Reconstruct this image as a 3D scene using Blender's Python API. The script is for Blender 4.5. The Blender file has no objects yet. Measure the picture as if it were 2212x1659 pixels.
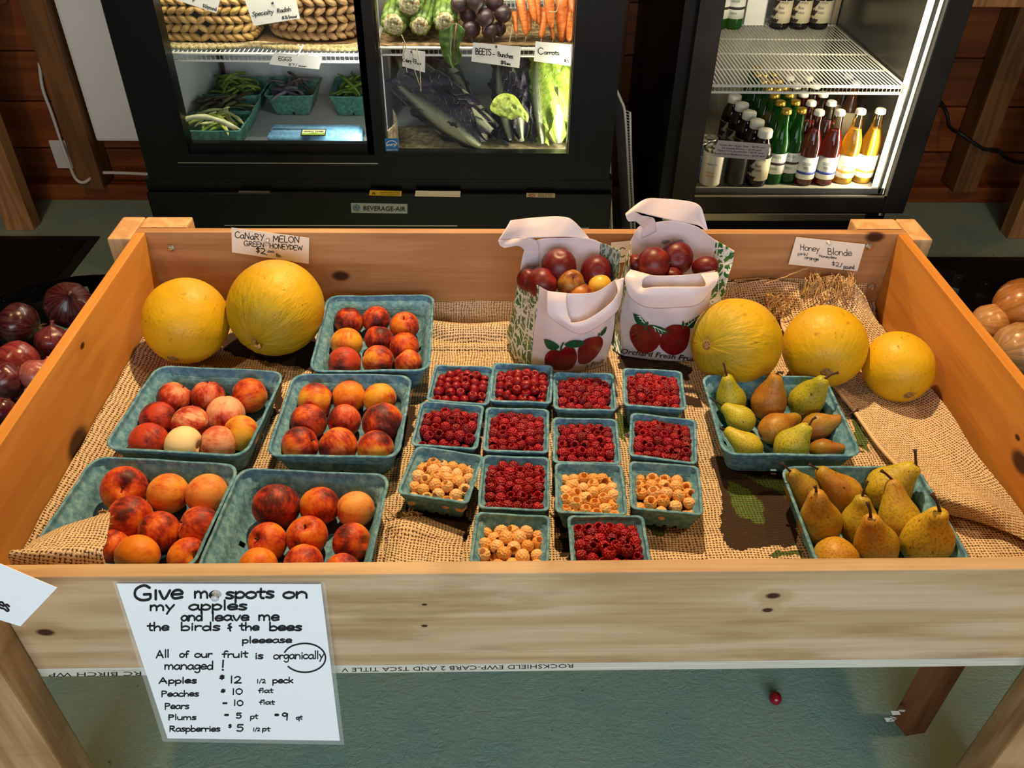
import bpy, bmesh, math, random
import numpy as np
from mathutils import Vector, Matrix, noise as mnoise

random.seed(7)
rng = np.random.default_rng(7)
SC = bpy.context.scene
COL = SC.collection
PI = math.pi

# ------------------------------------------------------------------ camera
CAMZ = 1.45
FPX = 1798.33
TH, PSI, PHI = [math.radians(a) for a in (38.2363, 1.8595, 1.0132)]
_F = np.array([math.sin(PSI)*math.cos(TH), math.cos(PSI)*math.cos(TH), -math.sin(TH)])
_R0 = np.array([math.cos(PSI), -math.sin(PSI), 0.0])
_U0 = np.cross(_R0, _F)
_R = _R0*math.cos(PHI) + _U0*math.sin(PHI)
_U = -_R0*math.sin(PHI) + _U0*math.cos(PHI)
CAM = np.array([0.0, 0.0, CAMZ])
cd = bpy.data.cameras.new('camera'); cam = bpy.data.objects.new('camera', cd); COL.objects.link(cam)
cd.sensor_width = 36.0; cd.lens = FPX/2212*36; cd.clip_start = 0.02
cam.matrix_world = Matrix(((_R[0], _U[0], -_F[0], 0), (_R[1], _U[1], -_F[1], 0), (_R[2], _U[2], -_F[2], CAMZ), (0, 0, 0, 1)))
SC.camera = cam
SC.view_settings.view_transform = 'Standard'; SC.view_settings.look = 'None'
SC.view_settings.exposure = 0.0; SC.view_settings.gamma = 1.0; SC.view_settings.use_curve_mapping = False
SC.cycles.max_bounces = 8; SC.cycles.transparent_max_bounces = 16; SC.cycles.use_denoising = True
SC.cycles.sample_clamp_indirect = 4.0; SC.cycles.caustics_reflective = False; SC.cycles.caustics_refractive = False

def C(h, a=1.0):
    h = h.lstrip('#'); v = [int(h[i:i+2], 16)/255 for i in (0, 2, 4)]
    return tuple(((c/12.92) if c <= .04045 else ((c+.055)/1.055)**2.4) for c in v) + (a,)

# ------------------------------------------------------------------ light
w = bpy.data.worlds.new('world'); SC.world = w; w.use_nodes = True
w.node_tree.nodes['Background'].inputs[0].default_value = (0.55, 0.50, 0.45, 1)
w.node_tree.nodes['Background'].inputs[1].default_value = 0.16
def lamp(name, kind, loc, target, energy, color, size=.2, size_y=None, spot=None, blend=.5):
    d = bpy.data.lights.new(name, kind); d.energy = energy; d.color = color
    if kind == 'AREA':
        d.shape = 'RECTANGLE'; d.size = size; d.size_y = size_y or size
    else: d.shadow_soft_size = size
    if kind == 'SPOT': d.spot_size = math.radians(spot); d.spot_blend = blend
    o = bpy.data.objects.new(name, d); COL.objects.link(o); o.location = loc
    o.rotation_euler = (Vector(target)-Vector(loc)).to_track_quat('-Z', 'Y').to_euler()
    return o
WARM = (1.0, 0.66, 0.33)
lamp('ceiling_spot_centre', 'SPOT', (0.12, 2.02, 2.55), (0.08, .90, .5), 275, WARM, .035, spot=72, blend=.5)
lamp('ceiling_spot_left', 'SPOT', (-1.25, 0.75, 2.6), (-.45, 1.8, .4), 46, WARM, .05, spot=130, blend=.8)
lamp('ceiling_spot_right', 'SPOT', (1.45, .8, 2.6), (.55, 1.8, .4), 44, WARM, .05, spot=130, blend=.8)
lamp('window_daylight', 'AREA', (0.1, -2.15, 1.45), (0, 1.2, .6), 80, (0.80, 0.90, 1.0), 3.0, 1.6)
lamp('cooler_lower_light', 'AREA', (.275, 2.352, .60), (-.1, 2.62, .60), 2.6, (1.0, .96, .72), .02, .30)
lamp('cooler_lower_light', 'AREA', (-.362, 2.352, .60), (-.75, 2.62, .60), 1.0, (.92, .98, .90), .02, .30)  # added area light to brighten the compartment under the left shelf
# cooler interior tubes
lamp('cooler_tube_light', 'AREA', (-.33, 2.345, 1.22), (-.33, 2.45, .6), 11, (1.0, .95, .74), 1.1, .03)
lamp('fridge_tube_light', 'AREA', (1.170, 2.352, .66), (.80, 2.56, .66), 5.2, (1.0, .88, .60), .024, .60)

# ------------------------------------------------------------------ pixel helpers (points on real planes)
def ray(px, py): return _F + _R*(px-1106)/FPX - _U*(py-829.5)/FPX
def at(px, py, z):
    d = ray(px, py); return CAM + d*((z-CAMZ)/d[2])
def ay(px, py, Y):
    d = ray(px, py); return CAM + d*(Y/d[1])
def on_plane(px, py, P0, N, off=0.0):
    d = ray(px, py); t = np.dot(P0-CAM, N)/np.dot(d, N); p = CAM+d*t
    return p - d/np.linalg.norm(d)*off
def mpp(P):   # metres per pixel at a point
    return float(np.dot(np.asarray(P)-CAM, _F))/FPX

# ------------------------------------------------------------------ materials
class NT:
    def __init__(s, name):
        s.m = bpy.data.materials.new(name); s.m.use_nodes = True; s.t = s.m.node_tree
        s.b = s.t.nodes['Principled BSDF']; s.out = s.t.nodes['Material Output']
    def n(s, ty, **kw):
        nd = s.t.nodes.new('ShaderNode'+ty)
        for k, v in kw.items(): setattr(nd, k, v)
        return nd
    def l(s, a, b): s.t.links.new(a, b)
    def set(s, sock, v):
        if hasattr(v, 'is_output'): s.l(v, sock)
        else: sock.default_value = v
    def math(s, op, a, b=0.0, c=0.0, clamp=False):
        nd = s.n('Math', operation=op, use_clamp=clamp)
        for i, v in enumerate((a, b, c)): s.set(nd.inputs[i], v)
        return nd.outputs[0]
    def vmath(s, op, a, b=(0, 0, 0)):
        nd = s.n('VectorMath', operation=op); s.set(nd.inputs[0], a); s.set(nd.inputs[1], b)
        return nd.outputs['Value'] if op in ('LENGTH', 'DOT_PRODUCT', 'DISTANCE') else nd.outputs[0]
    def noise(s, vec, scale, detail=3, rough=.5, dist=0):
        nd = s.n('TexNoise'); s.set(nd.inputs['Vector'], vec); nd.inputs['Scale'].default_value = scale
        nd.inputs['Detail'].default_value = detail; nd.inputs['Roughness'].default_value = rough; nd.inputs['Distortion'].default_value = dist
        return nd.outputs['Fac']
    def mix(s, f, a, b, mode='MIX'):
        nd = s.n('Mix', data_type='RGBA', blend_type=mode); s.set(nd.inputs[0], f); s.set(nd.inputs[6], a); s.set(nd.inputs[7], b)
        return nd.outputs[2]
    def ramp(s, f, lo, hi, a=0.0, b=1.0):
        nd = s.n('MapRange'); s.set(nd.inputs[0], f)
        nd.inputs[1].default_value = lo; nd.inputs[2].default_value = hi; nd.inputs[3].default_value = a; nd.inputs[4].default_value = b
        nd.interpolation_type = 'SMOOTHSTEP'
        return nd.outputs[0]
    def coords(s, kind='Object'): return s.n('TexCoord').outputs[kind]
    def scale(s, v, sc): return s.vmath('MULTIPLY', v, sc)
    def bump(s, h, strength=.3, dist=.002):
        nd = s.n('Bump'); nd.inputs['Strength'].default_value = strength; nd.inputs['Distance'].default_value = dist
        s.l(h, nd.inputs['Height']); s.l(nd.outputs[0], s.b.inputs['Normal'])
    def base(s, v, rough=.5, metal=0.0, spec=.5):
        s.set(s.b.inputs['Base Color'], v); s.set(s.b.inputs['Roughness'], rough)
        s.b.inputs['Metallic'].default_value = metal; s.b.inputs['Specular IOR Level'].default_value = spec

def plain(name, c1, c2=None, scale=20, rough=.5, metal=0, spec=.5, bump=0, bscale=200, stretch=(1, 1, 1), bdist=.001, lo=.35, hi=.65):
    t = NT(name); v = t.scale(t.coords(), stretch)
    col = C(c1)
    if c2: col = t.mix(t.ramp(t.noise(v, scale, 4), lo, hi), C(c1), C(c2))
    t.base(col, rough, metal, spec)
    if bump: t.bump(t.noise(v, bscale, 3), bump, bdist)
    return t.m

def wood(name, light, dark, axis=0, knots=(), rough=.55, dirt=None, ring=26, bump=.25, shift=0):
    """pine: stretched grain along an axis; knots = (x,y,z,radius) in world metres"""
    t = NT(name); geo = t.n('NewGeometry').outputs['Position']
    st = [9.0, 9.0, 9.0]; st[axis] = .8
    v = t.scale(t.vmath('ADD', geo, (shift, shift*.7, shift*.3)), tuple(st))
    g0 = t.noise(v, 1.0, 2, .5)
    kn = None; wob = None
    for (x, y, z, r) in knots:
        sc = [1.0, 1.0, 1.0]; sc[axis] = .62
        d = t.vmath('LENGTH', t.scale(t.vmath('SUBTRACT', geo, (x, y, z)), tuple(sc)))
        k = t.ramp(d, r*.55, r*1.15, 1, 0)
        halo = t.ramp(d, r*1.0, r*4.0, 1, 0)
        kn = k if kn is None else t.math('MAXIMUM', kn, k)
        wob = halo if wob is None else t.math('ADD', wob, halo)
    ph = t.math('MULTIPLY', g0, float(ring))
    if wob is not None: ph = t.math('ADD', ph, t.math('MULTIPLY', wob, 1.0))
    rings = t.math('POWER', t.math('ABSOLUTE', t.math('SINE', ph)), 2.2)
    f = [160., 160., 160.]; f[axis] = 5.0
    fine = t.noise(t.scale(geo, tuple(f)), 1.0, 3, .6)
    mixf = t.math('ADD', t.math('MULTIPLY', rings, .55), t.math('MULTIPLY', t.ramp(fine, .35, .75), .35), clamp=True)
    col = t.mix(mixf, C(light), C(dark))
    big = t.noise(geo, 3.0, 2)
    col = t.mix(t.ramp(big, .4, .75, 0, .35), col, C(dark))
    if dirt:
        dv = [3.0, 3.0, 14.0]; col = t.mix(t.ramp(t.noise(t.scale(geo, tuple(dv)), 1.4, 4, .6), .5, .72, 0, .55), col, C(dirt))
    if kn is not None:
        col = t.mix(t.ramp(wob, .2, 1.0, 0, .45), col, C(dark))
        col = t.mix(kn, col, C('#3a1c0a'))
    t.base(col, rough, 0, .35); t.bump(t.math('ADD', fine, t.math('MULTIPLY', rings, .4)), bump, .0006)
    return t.m

def pulp_mat(name, a, b):
    t = NT(name); v = t.coords()
    f = t.noise(v, 90, 5, .65); g = t.noise(v, 14, 2)
    col = t.mix(t.ramp(f, .35, .7), C(a), C(b)); col = t.mix(t.ramp(g, .35, .7, 0, .35), col, C(a))
    t.base(col, .9, 0, .15); t.bump(t.noise(v, 420, 4, .7), .6, .0012); return t.m

def burlap_mat(name, straw='#ead9bc', gap='#4c3018', pitch=.0052, prints=True):
    t = NT(name); uv = t.n('UVMap').outputs[0]
    wob = t.n('TexNoise'); t.l(uv, wob.inputs['Vector']); wob.inputs['Scale'].default_value = 18; wob.inputs['Detail'].default_value = 2
    v = t.vmath('ADD', uv, t.scale(t.vmath('SUBTRACT', wob.outputs['Color'], (.5, .5, .5)), (.012, .012, 0)))
    v = t.scale(v, (1/pitch, 1/(pitch*.92), 1))
    sp = t.n('SeparateXYZ'); t.l(v, sp.inputs[0]); u_, v_ = sp.outputs[0], sp.outputs[1]
    # thread thickness varies
    jit = t.ramp(t.noise(t.scale(v, (.9, .9, 1)), 1.0, 2), .3, .7, .72, 1.12)
    wu = t.math('ABSOLUTE', t.math('COSINE', t.math('MULTIPLY', u_, PI)))
    wv = t.math('ABSOLUTE', t.math('COSINE', t.math('MULTIPLY', v_, PI)))
    par = t.math('MULTIPLY', t.math('COSINE', t.math('MULTIPLY', t.math('ROUND', u_), PI)), t.math('COSINE', t.math('MULTIPLY', t.math('ROUND', v_), PI)))
    hu = t.math('MULTIPLY', wu, t.math('ADD', .8, t.math('MULTIPLY', par, .2)))
    hv = t.math('MULTIPLY', wv, t.math('SUBTRACT', .8, t.math('MULTIPLY', par, .2)))
    h = t.math('MULTIPLY', t.math('MAXIMUM', hu, hv), jit)
    fib = t.noise(t.scale(v, (2.2, 2.2, 1)), 2.0, 3, .7)
    col = t.mix(t.ramp(fib, .3, .75), C(straw), C('#c4a272'))
    if prints:
        at_ = t.n('Attribute', attribute_name='print'); pc = at_.outputs['Color']
        thr = t.ramp(t.math('ADD', at_.outputs['Alpha'], t.math('MULTIPLY', t.math('SUBTRACT', fib, .5), .9)), .35, .6)
        col = t.mix(t.math('MULTIPLY', thr, .96), col, pc)
    col = t.mix(t.ramp(h, .40, .56), C(gap), col)  # darkness between the threads painted into the colour
    t.base(col, .95, 0, .1); t.bump(t.math('ADD', h, t.math('MULTIPLY', fib, .25)), .7, .0020); return t.m

def fruit_mat(name, kind):
    t = NT(name); v = t.coords(); oi = t.n('ObjectInfo')
    off = t.scale(t.n('CombineXYZ').outputs[0], (1, 1, 1))
    cx = t.n('CombineXYZ'); t.l(oi.outputs['Random'], cx.inputs[0]); t.l(oi.outputs['Random'], cx.inputs[1])
    ov = t.vmath('ADD', v, t.scale(cx.outputs[0], (7.3, 3.1, 0)))
    col = oi.outputs['Color']; al = oi.outputs['Alpha']
    if kind == 'peach':
        n1 = t.noise(ov, 26, 3, .55); st = t.noise(t.scale(ov, (1, 1, .25)), 240, 3, .6)
        bl = t.math('ADD', t.math('ADD', t.math('MULTIPLY', n1, 2.3), t.math('MULTIPLY', st, .7)), t.math('SUBTRACT', al, 2.2))
        red = t.mix(t.ramp(bl, .02, .62), C('#c23a16'), C('#4a0c12'))
        c = t.mix(t.ramp(bl, -.45, .3), col, red)
        c = t.mix(t.ramp(t.noise(ov, 700, 2), .66, .72, 0, .3), c, C('#f0c98a'))
        t.base(c, .52, 0, .35); t.b.inputs['Sheen Weight'].default_value = .08; t.b.inputs['Sheen Roughness'].default_value = .4
        t.bump(t.noise(ov, 900, 2), .12, .0004)
    elif kind == 'pear':
        n1 = t.noise(ov, 24, 3); bl = t.math('ADD', t.math('MULTIPLY', n1, 1.8), t.math('SUBTRACT', al, 1.55))
        c = t.mix(t.ramp(bl, -.3, .6), col, C('#9a5a1c'))
        c = t.mix(t.ramp(t.noise(ov, 11, 2), .5, .75, 0, .5), c, C('#8f8d1c'))
        rus = t.noise(ov, 330, 4, .7); c = t.mix(t.ramp(rus, .48, .62, 0, .6), c, C('#6f5a18'))
        c = t.mix(t.ramp(t.noise(ov, 95, 3, .6), .66, .71, 0, .9), c, C('#2e1d0a'))
        t.base(c, .48, 0, .4); t.bump(t.noise(ov, 260, 3), .1, .0006)
    elif kind == 'melon':
        sp = t.n('SeparateXYZ'); t.l(v, sp.inputs[0])
        c = t.mix(t.ramp(t.noise(ov, 9, 2), .35, .7), C('#d3a816'), C('#c39c14'))
        pole = t.ramp(sp.outputs[2], .015, .08); c = t.mix(t.math('MULTIPLY', pole, t.math('MULTIPLY', al, .75)), c, C('#928c10'))
        c = t.mix(t.ramp(t.noise(t.scale(ov, (1, 1, .5)), 75, 5, .7), .60, .69, 0, .6), c, C('#8a5a14'))
        c = t.mix(t.ramp(t.noise(ov, 150, 4, .6), .68, .72, 0, .8), c, C('#5a3310'))
        c = t.mix(t.math('MULTIPLY', t.ramp(t.noise(ov, 26, 4, .6), .62, .74, 0, .6), al), c, C('#8c7040'))
        ang = t.math('ARCTAN2', sp.outputs[1], sp.outputs[0]); cv = t.n('CombineXYZ'); t.l(t.math('MULTIPLY', t.math('COSINE', ang), 1.0), cv.inputs[0]); t.l(t.math('SINE', ang), cv.inputs[1]); t.l(t.math('MULTIPLY', sp.outputs[2], 5.0), cv.inputs[2])
        rad_ = t.noise(t.vmath('ADD', cv.outputs[0], t.scale(cx.outputs[0], (9, 5, 0))), 9, 4, .6); msk = t.math('MULTIPLY', t.ramp(sp.outputs[2], -.02, .06), t.math('ADD', .25, t.math('MULTIPLY', al, .75)))
        c = t.mix(t.math('MULTIPLY', t.ramp(rad_, .5, .62), t.math('MULTIPLY', msk, .35)), c, C('#9a7a10'))
        t.base(c, .46, 0, .35); t.bump(t.math('ADD', t.noise(ov, 45, 4, .6), t.math('MULTIPLY', t.math('MULTIPLY', rad_, msk), 2.2)), .5, .004)
    elif kind == 'plum':
        bl = t.math('ADD', t.noise(ov, 30, 3), t.math('SUBTRACT', al, .8))
        c = t.mix(t.ramp(bl, -.3, .3), col, C('#5c0a10')); c = t.mix(t.ramp(t.noise(ov, 600, 2), .68, .72, 0, .5), c, C('#d69a4a'))
        t.base(c, .42, 0, .4)
    elif kind == 'onion':
        sp = t.n('SeparateXYZ'); t.l(v, sp.inputs[0])
        ang = t.math('ARCTAN2', sp.outputs[1], sp.outputs[0])
        cv = t.n('CombineXYZ'); t.l(t.math('COSINE', ang), cv.inputs[0]); t.l(t.math('SINE', ang), cv.inputs[1]); t.l(t.math('MULTIPLY', sp.outputs[2], 4.0), cv.inputs[2])
        s1 = t.noise(t.vmath('ADD', cv.outputs[0], t.scale(cx.outputs[0], (9, 5, 0))), 7, 5, .65)
        dk = t.mix(.5, col, (0.05, .004, .01, 1)); c = t.mix(t.ramp(s1, .42, .6), t.mix(.05, col, (.8, .5, .35, 1)), t.mix(t.math('ADD', t.math('MULTIPLY', al, .6), .3), col, dk))
        t.base(c, .25, 0, .5); t.b.inputs['Coat Weight'].default_value = .25; t.bump(s1, .25, .002)
    elif kind == 'berry':
        hv = t.noise(v, 160, 2); c = t.mix(t.ramp(hv, .3, .75), col, t.mix(.75, col, (.72, .5, .5, 1), 'MULTIPLY'))
        c = t.mix(t.math('MULTIPLY', oi.outputs['Random'], t.math('MULTIPLY', al, .5)), c, (.12, .002, .012, 1))
        t.base(c, .38, 0, .35); t.b.inputs['Subsurface Weight'].default_value = 0.0
    return t.m

M = {}
M['pulp'] = pulp_mat('pulp', '#4c7f9c', '#86b4c6')
M['pulp_green'] = pulp_mat('pulp_green', '#426c62', '#64978a')
M['burlap'] = burlap_mat('burlap')
M['burlap_plain'] = burlap_mat('burlap_plain', prints=False)
M['burlap_side'] = burlap_mat('burlap_side', '#e8d6b8', '#583c22', .0052, False)
for k in ('peach', 'pear', 'melon', 'plum', 'onion', 'berry'): M[k] = fruit_mat(k, k)
M['stem'] = plain('stem', '#4a2c18', '#2c180c', 300, .8, bump=.3)
M['dry_stem'] = plain('dry_stem', '#a88a52', '#6f5428', 300, .85, bump=.4)
M['paper'] = plain('paper', '#ece6da', rough=.85)
M['sheet'] = plain('sheet', '#f2f3f4', rough=.8)
M['ink'] = plain('ink', '#0c0c10', rough=.6)
M['bolt'] = plain('bolt', '#c9c6be', rough=.3, metal=1)
M['black'] = plain('black', '#030304', '#070708', 8, .34, spec=.3)
M['black_matte'] = plain('black_matte', '#0a0a0a', rough=.7, spec=.2)
M['steel_dark'] = plain('steel_dark', '#3c3733', '#292523', 4, .42, metal=.6)
M['chrome'] = plain('chrome', '#b9a890', rough=.3, metal=1)
M['white_wire'] = plain('white_wire', '#e6e2d6', rough=.35)
M['interior'] = plain('interior', '#b9bcbb', '#a3a7a8', 3, .5)
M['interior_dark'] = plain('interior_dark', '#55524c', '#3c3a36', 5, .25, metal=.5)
M['liner'] = plain('liner', '#a9a596', '#8f8a7c', 4, .4)
M['heater'] = plain('heater', '#e4dfd6', rough=.45, bump=.1, bscale=900)
M['rubber'] = plain('rubber', '#0b0b0b', rough=.6)
M['cord_white'] = plain('cord_white', '#cfc6ba', rough=.5)

# ------------------------------------------------------------------ mesh helpers
def woff(p):
    v = Vector((0, 0, 0))
    while p is not None: v += Vector(p.location); p = p.parent
    return v
def tag(o, label=None, cat=None, group=None, kind=None):
    if label: o['label'] = label
    if cat: o['category'] = cat
    if group: o['group'] = group
    if kind: o['kind'] = kind
    return o
def link(name, me, parent=None, **kw):
    o = bpy.data.objects.new(name, me); COL.objects.link(o); o.parent = parent
    return tag(o, **kw)
def mk(name, V, F, mat, parent=None, smooth=False, uv=None, world=True, **kw):
    V = np.asarray(V, float)
    if world and parent is not None: V = V - np.array(woff(parent))
    me = bpy.data.meshes.new(name); me.from_pydata([tuple(v) for v in V], [], [tuple(f) for f in F])
    if uv is not None:
        lay = me.uv_layers.new(name='UVMap'); li = np.empty(len(me.loops), dtype=np.int32); me.loops.foreach_get('vertex_index', li)
        lay.data.foreach_set('uv', np.asarray(uv, float)[li].ravel())
    if mat: me.materials.append(mat)
    if smooth: me.shade_smooth()
    me.update(); return link(name, me, parent, **kw)
def empty(name, loc, label, cat, group=None, rz=0):
    o = bpy.data.objects.new(name, None); COL.objects.link(o); o.location = tuple(loc); o.rotation_euler[2] = rz
    o.empty_display_size = .02
    return tag(o, label, cat, group)
def copy_tree(o, parent=None):
    c = o.copy(); COL.objects.link(c); c.parent = parent
    for ch in list(o.children): copy_tree(ch, c)
    return c
class MB:
    """collects pieces of ONE part"""
    def __init__(s): s.V = []; s.F = []
    def add(s, V, F):
        n = len(s.V); s.V += [tuple(v) for v in V]; s.F += [tuple(i+n for i in f) for f in F]; return s
    def box(s, a, b, bev=0):
        (x0, y0, z0), (x1, y1, z1) = a, b
        if bev <= 0:
            V = [(x0, y0, z0), (x1, y0, z0), (x1, y1, z0), (x0, y1, z0), (x0, y0, z1), (x1, y0, z1), (x1, y1, z1), (x0, y1, z1)]
            return s.add(V, [(0, 3, 2, 1), (4, 5, 6, 7), (0, 1, 5, 4), (1, 2, 6, 5), (2, 3, 7, 6), (3, 0, 4, 7)])
        bm = bmesh.new(); bmesh.ops.create_cube(bm, size=1)
        for v in bm.verts: v.co = Vector(((x0+x1)/2+v.co.x*(x1-x0), (y0+y1)/2+v.co.y*(y1-y0), (z0+z1)/2+v.co.z*(z1-z0)))
        bmesh.ops.bevel(bm, geom=bm.edges[:], offset=bev, segments=2, affect='EDGES', profile=.6)
        return s.bm(bm)
    def bm(s, bm):
        bm.verts.index_update(); s.add([v.co[:] for v in bm.verts], [[v.index for v in f.verts] for f in bm.faces]); bm.free(); return s
    def tube(s, pts, r, n=8, taper=None, cap=True):
        P = [Vector(p) for p in pts]; V = []; F = []
        up = Vector((.13, .31, .94)); m = len(P)
        for i, p in enumerate(P):
            d = (P[min(i+1, m-1)]-P[max(i-1, 0)]).normalized()
            a = d.cross(up); a = a.normalized() if a.length > 1e-4 else d.cross(Vector((1, 0, 0))).normalized(); b = d.cross(a)
            rr = r[i] if isinstance(r, (list, tuple)) else r
            for k in range(n):
                t = 2*PI*k/n; V.append(p+a*math.cos(t)*rr+b*math.sin(t)*rr)
        for i in range(m-1):
            for k in range(n): F.append((i*n+k, i*n+(k+1) % n, (i+1)*n+(k+1) % n, (i+1)*n+k))
        if cap: F += [tuple(range(n))[::-1], tuple(range((m-1)*n, m*n))]
        return s.add(V, F)
    def lathe(s, prof, c=(0, 0, 0), n=20, axis=None):
        V = []; F = []; M3 = axis or Matrix.Identity(3)
        for (r, z) in prof:
            for k in range(n): V.append(Vector(c)+M3 @ Vector((r*math.cos(2*PI*k/n), r*math.sin(2*PI*k/n), z)))
        for i in range(len(prof)-1):
            for k in range(n): F.append((i*n+k, i*n+(k+1) % n, (i+1)*n+(k+1) % n, (i+1)*n+k))
        if prof[0][0] > 1e-5: F.append(tuple(range(n))[::-1])
        if prof[-1][0] > 1e-5: F.append(tuple(range((len(prof)-1)*n, len(prof)*n)))
        return s.add(V, F)
    def ell(s, c, rad, rot=None, n=8, m=6):
        V = []; F = []; M3 = rot or Matrix.Identity(3)
        for i in range(m+1):
            ph = PI*i/m
            for k in range(n):
                t = 2*PI*k/n; V.append(Vector(c)+M3 @ Vector((rad[0]*math.sin(ph)*math.cos(t), rad[1]*math.sin(ph)*math.sin(t), rad[2]*math.cos(ph))))
        for i in range(m):
            for k in range(n): F.append((i*n+k, i*n+(k+1) % n, (i+1)*n+(k+1) % n, (i+1)*n+k))
        return s.add(V, F)
    def build(s, name, mat, parent=None, smooth=False, world=True, **kw): return mk(name, s.V, s.F, mat, parent, smooth, world=world, **kw)

def board(name, a, b, mat, parent, bev=.0012, **kw): return MB().box(a, b, bev).build(name, mat, parent, **kw)

# ---- grid patches through pixel control points with real depths
def catmull(P, t):
    n = len(P)-1; x = t*n; i = min(int(x), n-1); f = x-i
    p0, p1, p2, p3 = P[max(i-1, 0)], P[i], P[i+1], P[min(i+2, n)]
    return .5*((2*p1)+(-p0+p2)*f+(2*p0-5*p1+4*p2-p3)*f*f+(-p0+3*p1-3*p2+p3)*f*f*f)
def surf(rows, nu, nv):
    """rows of world points -> smooth grid"""
    R = [[np.asarray(p, float) for p in r] for r in rows]
    out = []
    for j in range(nv+1):
        row = []
        for i in range(nu+1):
            row.append(catmull([catmull(r, i/nu) for r in R], j/nv))
        out.append(row)
    return np.array(out)
def grid_faces(nu, nv, flip=False):
    F = []
    for j in range(nv):
        for i in range(nu):
            a = j*(nu+1)+i; q = (a, a+1, a+nu+2, a+nu+1); F.append(q[::-1] if flip else q)
    return F
def sheet(name, G, mat, parent, thick=0.0004, wr=0.0, wsc=30, uvscale=1.0, seed=0, flip=False, uvrot=0, **kw):
    nv, nu = G.shape[0]-1, G.shape[1]-1
    if wr:
        for j in range(nv+1):
            for i in range(nu+1):
                p = G[j, i]; nn = mnoise.noise(Vector((p[0]*wsc+seed, p[1]*wsc*.7, p[2]*wsc)))
                d = (CAM-p); d /= np.linalg.norm(d); G[j, i] = p + d*nn*wr
    V = G.reshape(-1, 3)
    du = np.zeros((nv+1, nu+1)); dv = np.zeros((nv+1, nu+1))
    du[:, 1:] = np.cumsum(np.linalg.norm(np.diff(G, axis=1), axis=2).mean(axis=0))[None, :]
    dv[1:, :] = np.cumsum(np.linalg.norm(np.diff(G, axis=0), axis=2).mean(axis=1))[:, None]
    c, s = math.cos(uvrot), math.sin(uvrot)
    uv = np.stack([(du*c-dv*s).ravel(), (du*s+dv*c).ravel()], 1)*uvscale
    o = mk(name, V, grid_faces(nu, nv, flip), mat, parent, True, uv, **kw)
    if thick:
        md = o.modifiers.new('thickness', 'SOLIDIFY'); md.thickness = thick; md.offset = 0
    return o
def rowY(pts, Y):
    Ys = Y if isinstance(Y, (list, tuple)) else [Y]*len(pts)
    return [ay(p[0], p[1], y) for p, y in zip(pts, Ys)]

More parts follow.
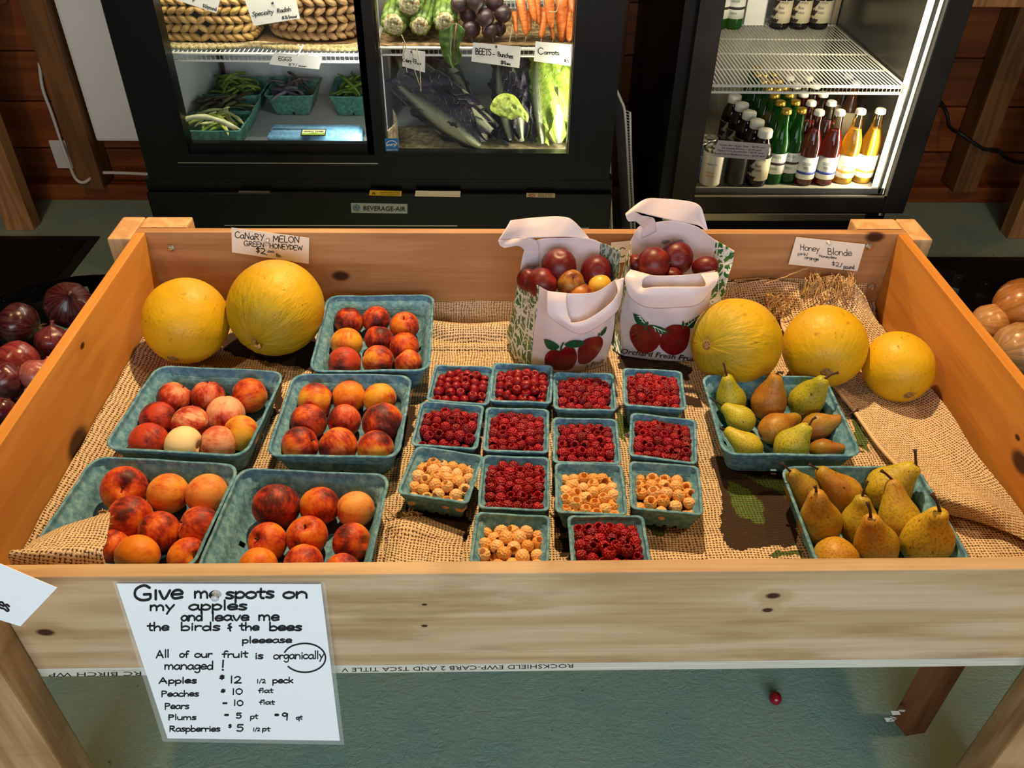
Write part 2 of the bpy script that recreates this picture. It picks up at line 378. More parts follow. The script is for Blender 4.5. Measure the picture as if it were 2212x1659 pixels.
# ---- handwriting: stroke alphabet (x-height 1)
GL = {
'a': (.95, [[(.78,.8),(.45,1),(.1,.7),(.05,.3),(.35,0),(.7,.3),(.78,.9)],[(.78,.9),(.8,.2),(.95,0)]]),
'b': (.9, [[(.1,1.8),(.1,0)],[(.1,.6),(.45,.95),(.8,.6),(.7,.1),(.3,0),(.1,.15)]]),
'c': (.85, [[(.75,.8),(.4,1),(.05,.6),(.15,.1),(.5,0),(.8,.2)]]),
'd': (.95, [[(.75,.7),(.4,.95),(.05,.5),(.25,0),(.6,.1),(.76,.5)],[(.78,1.8),(.78,0)]]),
'e': (.9, [[(.1,.5),(.8,.55),(.65,.95),(.3,.95),(.05,.5),(.25,.03),(.8,.15)]]),
'f': (.7, [[(.75,1.6),(.45,1.65),(.32,1.2),(.3,0)],[(.05,.85),(.6,.92)]]),
'g': (.9, [[(.75,.8),(.4,1),(.05,.6),(.3,.1),(.7,.4),(.78,.95)],[(.78,.95),(.75,-.4),(.4,-.7),(.1,-.5)]]),
'h': (.9, [[(.1,1.8),(.1,0)],[(.1,.5),(.45,.95),(.72,.7),(.75,0)]]),
'i': (.35, [[(.17,.95),(.17,0)],[(.16,1.35),(.19,1.42)]]),
'k': (.8, [[(.1,1.7),(.1,0)],[(.65,.95),(.12,.42)],[(.25,.52),(.7,0)]]),
'l': (.38, [[(.17,1.8),(.17,0)]]),
'm': (1.35, [[(.08,.95),(.08,0)],[(.08,.6),(.35,.97),(.58,.7),(.6,0)],[(.6,.6),(.9,.97),(1.15,.7),(1.18,0)]]),
'n': (.95, [[(.08,.95),(.08,0)],[(.08,.55),(.4,.97),(.75,.7),(.8,0)]]),
'o': (.95, [[(.45,1),(.1,.75),(.08,.25),(.45,0),(.82,.3),(.8,.8),(.45,1)]]),
'p': (.9, [[(.1,.95),(.08,-.7)],[(.1,.6),(.45,.97),(.8,.6),(.65,.1),(.3,0),(.1,.2)]]),
'q': (.9, [[(.75,.8),(.4,1),(.05,.6),(.3,.05),(.7,.35)],[(.78,.95),(.75,-.7)]]),
'r': (.7, [[(.1,.95),(.1,0)],[(.1,.55),(.35,.92),(.65,.85)]]),
's': (.75, [[(.65,.9),(.3,1),(.1,.75),(.4,.5),(.65,.25),(.4,0),(.05,.1)]]),
't': (.7, [[(.32,1.5),(.3,.2),(.55,0)],[(.02,.98),(.65,1.02)]]),
'u': (.95, [[(.08,.95),(.1,.25),(.4,0),(.75,.3),(.78,.95)],[(.78,.95),(.8,0)]]),
'v': (.85, [[(.05,.95),(.38,0),(.78,1)]]),
'w': (1.2, [[(.05,.95),(.3,.02),(.58,.8),(.85,.02),(1.1,.98)]]),
'x': (.8, [[(.05,.95),(.7,0)],[(.7,.95),(.05,0)]]),
'y': (.85, [[(.08,.95),(.4,.1)],[(.78,1),(.4,.1),(.15,-.7)]]),
'z': (.8, [[(.05,.95),(.7,.95),(.05,0),(.72,0)]]),
'A': (1.25, [[(.05,0),(.55,1.7)],[(.55,1.7),(1.05,0)],[(.22,.6),(.95,.62)]]),
'B': (1.1, [[(.1,1.7),(.1,0)],[(.1,1.65),(.7,1.5),(.65,1.0),(.12,.88)],[(.12,.88),(.9,.7),(.8,.1),(.1,0)]]),
'C': (1.15, [[(1,1.4),(.6,1.7),(.1,1.2),(.1,.5),(.5,0),(1,.25)]]),
'D': (1.1, [[(.1,1.7),(.1,0)],[(.1,1.65),(.85,1.3),(.9,.5),(.1,0)]]),
'E': (1.0, [[(.85,1.65),(.1,1.6),(.1,.02),(.85,.05)],[(.1,.85),(.7,.88)]]),
'G': (1.35, [[(1.1,1.4),(.7,1.7),(.15,1.3),(.08,.5),(.5,0),(1.1,.1),(1.15,.65)],[(1.15,.65),(.7,.65)]]),
'H': (1.1, [[(.1,1.6),(.08,0)],[(.9,1.65),(.88,0)],[(.1,.85),(.9,.88)]]),
'I': (.4, [[(.18,1.05),(.18,0)]]),
'L': (.85, [[(.1,1.65),(.1,.02),(.75,.02)]]),
'M': (1.3, [[(.05,0),(.15,1.6)],[(.15,1.6),(.6,.5)],[(.6,.5),(1.05,1.6)],[(1.05,1.6),(1.15,0)]]),
'N': (1.2, [[(.1,0),(.12,1.6)],[(.12,1.6),(.9,.05)],[(.9,.05),(1,1.65)]]),
'O': (1.2, [[(.55,1.6),(.1,1.2),(.1,.4),(.55,0),(1,.4),(1,1.2),(.55,1.6)]]),
'P': (1.0, [[(.1,1.6),(.1,-.1)],[(.1,1.6),(.75,1.5),(.8,1.0),(.12,.75)]]),
'R': (1.1, [[(.1,1.6),(.08,0)],[(.1,1.6),(.75,1.5),(.75,1.0),(.12,.8)],[(.3,.8),(.95,0)]]),
'S': (1.0, [[(.85,1.45),(.45,1.7),(.12,1.3),(.5,.9),(.85,.5),(.45,0),(.05,.2)]]),
'T': (1.0, [[(.05,1.6),(.95,1.62)],[(.5,1.6),(.48,0)]]),
'W': (1.6, [[(.05,1.6),(.4,.02)],[(.4,.02),(.75,1.2)],[(.75,1.2),(1.1,.02)],[(1.1,.02),(1.45,1.65)]]),
'Y': (1.1, [[(.08,1.6),(.5,.85)],[(.95,1.65),(.35,-.1)]]),
'0': (.9, [[(.45,1.5),(.1,1.1),(.1,.4),(.45,0),(.8,.4),(.8,1.1),(.45,1.5)]]),
'1': (.5, [[(.22,1.55),(.2,0)]]),
'2': (.95, [[(.1,1.2),(.4,1.5),(.75,1.2),(.55,.6),(.08,.02)],[(.08,.02),(.85,.05)]]),
'3': (.85, [[(.1,1.4),(.5,1.5),(.65,1.1),(.3,.8)],[(.3,.8),(.75,.55),(.5,0),(.08,.1)]]),
'4': (.95, [[(.3,1.5),(.1,.6),(.8,.65)],[(.65,1.4),(.6,0)]]),
'5': (.9, [[(.75,1.5),(.2,1.5)],[(.2,1.5),(.15,.9),(.55,.95),(.75,.5),(.5,0),(.08,.1)]]),
'7': (.9, [[(.1,1.45),(.8,1.5)],[(.8,1.5),(.4,0)]]),
'9': (.85, [[(.7,1.2),(.35,1.5),(.1,1.1),(.4,.8),(.72,1.1)],[(.72,1.3),(.65,0)]]),
'$': (.8, [[(.65,1.2),(.3,1.3),(.12,1.0),(.4,.75),(.65,.45),(.35,.15),(.05,.3)],[(.38,1.55),(.36,-.1)]]),
'/': (.7, [[(.6,1.7),(.1,-.2)]]), '!': (.4, [[(.2,1.8),(.17,.5)],[(.15,.05),(.2,0)]]),
'.': (.35, [[(.12,.02),(.17,0)]]), '-': (.8, [[(.15,.6),(.6,.62)]]), '&': (.6, [[(.4,1.5),(.15,1.1),(.5,.7),(.1,.5)],[(.3,.4),(.35,-.1)]]),
"'": (.3, [[(.15,1.7),(.13,1.4)]]), ' ': (.75, []), '~': (.8, [[(.05,.3),(.25,.7),(.4,.25),(.6,.65),(.8,.3)]]),
}
def smooth_line(P, k=4):
    P = [np.array(p, float) for p in P]
    if len(P) < 3: return P
    n = (len(P)-1)*k
    return [catmull(P, i/n) for i in range(n+1)]
def ribbon(mb2, P, hw):
    """flat stroke in pixel space"""
    P = [np.asarray(p, float) for p in P]; V = []; F = []
    m = len(P)
    for i in range(m):
        d = P[min(i+1, m-1)]-P[max(i-1, 0)]; L = np.hypot(*d) or 1; n = np.array([-d[1], d[0]])/L*hw
        V += [P[i]+n, P[i]-n]
        if i < m-1: F.append((2*i, 2*i+1, 2*i+3, 2*i+2))
    b = len(mb2[0]); mb2[0].extend(V); mb2[1].extend([tuple(x+b for x in f) for f in F])
    for e in (0, m-1):
        b = len(mb2[0]); mb2[0].extend([P[e]+np.array([math.cos(t), math.sin(t)])*hw for t in np.linspace(0, 2*PI, 9)[:-1]])
        mb2[1].append(tuple(range(b, b+8)))
def hand(mb2, text, x0, y0, x1, y1, xh, sw, slant=0.0, upx=0.0):
    adv = sum(GL.get(c, GL['~'])[0] for c in text); d = np.array([x1-x0, y1-y0], float); e = d/adv
    u = np.array([upx, -xh]); x = 0
    for c in text:
        wd, st = GL.get(c, GL['~']); jy = random.uniform(-.05, .05)
        for s in st:
            pts = [np.array([x0, y0]) + e*(x+p[0]+slant*p[1]) + u*(p[1]+jy) for p in smooth_line(s)]
            ribbon(mb2, pts, sw/2)
        x += wd
def printed(mb2, text, x0, y0, x1, y1, h, shear=0, bold=0.0, italic=0.0):
    cu = bpy.data.curves.new('t', 'FONT'); cu.body = text; cu.resolution_u = 2; cu.offset = bold; cu.shear = italic
    o = bpy.data.objects.new('t', cu); me = bpy.data.meshes.new_from_object(o)
    V = np.array([v.co[:2] for v in me.vertices]); fs = [tuple(p.vertices) for p in me.polygons]
    if len(V):
        mn = V[:, 0].min(); wdt = V[:, 0].max()-mn; d = np.array([x1-x0, y1-y0], float)/wdt
        b = len(mb2[0])
        for v in V: mb2[0].append(np.array([x0, y0])+d*(v[0]-mn)+np.array([shear, -h])*v[1]/.7)
        mb2[1].extend([tuple(i+b for i in f) for f in fs])
    bpy.data.meshes.remove(me); bpy.data.objects.remove(o); bpy.data.curves.remove(cu)
def poly(mb2, pts, sm=0):
    P = [np.array(p, float) for p in pts]
    if sm:
        Q = P+[P[0]]; n = len(P)*sm; P = [catmull(Q, i/n) for i in range(n)]
    b = len(mb2[0]); mb2[0].extend(P); mb2[1].append(tuple(range(b, b+len(P))))
def flat(name, mb2, P0, N, mat, parent, off=.0005, **kw):
    V = [on_plane(p[0], p[1], P0, N, off) for p in mb2[0]]
    return mk(name, V, mb2[1], mat, parent, **kw)
def plane3(a, b, c):
    n = np.cross(b-a, c-a); return a, n/np.linalg.norm(n)
def card(name, quad, Ys, label, cat, mat, group=None, thick=.0006):
    """quad px TL,TR,BR,BL; Ys the world depth of each corner"""
    P = [ay(q[0], q[1], y) for q, y in zip(quad, Ys)]
    P0, N = plane3(P[0], P[1], P[3])
    if np.dot(N, CAM-P0) < 0: N = -N
    P[2] = on_plane(quad[2][0], quad[2][1], P0, N)
    c = (P[2]+P[3])/2
    root = empty(name, c, label, cat, group)
    V = P + [p-N*thick for p in P]
    mk('card', V, [(0, 3, 2, 1), (4, 5, 6, 7), (0, 1, 5, 4), (1, 2, 6, 5), (2, 3, 7, 6), (3, 0, 4, 7)], mat, root)
    return root, P0, N
def pin(root, px, py, P0, N, mat, r=.004):
    c = on_plane(px, py, P0, N, .0005); ax = Vector(N).to_track_quat('Z', 'Y').to_matrix()
    MB().lathe([(r*.9, 0), (r, .001), (r*.45, .003), (r*.4, .006), (r*.85, .008), (r*.7, .0095), (0, .01)], c, 14, ax).build('push_pin', mat, root, True)

def ax(px, py, X):
    d = ray(px, py); return CAM + d*(X/d[0])

# ================================================================== SETTING
def osb_mat():
    t = NT('painted_floor'); g = t.n('NewGeometry').outputs['Position']
    a = t.noise(t.scale(g, (1, 2.6, 1)), 26, 4, .65, 1.6); b = t.noise(t.scale(g, (2.0, 1, 1)), 34, 3, .6, 2.2)
    col = t.mix(t.ramp(t.noise(g, 5, 4, .6), .35, .7), C('#96ab98'), C('#86a29a'))
    col = t.mix(t.ramp(a, .58, .72, 0, .3), col, C('#b4bca0')); col = t.mix(t.ramp(t.noise(g, 60, 2), .72, .78, 0, .8), col, C('#3a4038'))
    col = t.mix(t.ramp(t.noise(g, 2.2, 4, .7), .55, .75, 0, .5), col, C('#8a8358'))
    t.base(col, .5, 0, .4); t.bump(t.math('ADD', a, b), .55, .003); return t.m
floor = board('floor', (-4, -2.4, -.03), (4, 3.10, 0), osb_mat(), None, 0, kind='structure')
# a panel joint in the floor
M['pine_wall'] = wood('pine_wall', '#8c4a1e', '#5c2a0c', 0, [(-.2, 3.06, .8, .02)], rough=.5, shift=3, ring=14)
M['pine_wall_b'] = wood('pine_wall_b', '#7e421a', '#52260c', 0, rough=.5, shift=9, ring=16)
M['pine_post'] = wood('pine_post', '#7c522a', '#553414', 2, rough=.6, shift=5)
M['pine_post_b'] = wood('pine_post_b', '#b8844c', '#7d5227', 2, rough=.65, shift=1.3, ring=30)
wb = board('wall_back', (-4, 3.08, 0), (4, 3.12, 2.75), M['pine_wall_b'], None, 0, kind='structure')
z = .0; i = 0
while z < 1.5:
    h = .178
    board('plank', (-4, 3.062, z+.003), (4, 3.082, z+h-.003), M['pine_wall'] if i % 2 else M['pine_wall_b'], wb, .002)
    z += h; i += 1
board('wall_left', (-4.05, -2.4, 0), (-4, 3.1, 2.75), M['pine_wall_b'], None, 0, kind='structure')
board('wall_right', (4, -2.4, 0), (4.05, 3.1, 2.75), M['pine_wall_b'], None, 0, kind='structure')
board('ceiling', (-4, -2.4, 2.75), (4, 3.1, 2.8), M['pine_wall_b'], None, 0, kind='structure')
t_ = board('trim_1', (-4, 2.99, 0), (4, 3.062, .062), M['pine_wall'], None, .002, kind='structure')
def stud(x0, x1, y0, lab):
    o = board('wall_post', (x0, y0, .062), (x1, 3.061, 2.7), M['pine_post'], None, .006); tag(o, lab, 'post')
stud(-1.545, -1.455, 2.95, 'rough wooden wall post on the far left, left of the white heater')
p = ay(2062, 396, 2.96)[0]; stud(p, p+.09, 2.95, 'dark wooden wall post behind the hanging black cord at right')
stud(.40, .47, 2.98, 'wooden wall post seen in the gap between the two coolers')

# heater
ht = empty('wall_heater', (-1.2, 3.02, .24), 'flat white wall heater beside the black sliding door cooler', 'heater')
board('body', (-1.447, 2.985, .235), (-.95, 3.06, .735), M['heater'], ht, .012)
mb = MB()
for k in range(22): mb.box((-1.425+k*.021, 2.99, .728), (-1.419+k*.021, 3.055, .742))
for k in range(4): mb.box((-1.43, 2.993+k*.018, .738), (-.97, 2.996+k*.018, .743))
mb.build('grille', M['chrome'], ht)
# outlet
p = ay(137, 335, 3.06); o = board('wall_outlet', (p[0]-.035, 3.052, p[2]-.05), (p[0]+.035, 3.061, p[2]+.06), M['cord_white'], None, .003)
tag(o, 'small pale wall outlet plate behind the left wall post', 'outlet')
pts = [ay(85, 135, 3.05), ay(92, 190, 3.045), ay(112, 245, 3.045), ay(130, 300, 3.045), ay(148, 350, 3.0), ay(163, 385, 2.945), ay(178, 394, 2.94), ay(192, 388, 2.945), ay(200, 377, 2.975), ay(225, 373, 2.985), ay(275, 374, 2.985), ay(335, 377, 2.98), ay(400, 380, 2.98)]
o = MB().tube([catmull(pts, i/50) for i in range(51)], .006, 8).build('white_wiring', M['cord_white'], None, True)
tag(o, 'white power cord running down the wall and along the sill at left', 'cord')
pts = [ay(1985, 200, 3.03), ay(2027, 216, 3.03), ay(2045, 245, 3.03), ay(2052, 275, 2.99), ay(2080, 292, 2.94), ay(2125, 322, 2.93), ay(2155, 324, 2.95), ay(2175, 342, 3.02), ay(2212, 352, 3.03), ay(2300, 350, 3.03)]
o = MB().tube([catmull(pts, i/50) for i in range(51)], .0065, 8).build('power_cable', M['rubber'], None, True)
tag(o, 'black cord drooping along the wooden wall right of the drinks fridge', 'cord')
# shelf board at top right
o = empty('wall_table', (1.9, 2.7, .9), 'pale wooden table edge at the top right corner', 'table')
zt = ay(2150, 16, 2.62)[2]
board('tabletop', (1.42, 2.62, zt), (2.6, 2.98, zt+.04), M['pine_post_b'], o, .003)
board('leg', (2.45, 2.93, 0), (2.54, 2.98, zt), M['pine_post'], o, .003)
board('leg', (1.46, 2.92, .0), (1.50, 2.975, zt), M['pine_post'], o, .003)
# neighbouring stand legs
def stand(label, p, sx, top_z, mat):
    """wooden stand whose near leg shows; p = the floor point of the leg's inner front corner"""
    x, y = p[0], p[1]; r = empty('wooden_stand', (x, y, 0), label, 'stand')
    board('leg', (min(x, x+sx*.10), y, 0), (max(x, x+sx*.10), y+.06, top_z), mat, r, .003)
    board('leg', (min(x+sx*.8, x+sx*.9), y, 0), (max(x+sx*.8, x+sx*.9), y+.06, top_z), mat, r, .003)
    board('top', (min(x-sx*.02, x+sx*.95), y-.05, top_z), (max(x-sx*.02, x+sx*.95), y+.30, top_z+.03), mat, r, .003)
    return r
stand('wooden stand at the far left, its leg beside the dark mat', at(74, 498, 0), -1, .7, M['pine_post_b'])
stand('wooden stand at the far right, its leg beside the dark mat', at(2176, 516, 0), 1, .62, M['pine_post_b'])
# mats
def mat_mat():
    t = NT('ribbed_mat'); g = t.n('NewGeometry').outputs['Position']
    n1 = t.noise(t.scale(g, (60, 260, 1)), 1, 3); c = t.mix(t.ramp(n1, .4, .7), C('#0c0a0a'), C('#2a2220'))
    t.base(c, .95, 0, .1); t.bump(n1, .8, .004); return t.m
M['mat'] = mat_mat()
def floor_mat(x0, x1, y0, y1, lab):
    r = empty('floor_mat', ((x0+x1)/2, (y0+y1)/2, 0), lab, 'mat')
    board('border', (x0, y0, 0), (x1, y1, .006), M['rubber'], r, .002)
    board('carpet', (x0+.035, y0+.035, .006), (x1-.035, y1-.035, .0095), M['mat'], r, 0)
a = at(235, 513, 0)
floor_mat(-2.4, a[0]-.03, 1.35, a[1], 'dark ribbed floor mat under the red onion basket')
b = at(2100, 558, 0)
floor_mat(1.0, 2.9, 1.4, b[1], 'dark ribbed floor mat under the yellow onion basket')

# ================================================================== THE BIN
XL, XR, YF, YB, ZB, ZR, T = -.672, .812, .650, 1.470, .485, .669, .019
def kx(px, py, X, r): p = ax(px, py, X); return (p[0], p[1], p[2], r)
def ky(px, py, Y, r): p = ay(px, py, Y); return (p[0], p[1], p[2], r)
fr_kn = [ky(98, 1366, YF-T, .008), ky(917, 1352, YF-T, .003), ky(917, 1306, YF-T, .0025), ky(1670, 1287, YF-T, .0065), ky(1658, 1318, YF-T, .005)]
M['bin_front'] = wood('bin_front', '#ccb08a', '#a3835a', 0, fr_kn, .6, '#8a6a3c', 18, shift=2)
M['bin_back'] = wood('bin_back', '#b88c5e', '#96683c', 0, [ky(736, 596, YB, .013), ky(1890, 512, YB, .014)], .5, '#9a6a44', 15, shift=6)
M['bin_left'] = wood('bin_left', '#cf9044', '#b57630', 1, [kx(178, 747, XL, .006), kx(168, 958, XL, .026)], .5, None, 15, shift=11)
M['bin_right'] = wood('bin_right', '#cb8a3c', '#b0702c', 1, [kx(2205, 1000, XR, .018), kx(2198, 945, XR, .005)], .5, None, 15, shift=15)
M['bin_leg'] = wood('bin_leg', '#b99468', '#8a653c', 2, [], .65, '#7a5a34', 30, .5, shift=4)
M['bin_post'] = wood('bin_post', '#d2a878', '#b08250', 2, [], .6, None, 22, shift=7)
M['ply'] = plain('ply', '#d6d0c0', '#b9b2a0', 60, .7, stretch=(.1, 1, 12), bump=.2)
bin_ = empty('produce_bin', (.07, 1.05, 0), 'large wooden display bin lined with burlap and filled with fruit', 'display bin')
board('front_board', (XL-T, YF-T, ZB), (XR+T, YF, ZR), M['bin_front'], bin_, .0015)
board('back_board', (XL-T, YB, ZB), (XR+T, YB+T, ZR), M['bin_back'], bin_, .0015)
board('side_board', (XL-T, YF, ZB), (XL, YB, ZR), M['bin_left'], bin_, .0015)
board('side_board', (XR, YF, ZB), (XR+T, YB, ZR), M['bin_right'], bin_, .0015)
ply = board('bottom_panel', (XL-T, YF-T, ZB-.018), (XR+T, YB+T, ZB), M['ply'], bin_, .0008)
g = ([], [])
printed(g, 'ROCKSHIELD EWP-CARB 2 AND TSCA TITLE V', 1238, 1434.5, 738, 1443.5, -8.5)
printed(g, 'RC BIRCH WP', 305, 1451, 105, 1454, -8.5)
flat('stamped_lettering', g, np.array([0, YF-T, 0]), np.array([0, -1.0, 0]), M['ink'], ply, .0006, kind='stuff')
bl = M['bin_leg']; bp = M['bin_post']
board('leg', (XL-T, YF-T-.05, 0), (-.587, YF-T-.0008, ZR-.001), bl, bin_, .003)
board('leg', (XL-T-.046, YF-T-.05, 0), (XL-T-.001, YF+.06, ZR-.001), bl, bin_, .003)
board('leg', (.716, YF-T-.05, 0), (XR+T, YF-T-.0008, ZR-.001), bl, bin_, .003)
board('leg', (XR+T+.001, YF-T-.05, 0), (XR+T+.046, YF+.06, ZR-.001), bl, bin_, .003)
board('leg', (XL-T+.001, YB+T+.003, 0), (-.598, YB+T+.048, ZR), bp, bin_, .004)
board('leg', (XL-T-.046, 1.444, 0), (XL-T-.001, YB+T+.048, ZR), bp, bin_, .004)
board('leg', (.738, YB+T+.003, 0), (XR+T-.001, YB+T+.048, ZR), bp, bin_, .004)
board('leg', (XR+T+.001, 1.446, 0), (XR+T+.042, YB+T+.048, ZR), bp, bin_, .004)
A, B_, C_ = at(1926, 1552, 0), at(1957, 1590, 0), at(1998, 1583, 0)
D_ = A+C_-B_
V = [tuple(q[:2])+(z,) for z in (0, ZB-.018) for q in (A, B_, C_, D_)]
M['leg_red'] = wood('leg_red', '#96613c', '#6b3d20', 2, [], .6, None, 30, shift=8)
mk('support_leg', V, [(0, 1, 2, 3), (4, 7, 6, 5), (0, 4, 5, 1), (1, 5, 6, 2), (2, 6, 7, 3), (3, 7, 4, 0)], M['leg_red'], bin_)
def hexbolt(px, py):
    c = ay(px, py, YB-.0005); ax_ = Matrix.Rotation(PI/2, 3, 'X')
    m = MB().lathe([(.0085, 0), (.0085, .001), (.0, .001)], c, 20, ax_)
    m.lathe([(.0062, .001), (.0062, .005), (.0052, .0058), (.0036, .0058), (.0036, .009), (0, .0095)], c, 6, ax_); m.build('bolt', M['bolt'], bin_)
for q in [(369, 536), (1877, 532), (1883, 619)]: hexbolt(*q)
# thin raised scratch/scrap near the leg
p = at(1932, 1536, .05)
sc_ = MB()
for k in range(6):
    c = Vector(p)+Vector((random.uniform(-.006, .006), random.uniform(-.003, .003)-.006, random.uniform(-.022, .022)))
    a1 = random.uniform(0, 6); d1 = Vector((math.cos(a1), -.3, math.sin(a1)))*.007; d2 = Vector((-math.sin(a1), .2, math.cos(a1)))*.006
    sc_.add([c-d1-d2, c+d1-d2*.6, c+d1*.8+d2, c-d1+d2], [(0, 1, 2, 3)])
o = sc_.build('torn_sticker', M['paper'], bin_)

# ---------------- burlap lining: one grid with printed areas as a vertex colour
def px_in_poly(x, y, P):
    c = False; n = len(P)
    for i in range(n):
        x1, y1 = P[i]; x2, y2 = P[(i+1) % n]
        if (y1 > y) != (y2 > y) and x < (x2-x1)*(y-y1)/(y2-y1)+x1: c = not c
    return c
def fpoly(pxs): return [tuple(at(a, b, .489)[:2]) for a, b in pxs]
black_areas = [fpoly([(1530, 985), (1695, 985), (1730, 1185), (1580, 1185)]),
    fpoly([(470, 740), (600, 790), (680, 800), (690, 740), (560, 700)]), fpoly([(590, 840), (612, 815), (600, 880), (575, 920)]),
    fpoly([(880, 1082), (1010, 1095), (1005, 1160), (880, 1110)]), fpoly([(1330, 740), (1500, 790), (1500, 815), (1340, 800)]),
    fpoly([(1190, 1105), (1235, 1130), (1230, 1200), (1200, 1195)]), fpoly([(1480, 850), (1530, 856), (1530, 880), (1480, 875)]),
    fpoly([(850, 865), (905, 880), (880, 960), (840, 1010)])]
green_areas = [fpoly([(1562, 1035), (1600, 1060), (1650, 1100), (1660, 1140), (1610, 1125), (1575, 1085)]), fpoly([(1600, 1030), (1680, 1040), (1695, 1075), (1640, 1060)]),
    fpoly([(1395, 1130), (1450, 1140), (1435, 1165), (1400, 1160)]), fpoly([(1330, 880), (1350, 900), (1345, 960), (1332, 940)]), fpoly([(1340, 1010), (1362, 1030), (1358, 1100), (1340, 1080)]),
    fpoly([(1660, 1196), (1740, 1192), (1740, 1206), (1660, 1206)]), fpoly([(1835, 880), (1870, 940), (1880, 980), (1850, 960)])]
nx, ny = 540, 300
LET = []
for st in ([(1591, 1147), (1589, 1172)], [(1591, 1147), (1604, 1147)], [(1590, 1159), (1602, 1159)], [(1589, 1172), (1603, 1172)], [(1613, 1172), (1620, 1146), (1630, 1172)], [(1615, 1164), (1628, 1164)], [(1648, 1172), (1648, 1148), (1660, 1150), (1660, 1158), (1649, 1161)], [(1653, 1161), (1663, 1172)], [(1676, 1148), (1678, 1172)]):
    w_ = [at(a, b, .489)[:2] for a, b in st]; LET += [(w_[i], w_[i+1]) for i in range(len(w_)-1)]
def near_letter(x, y):
    for a, b in LET:
        d = b-a; t_ = max(0, min(1, ((x-a[0])*d[0]+(y-a[1])*d[1])/(d @ d)))
        if (x-a[0]-t_*d[0])**2+(y-a[1]-t_*d[1])**2 < .0017**2: return True
    return False
xs = np.linspace(XL+.002, XR-.002, nx+1); ys = np.linspace(YF+.002, YB-.001, ny+1)
V = []; UV = []; PR = []
for y in ys:
    for x in xs:
        z = .4886 + .0012*mnoise.noise(Vector((x*14, y*14, 0)))
        climb = max(0, (y-1.435)/.034)
        hb = .024 + .02*mnoise.noise(Vector((x*6, 3, 1))) + (.05 if .25 < x < .78 else 0)*min(1, max(0, (x-.25)*6))
        z += hb*climb**1.3
        if -.13 < x < .12:
            rr = abs(y-(1.385-.05*x)-.006*math.sin(x*30)); z += .022*max(0, 1-(rr/.030)**2)
            rr = abs(y-(1.335+.02*x)); z += .008*max(0, 1-(rr/.013)**2)
        cl = max(0, (-.628-x)/.042); z += .030*cl**1.2 + .004*cl*mnoise.noise(Vector((0, y*20, 0)))
        if -.20 < x < -.05 and y < .86:   # rumpled frayed corner near the front trays
            z += .006*max(0, mnoise.noise(Vector((x*40, y*40, 5))))+.002
        V.append((x, y, z)); UV.append((x, y+climb*hb))
        c = (0, 0, 0, 0); x_ = x+.006*mnoise.noise(Vector((x*60, y*60, 0)))+.02*mnoise.noise(Vector((x*9, y*9, 4)))*(x < .55); y_ = y+.006*mnoise.noise(Vector((x*60, y*60, 9)))+.02*mnoise.noise(Vector((x*9, y*9, 8)))*(x < .55)
        pa = .5+.5*mnoise.noise(Vector((x*70, y*70, 3)))
        for P in black_areas:
            if px_in_poly(x_, y_, P): c = (.012, .012, .018, .55+.45*pa)
        for P in green_areas:
            if px_in_poly(x_, y_, P): c = (.06, .15, .035, .5+.5*pa)
        if c[3] and y < .80 and x > .3 and near_letter(x, y): c = (0, 0, 0, 0)
        PR.append(c)
cloth = empty('burlap_liner', (.07, 1.06, ZB), 'tan burlap sacking spread over the floor of the wooden bin', 'burlap')
o = mk('sacking', V, grid_faces(nx, ny), M['burlap'], cloth, True, UV)
ca = o.data.color_attributes.new('print', 'FLOAT_COLOR', 'POINT')
ca.data.foreach_set('color', np.array(PR, dtype=np.float32).ravel())
def z_at(px, py, z): return at(px, py, z)
# folded right-hand flap
rows = [[z_at(1712, 640, .545), z_at(1770, 600, .575), z_at(1830, 600, .585), z_at(1868, 640, .575)],
        [z_at(1690, 705, .505), z_at(1760, 690, .52), z_at(1830, 675, .54), z_at(1893, 690, .545)],
        [z_at(1770, 800, .497), z_at(1840, 790, .50), z_at(1900, 780, .505), z_at(1952, 770, .530)],
        [z_at(1838, 880, .500), z_at(1910, 890, .503), z_at(1985, 890, .505), z_at(2045, 880, .525)],
        [z_at(1895, 960, .502), z_at(1970, 975, .508), z_at(2050, 985, .508), z_at(2105, 975, .525)],
        [z_at(1945, 1015, .503), z_at(2020, 1035, .514), z_at(2110, 1055, .512), z_at(2180, 1070, .525)],
        [z_at(2000, 1075, .505), z_at(2070, 1085, .532), z_at(2160, 1100, .520), z_at(2235, 1130, .525)],
        [z_at(2040, 1110, .496), z_at(2110, 1125, .500), z_at(2200, 1160, .505), z_at(2290, 1200, .520)]]
for r in rows:
    for p in r: p[0] = min(p[0], XR-.006)
G = surf(rows, 70, 150)
flap = sheet('folded_flap', G, M['burlap_side'], cloth, .0025, .0065, 17, uvrot=.35)
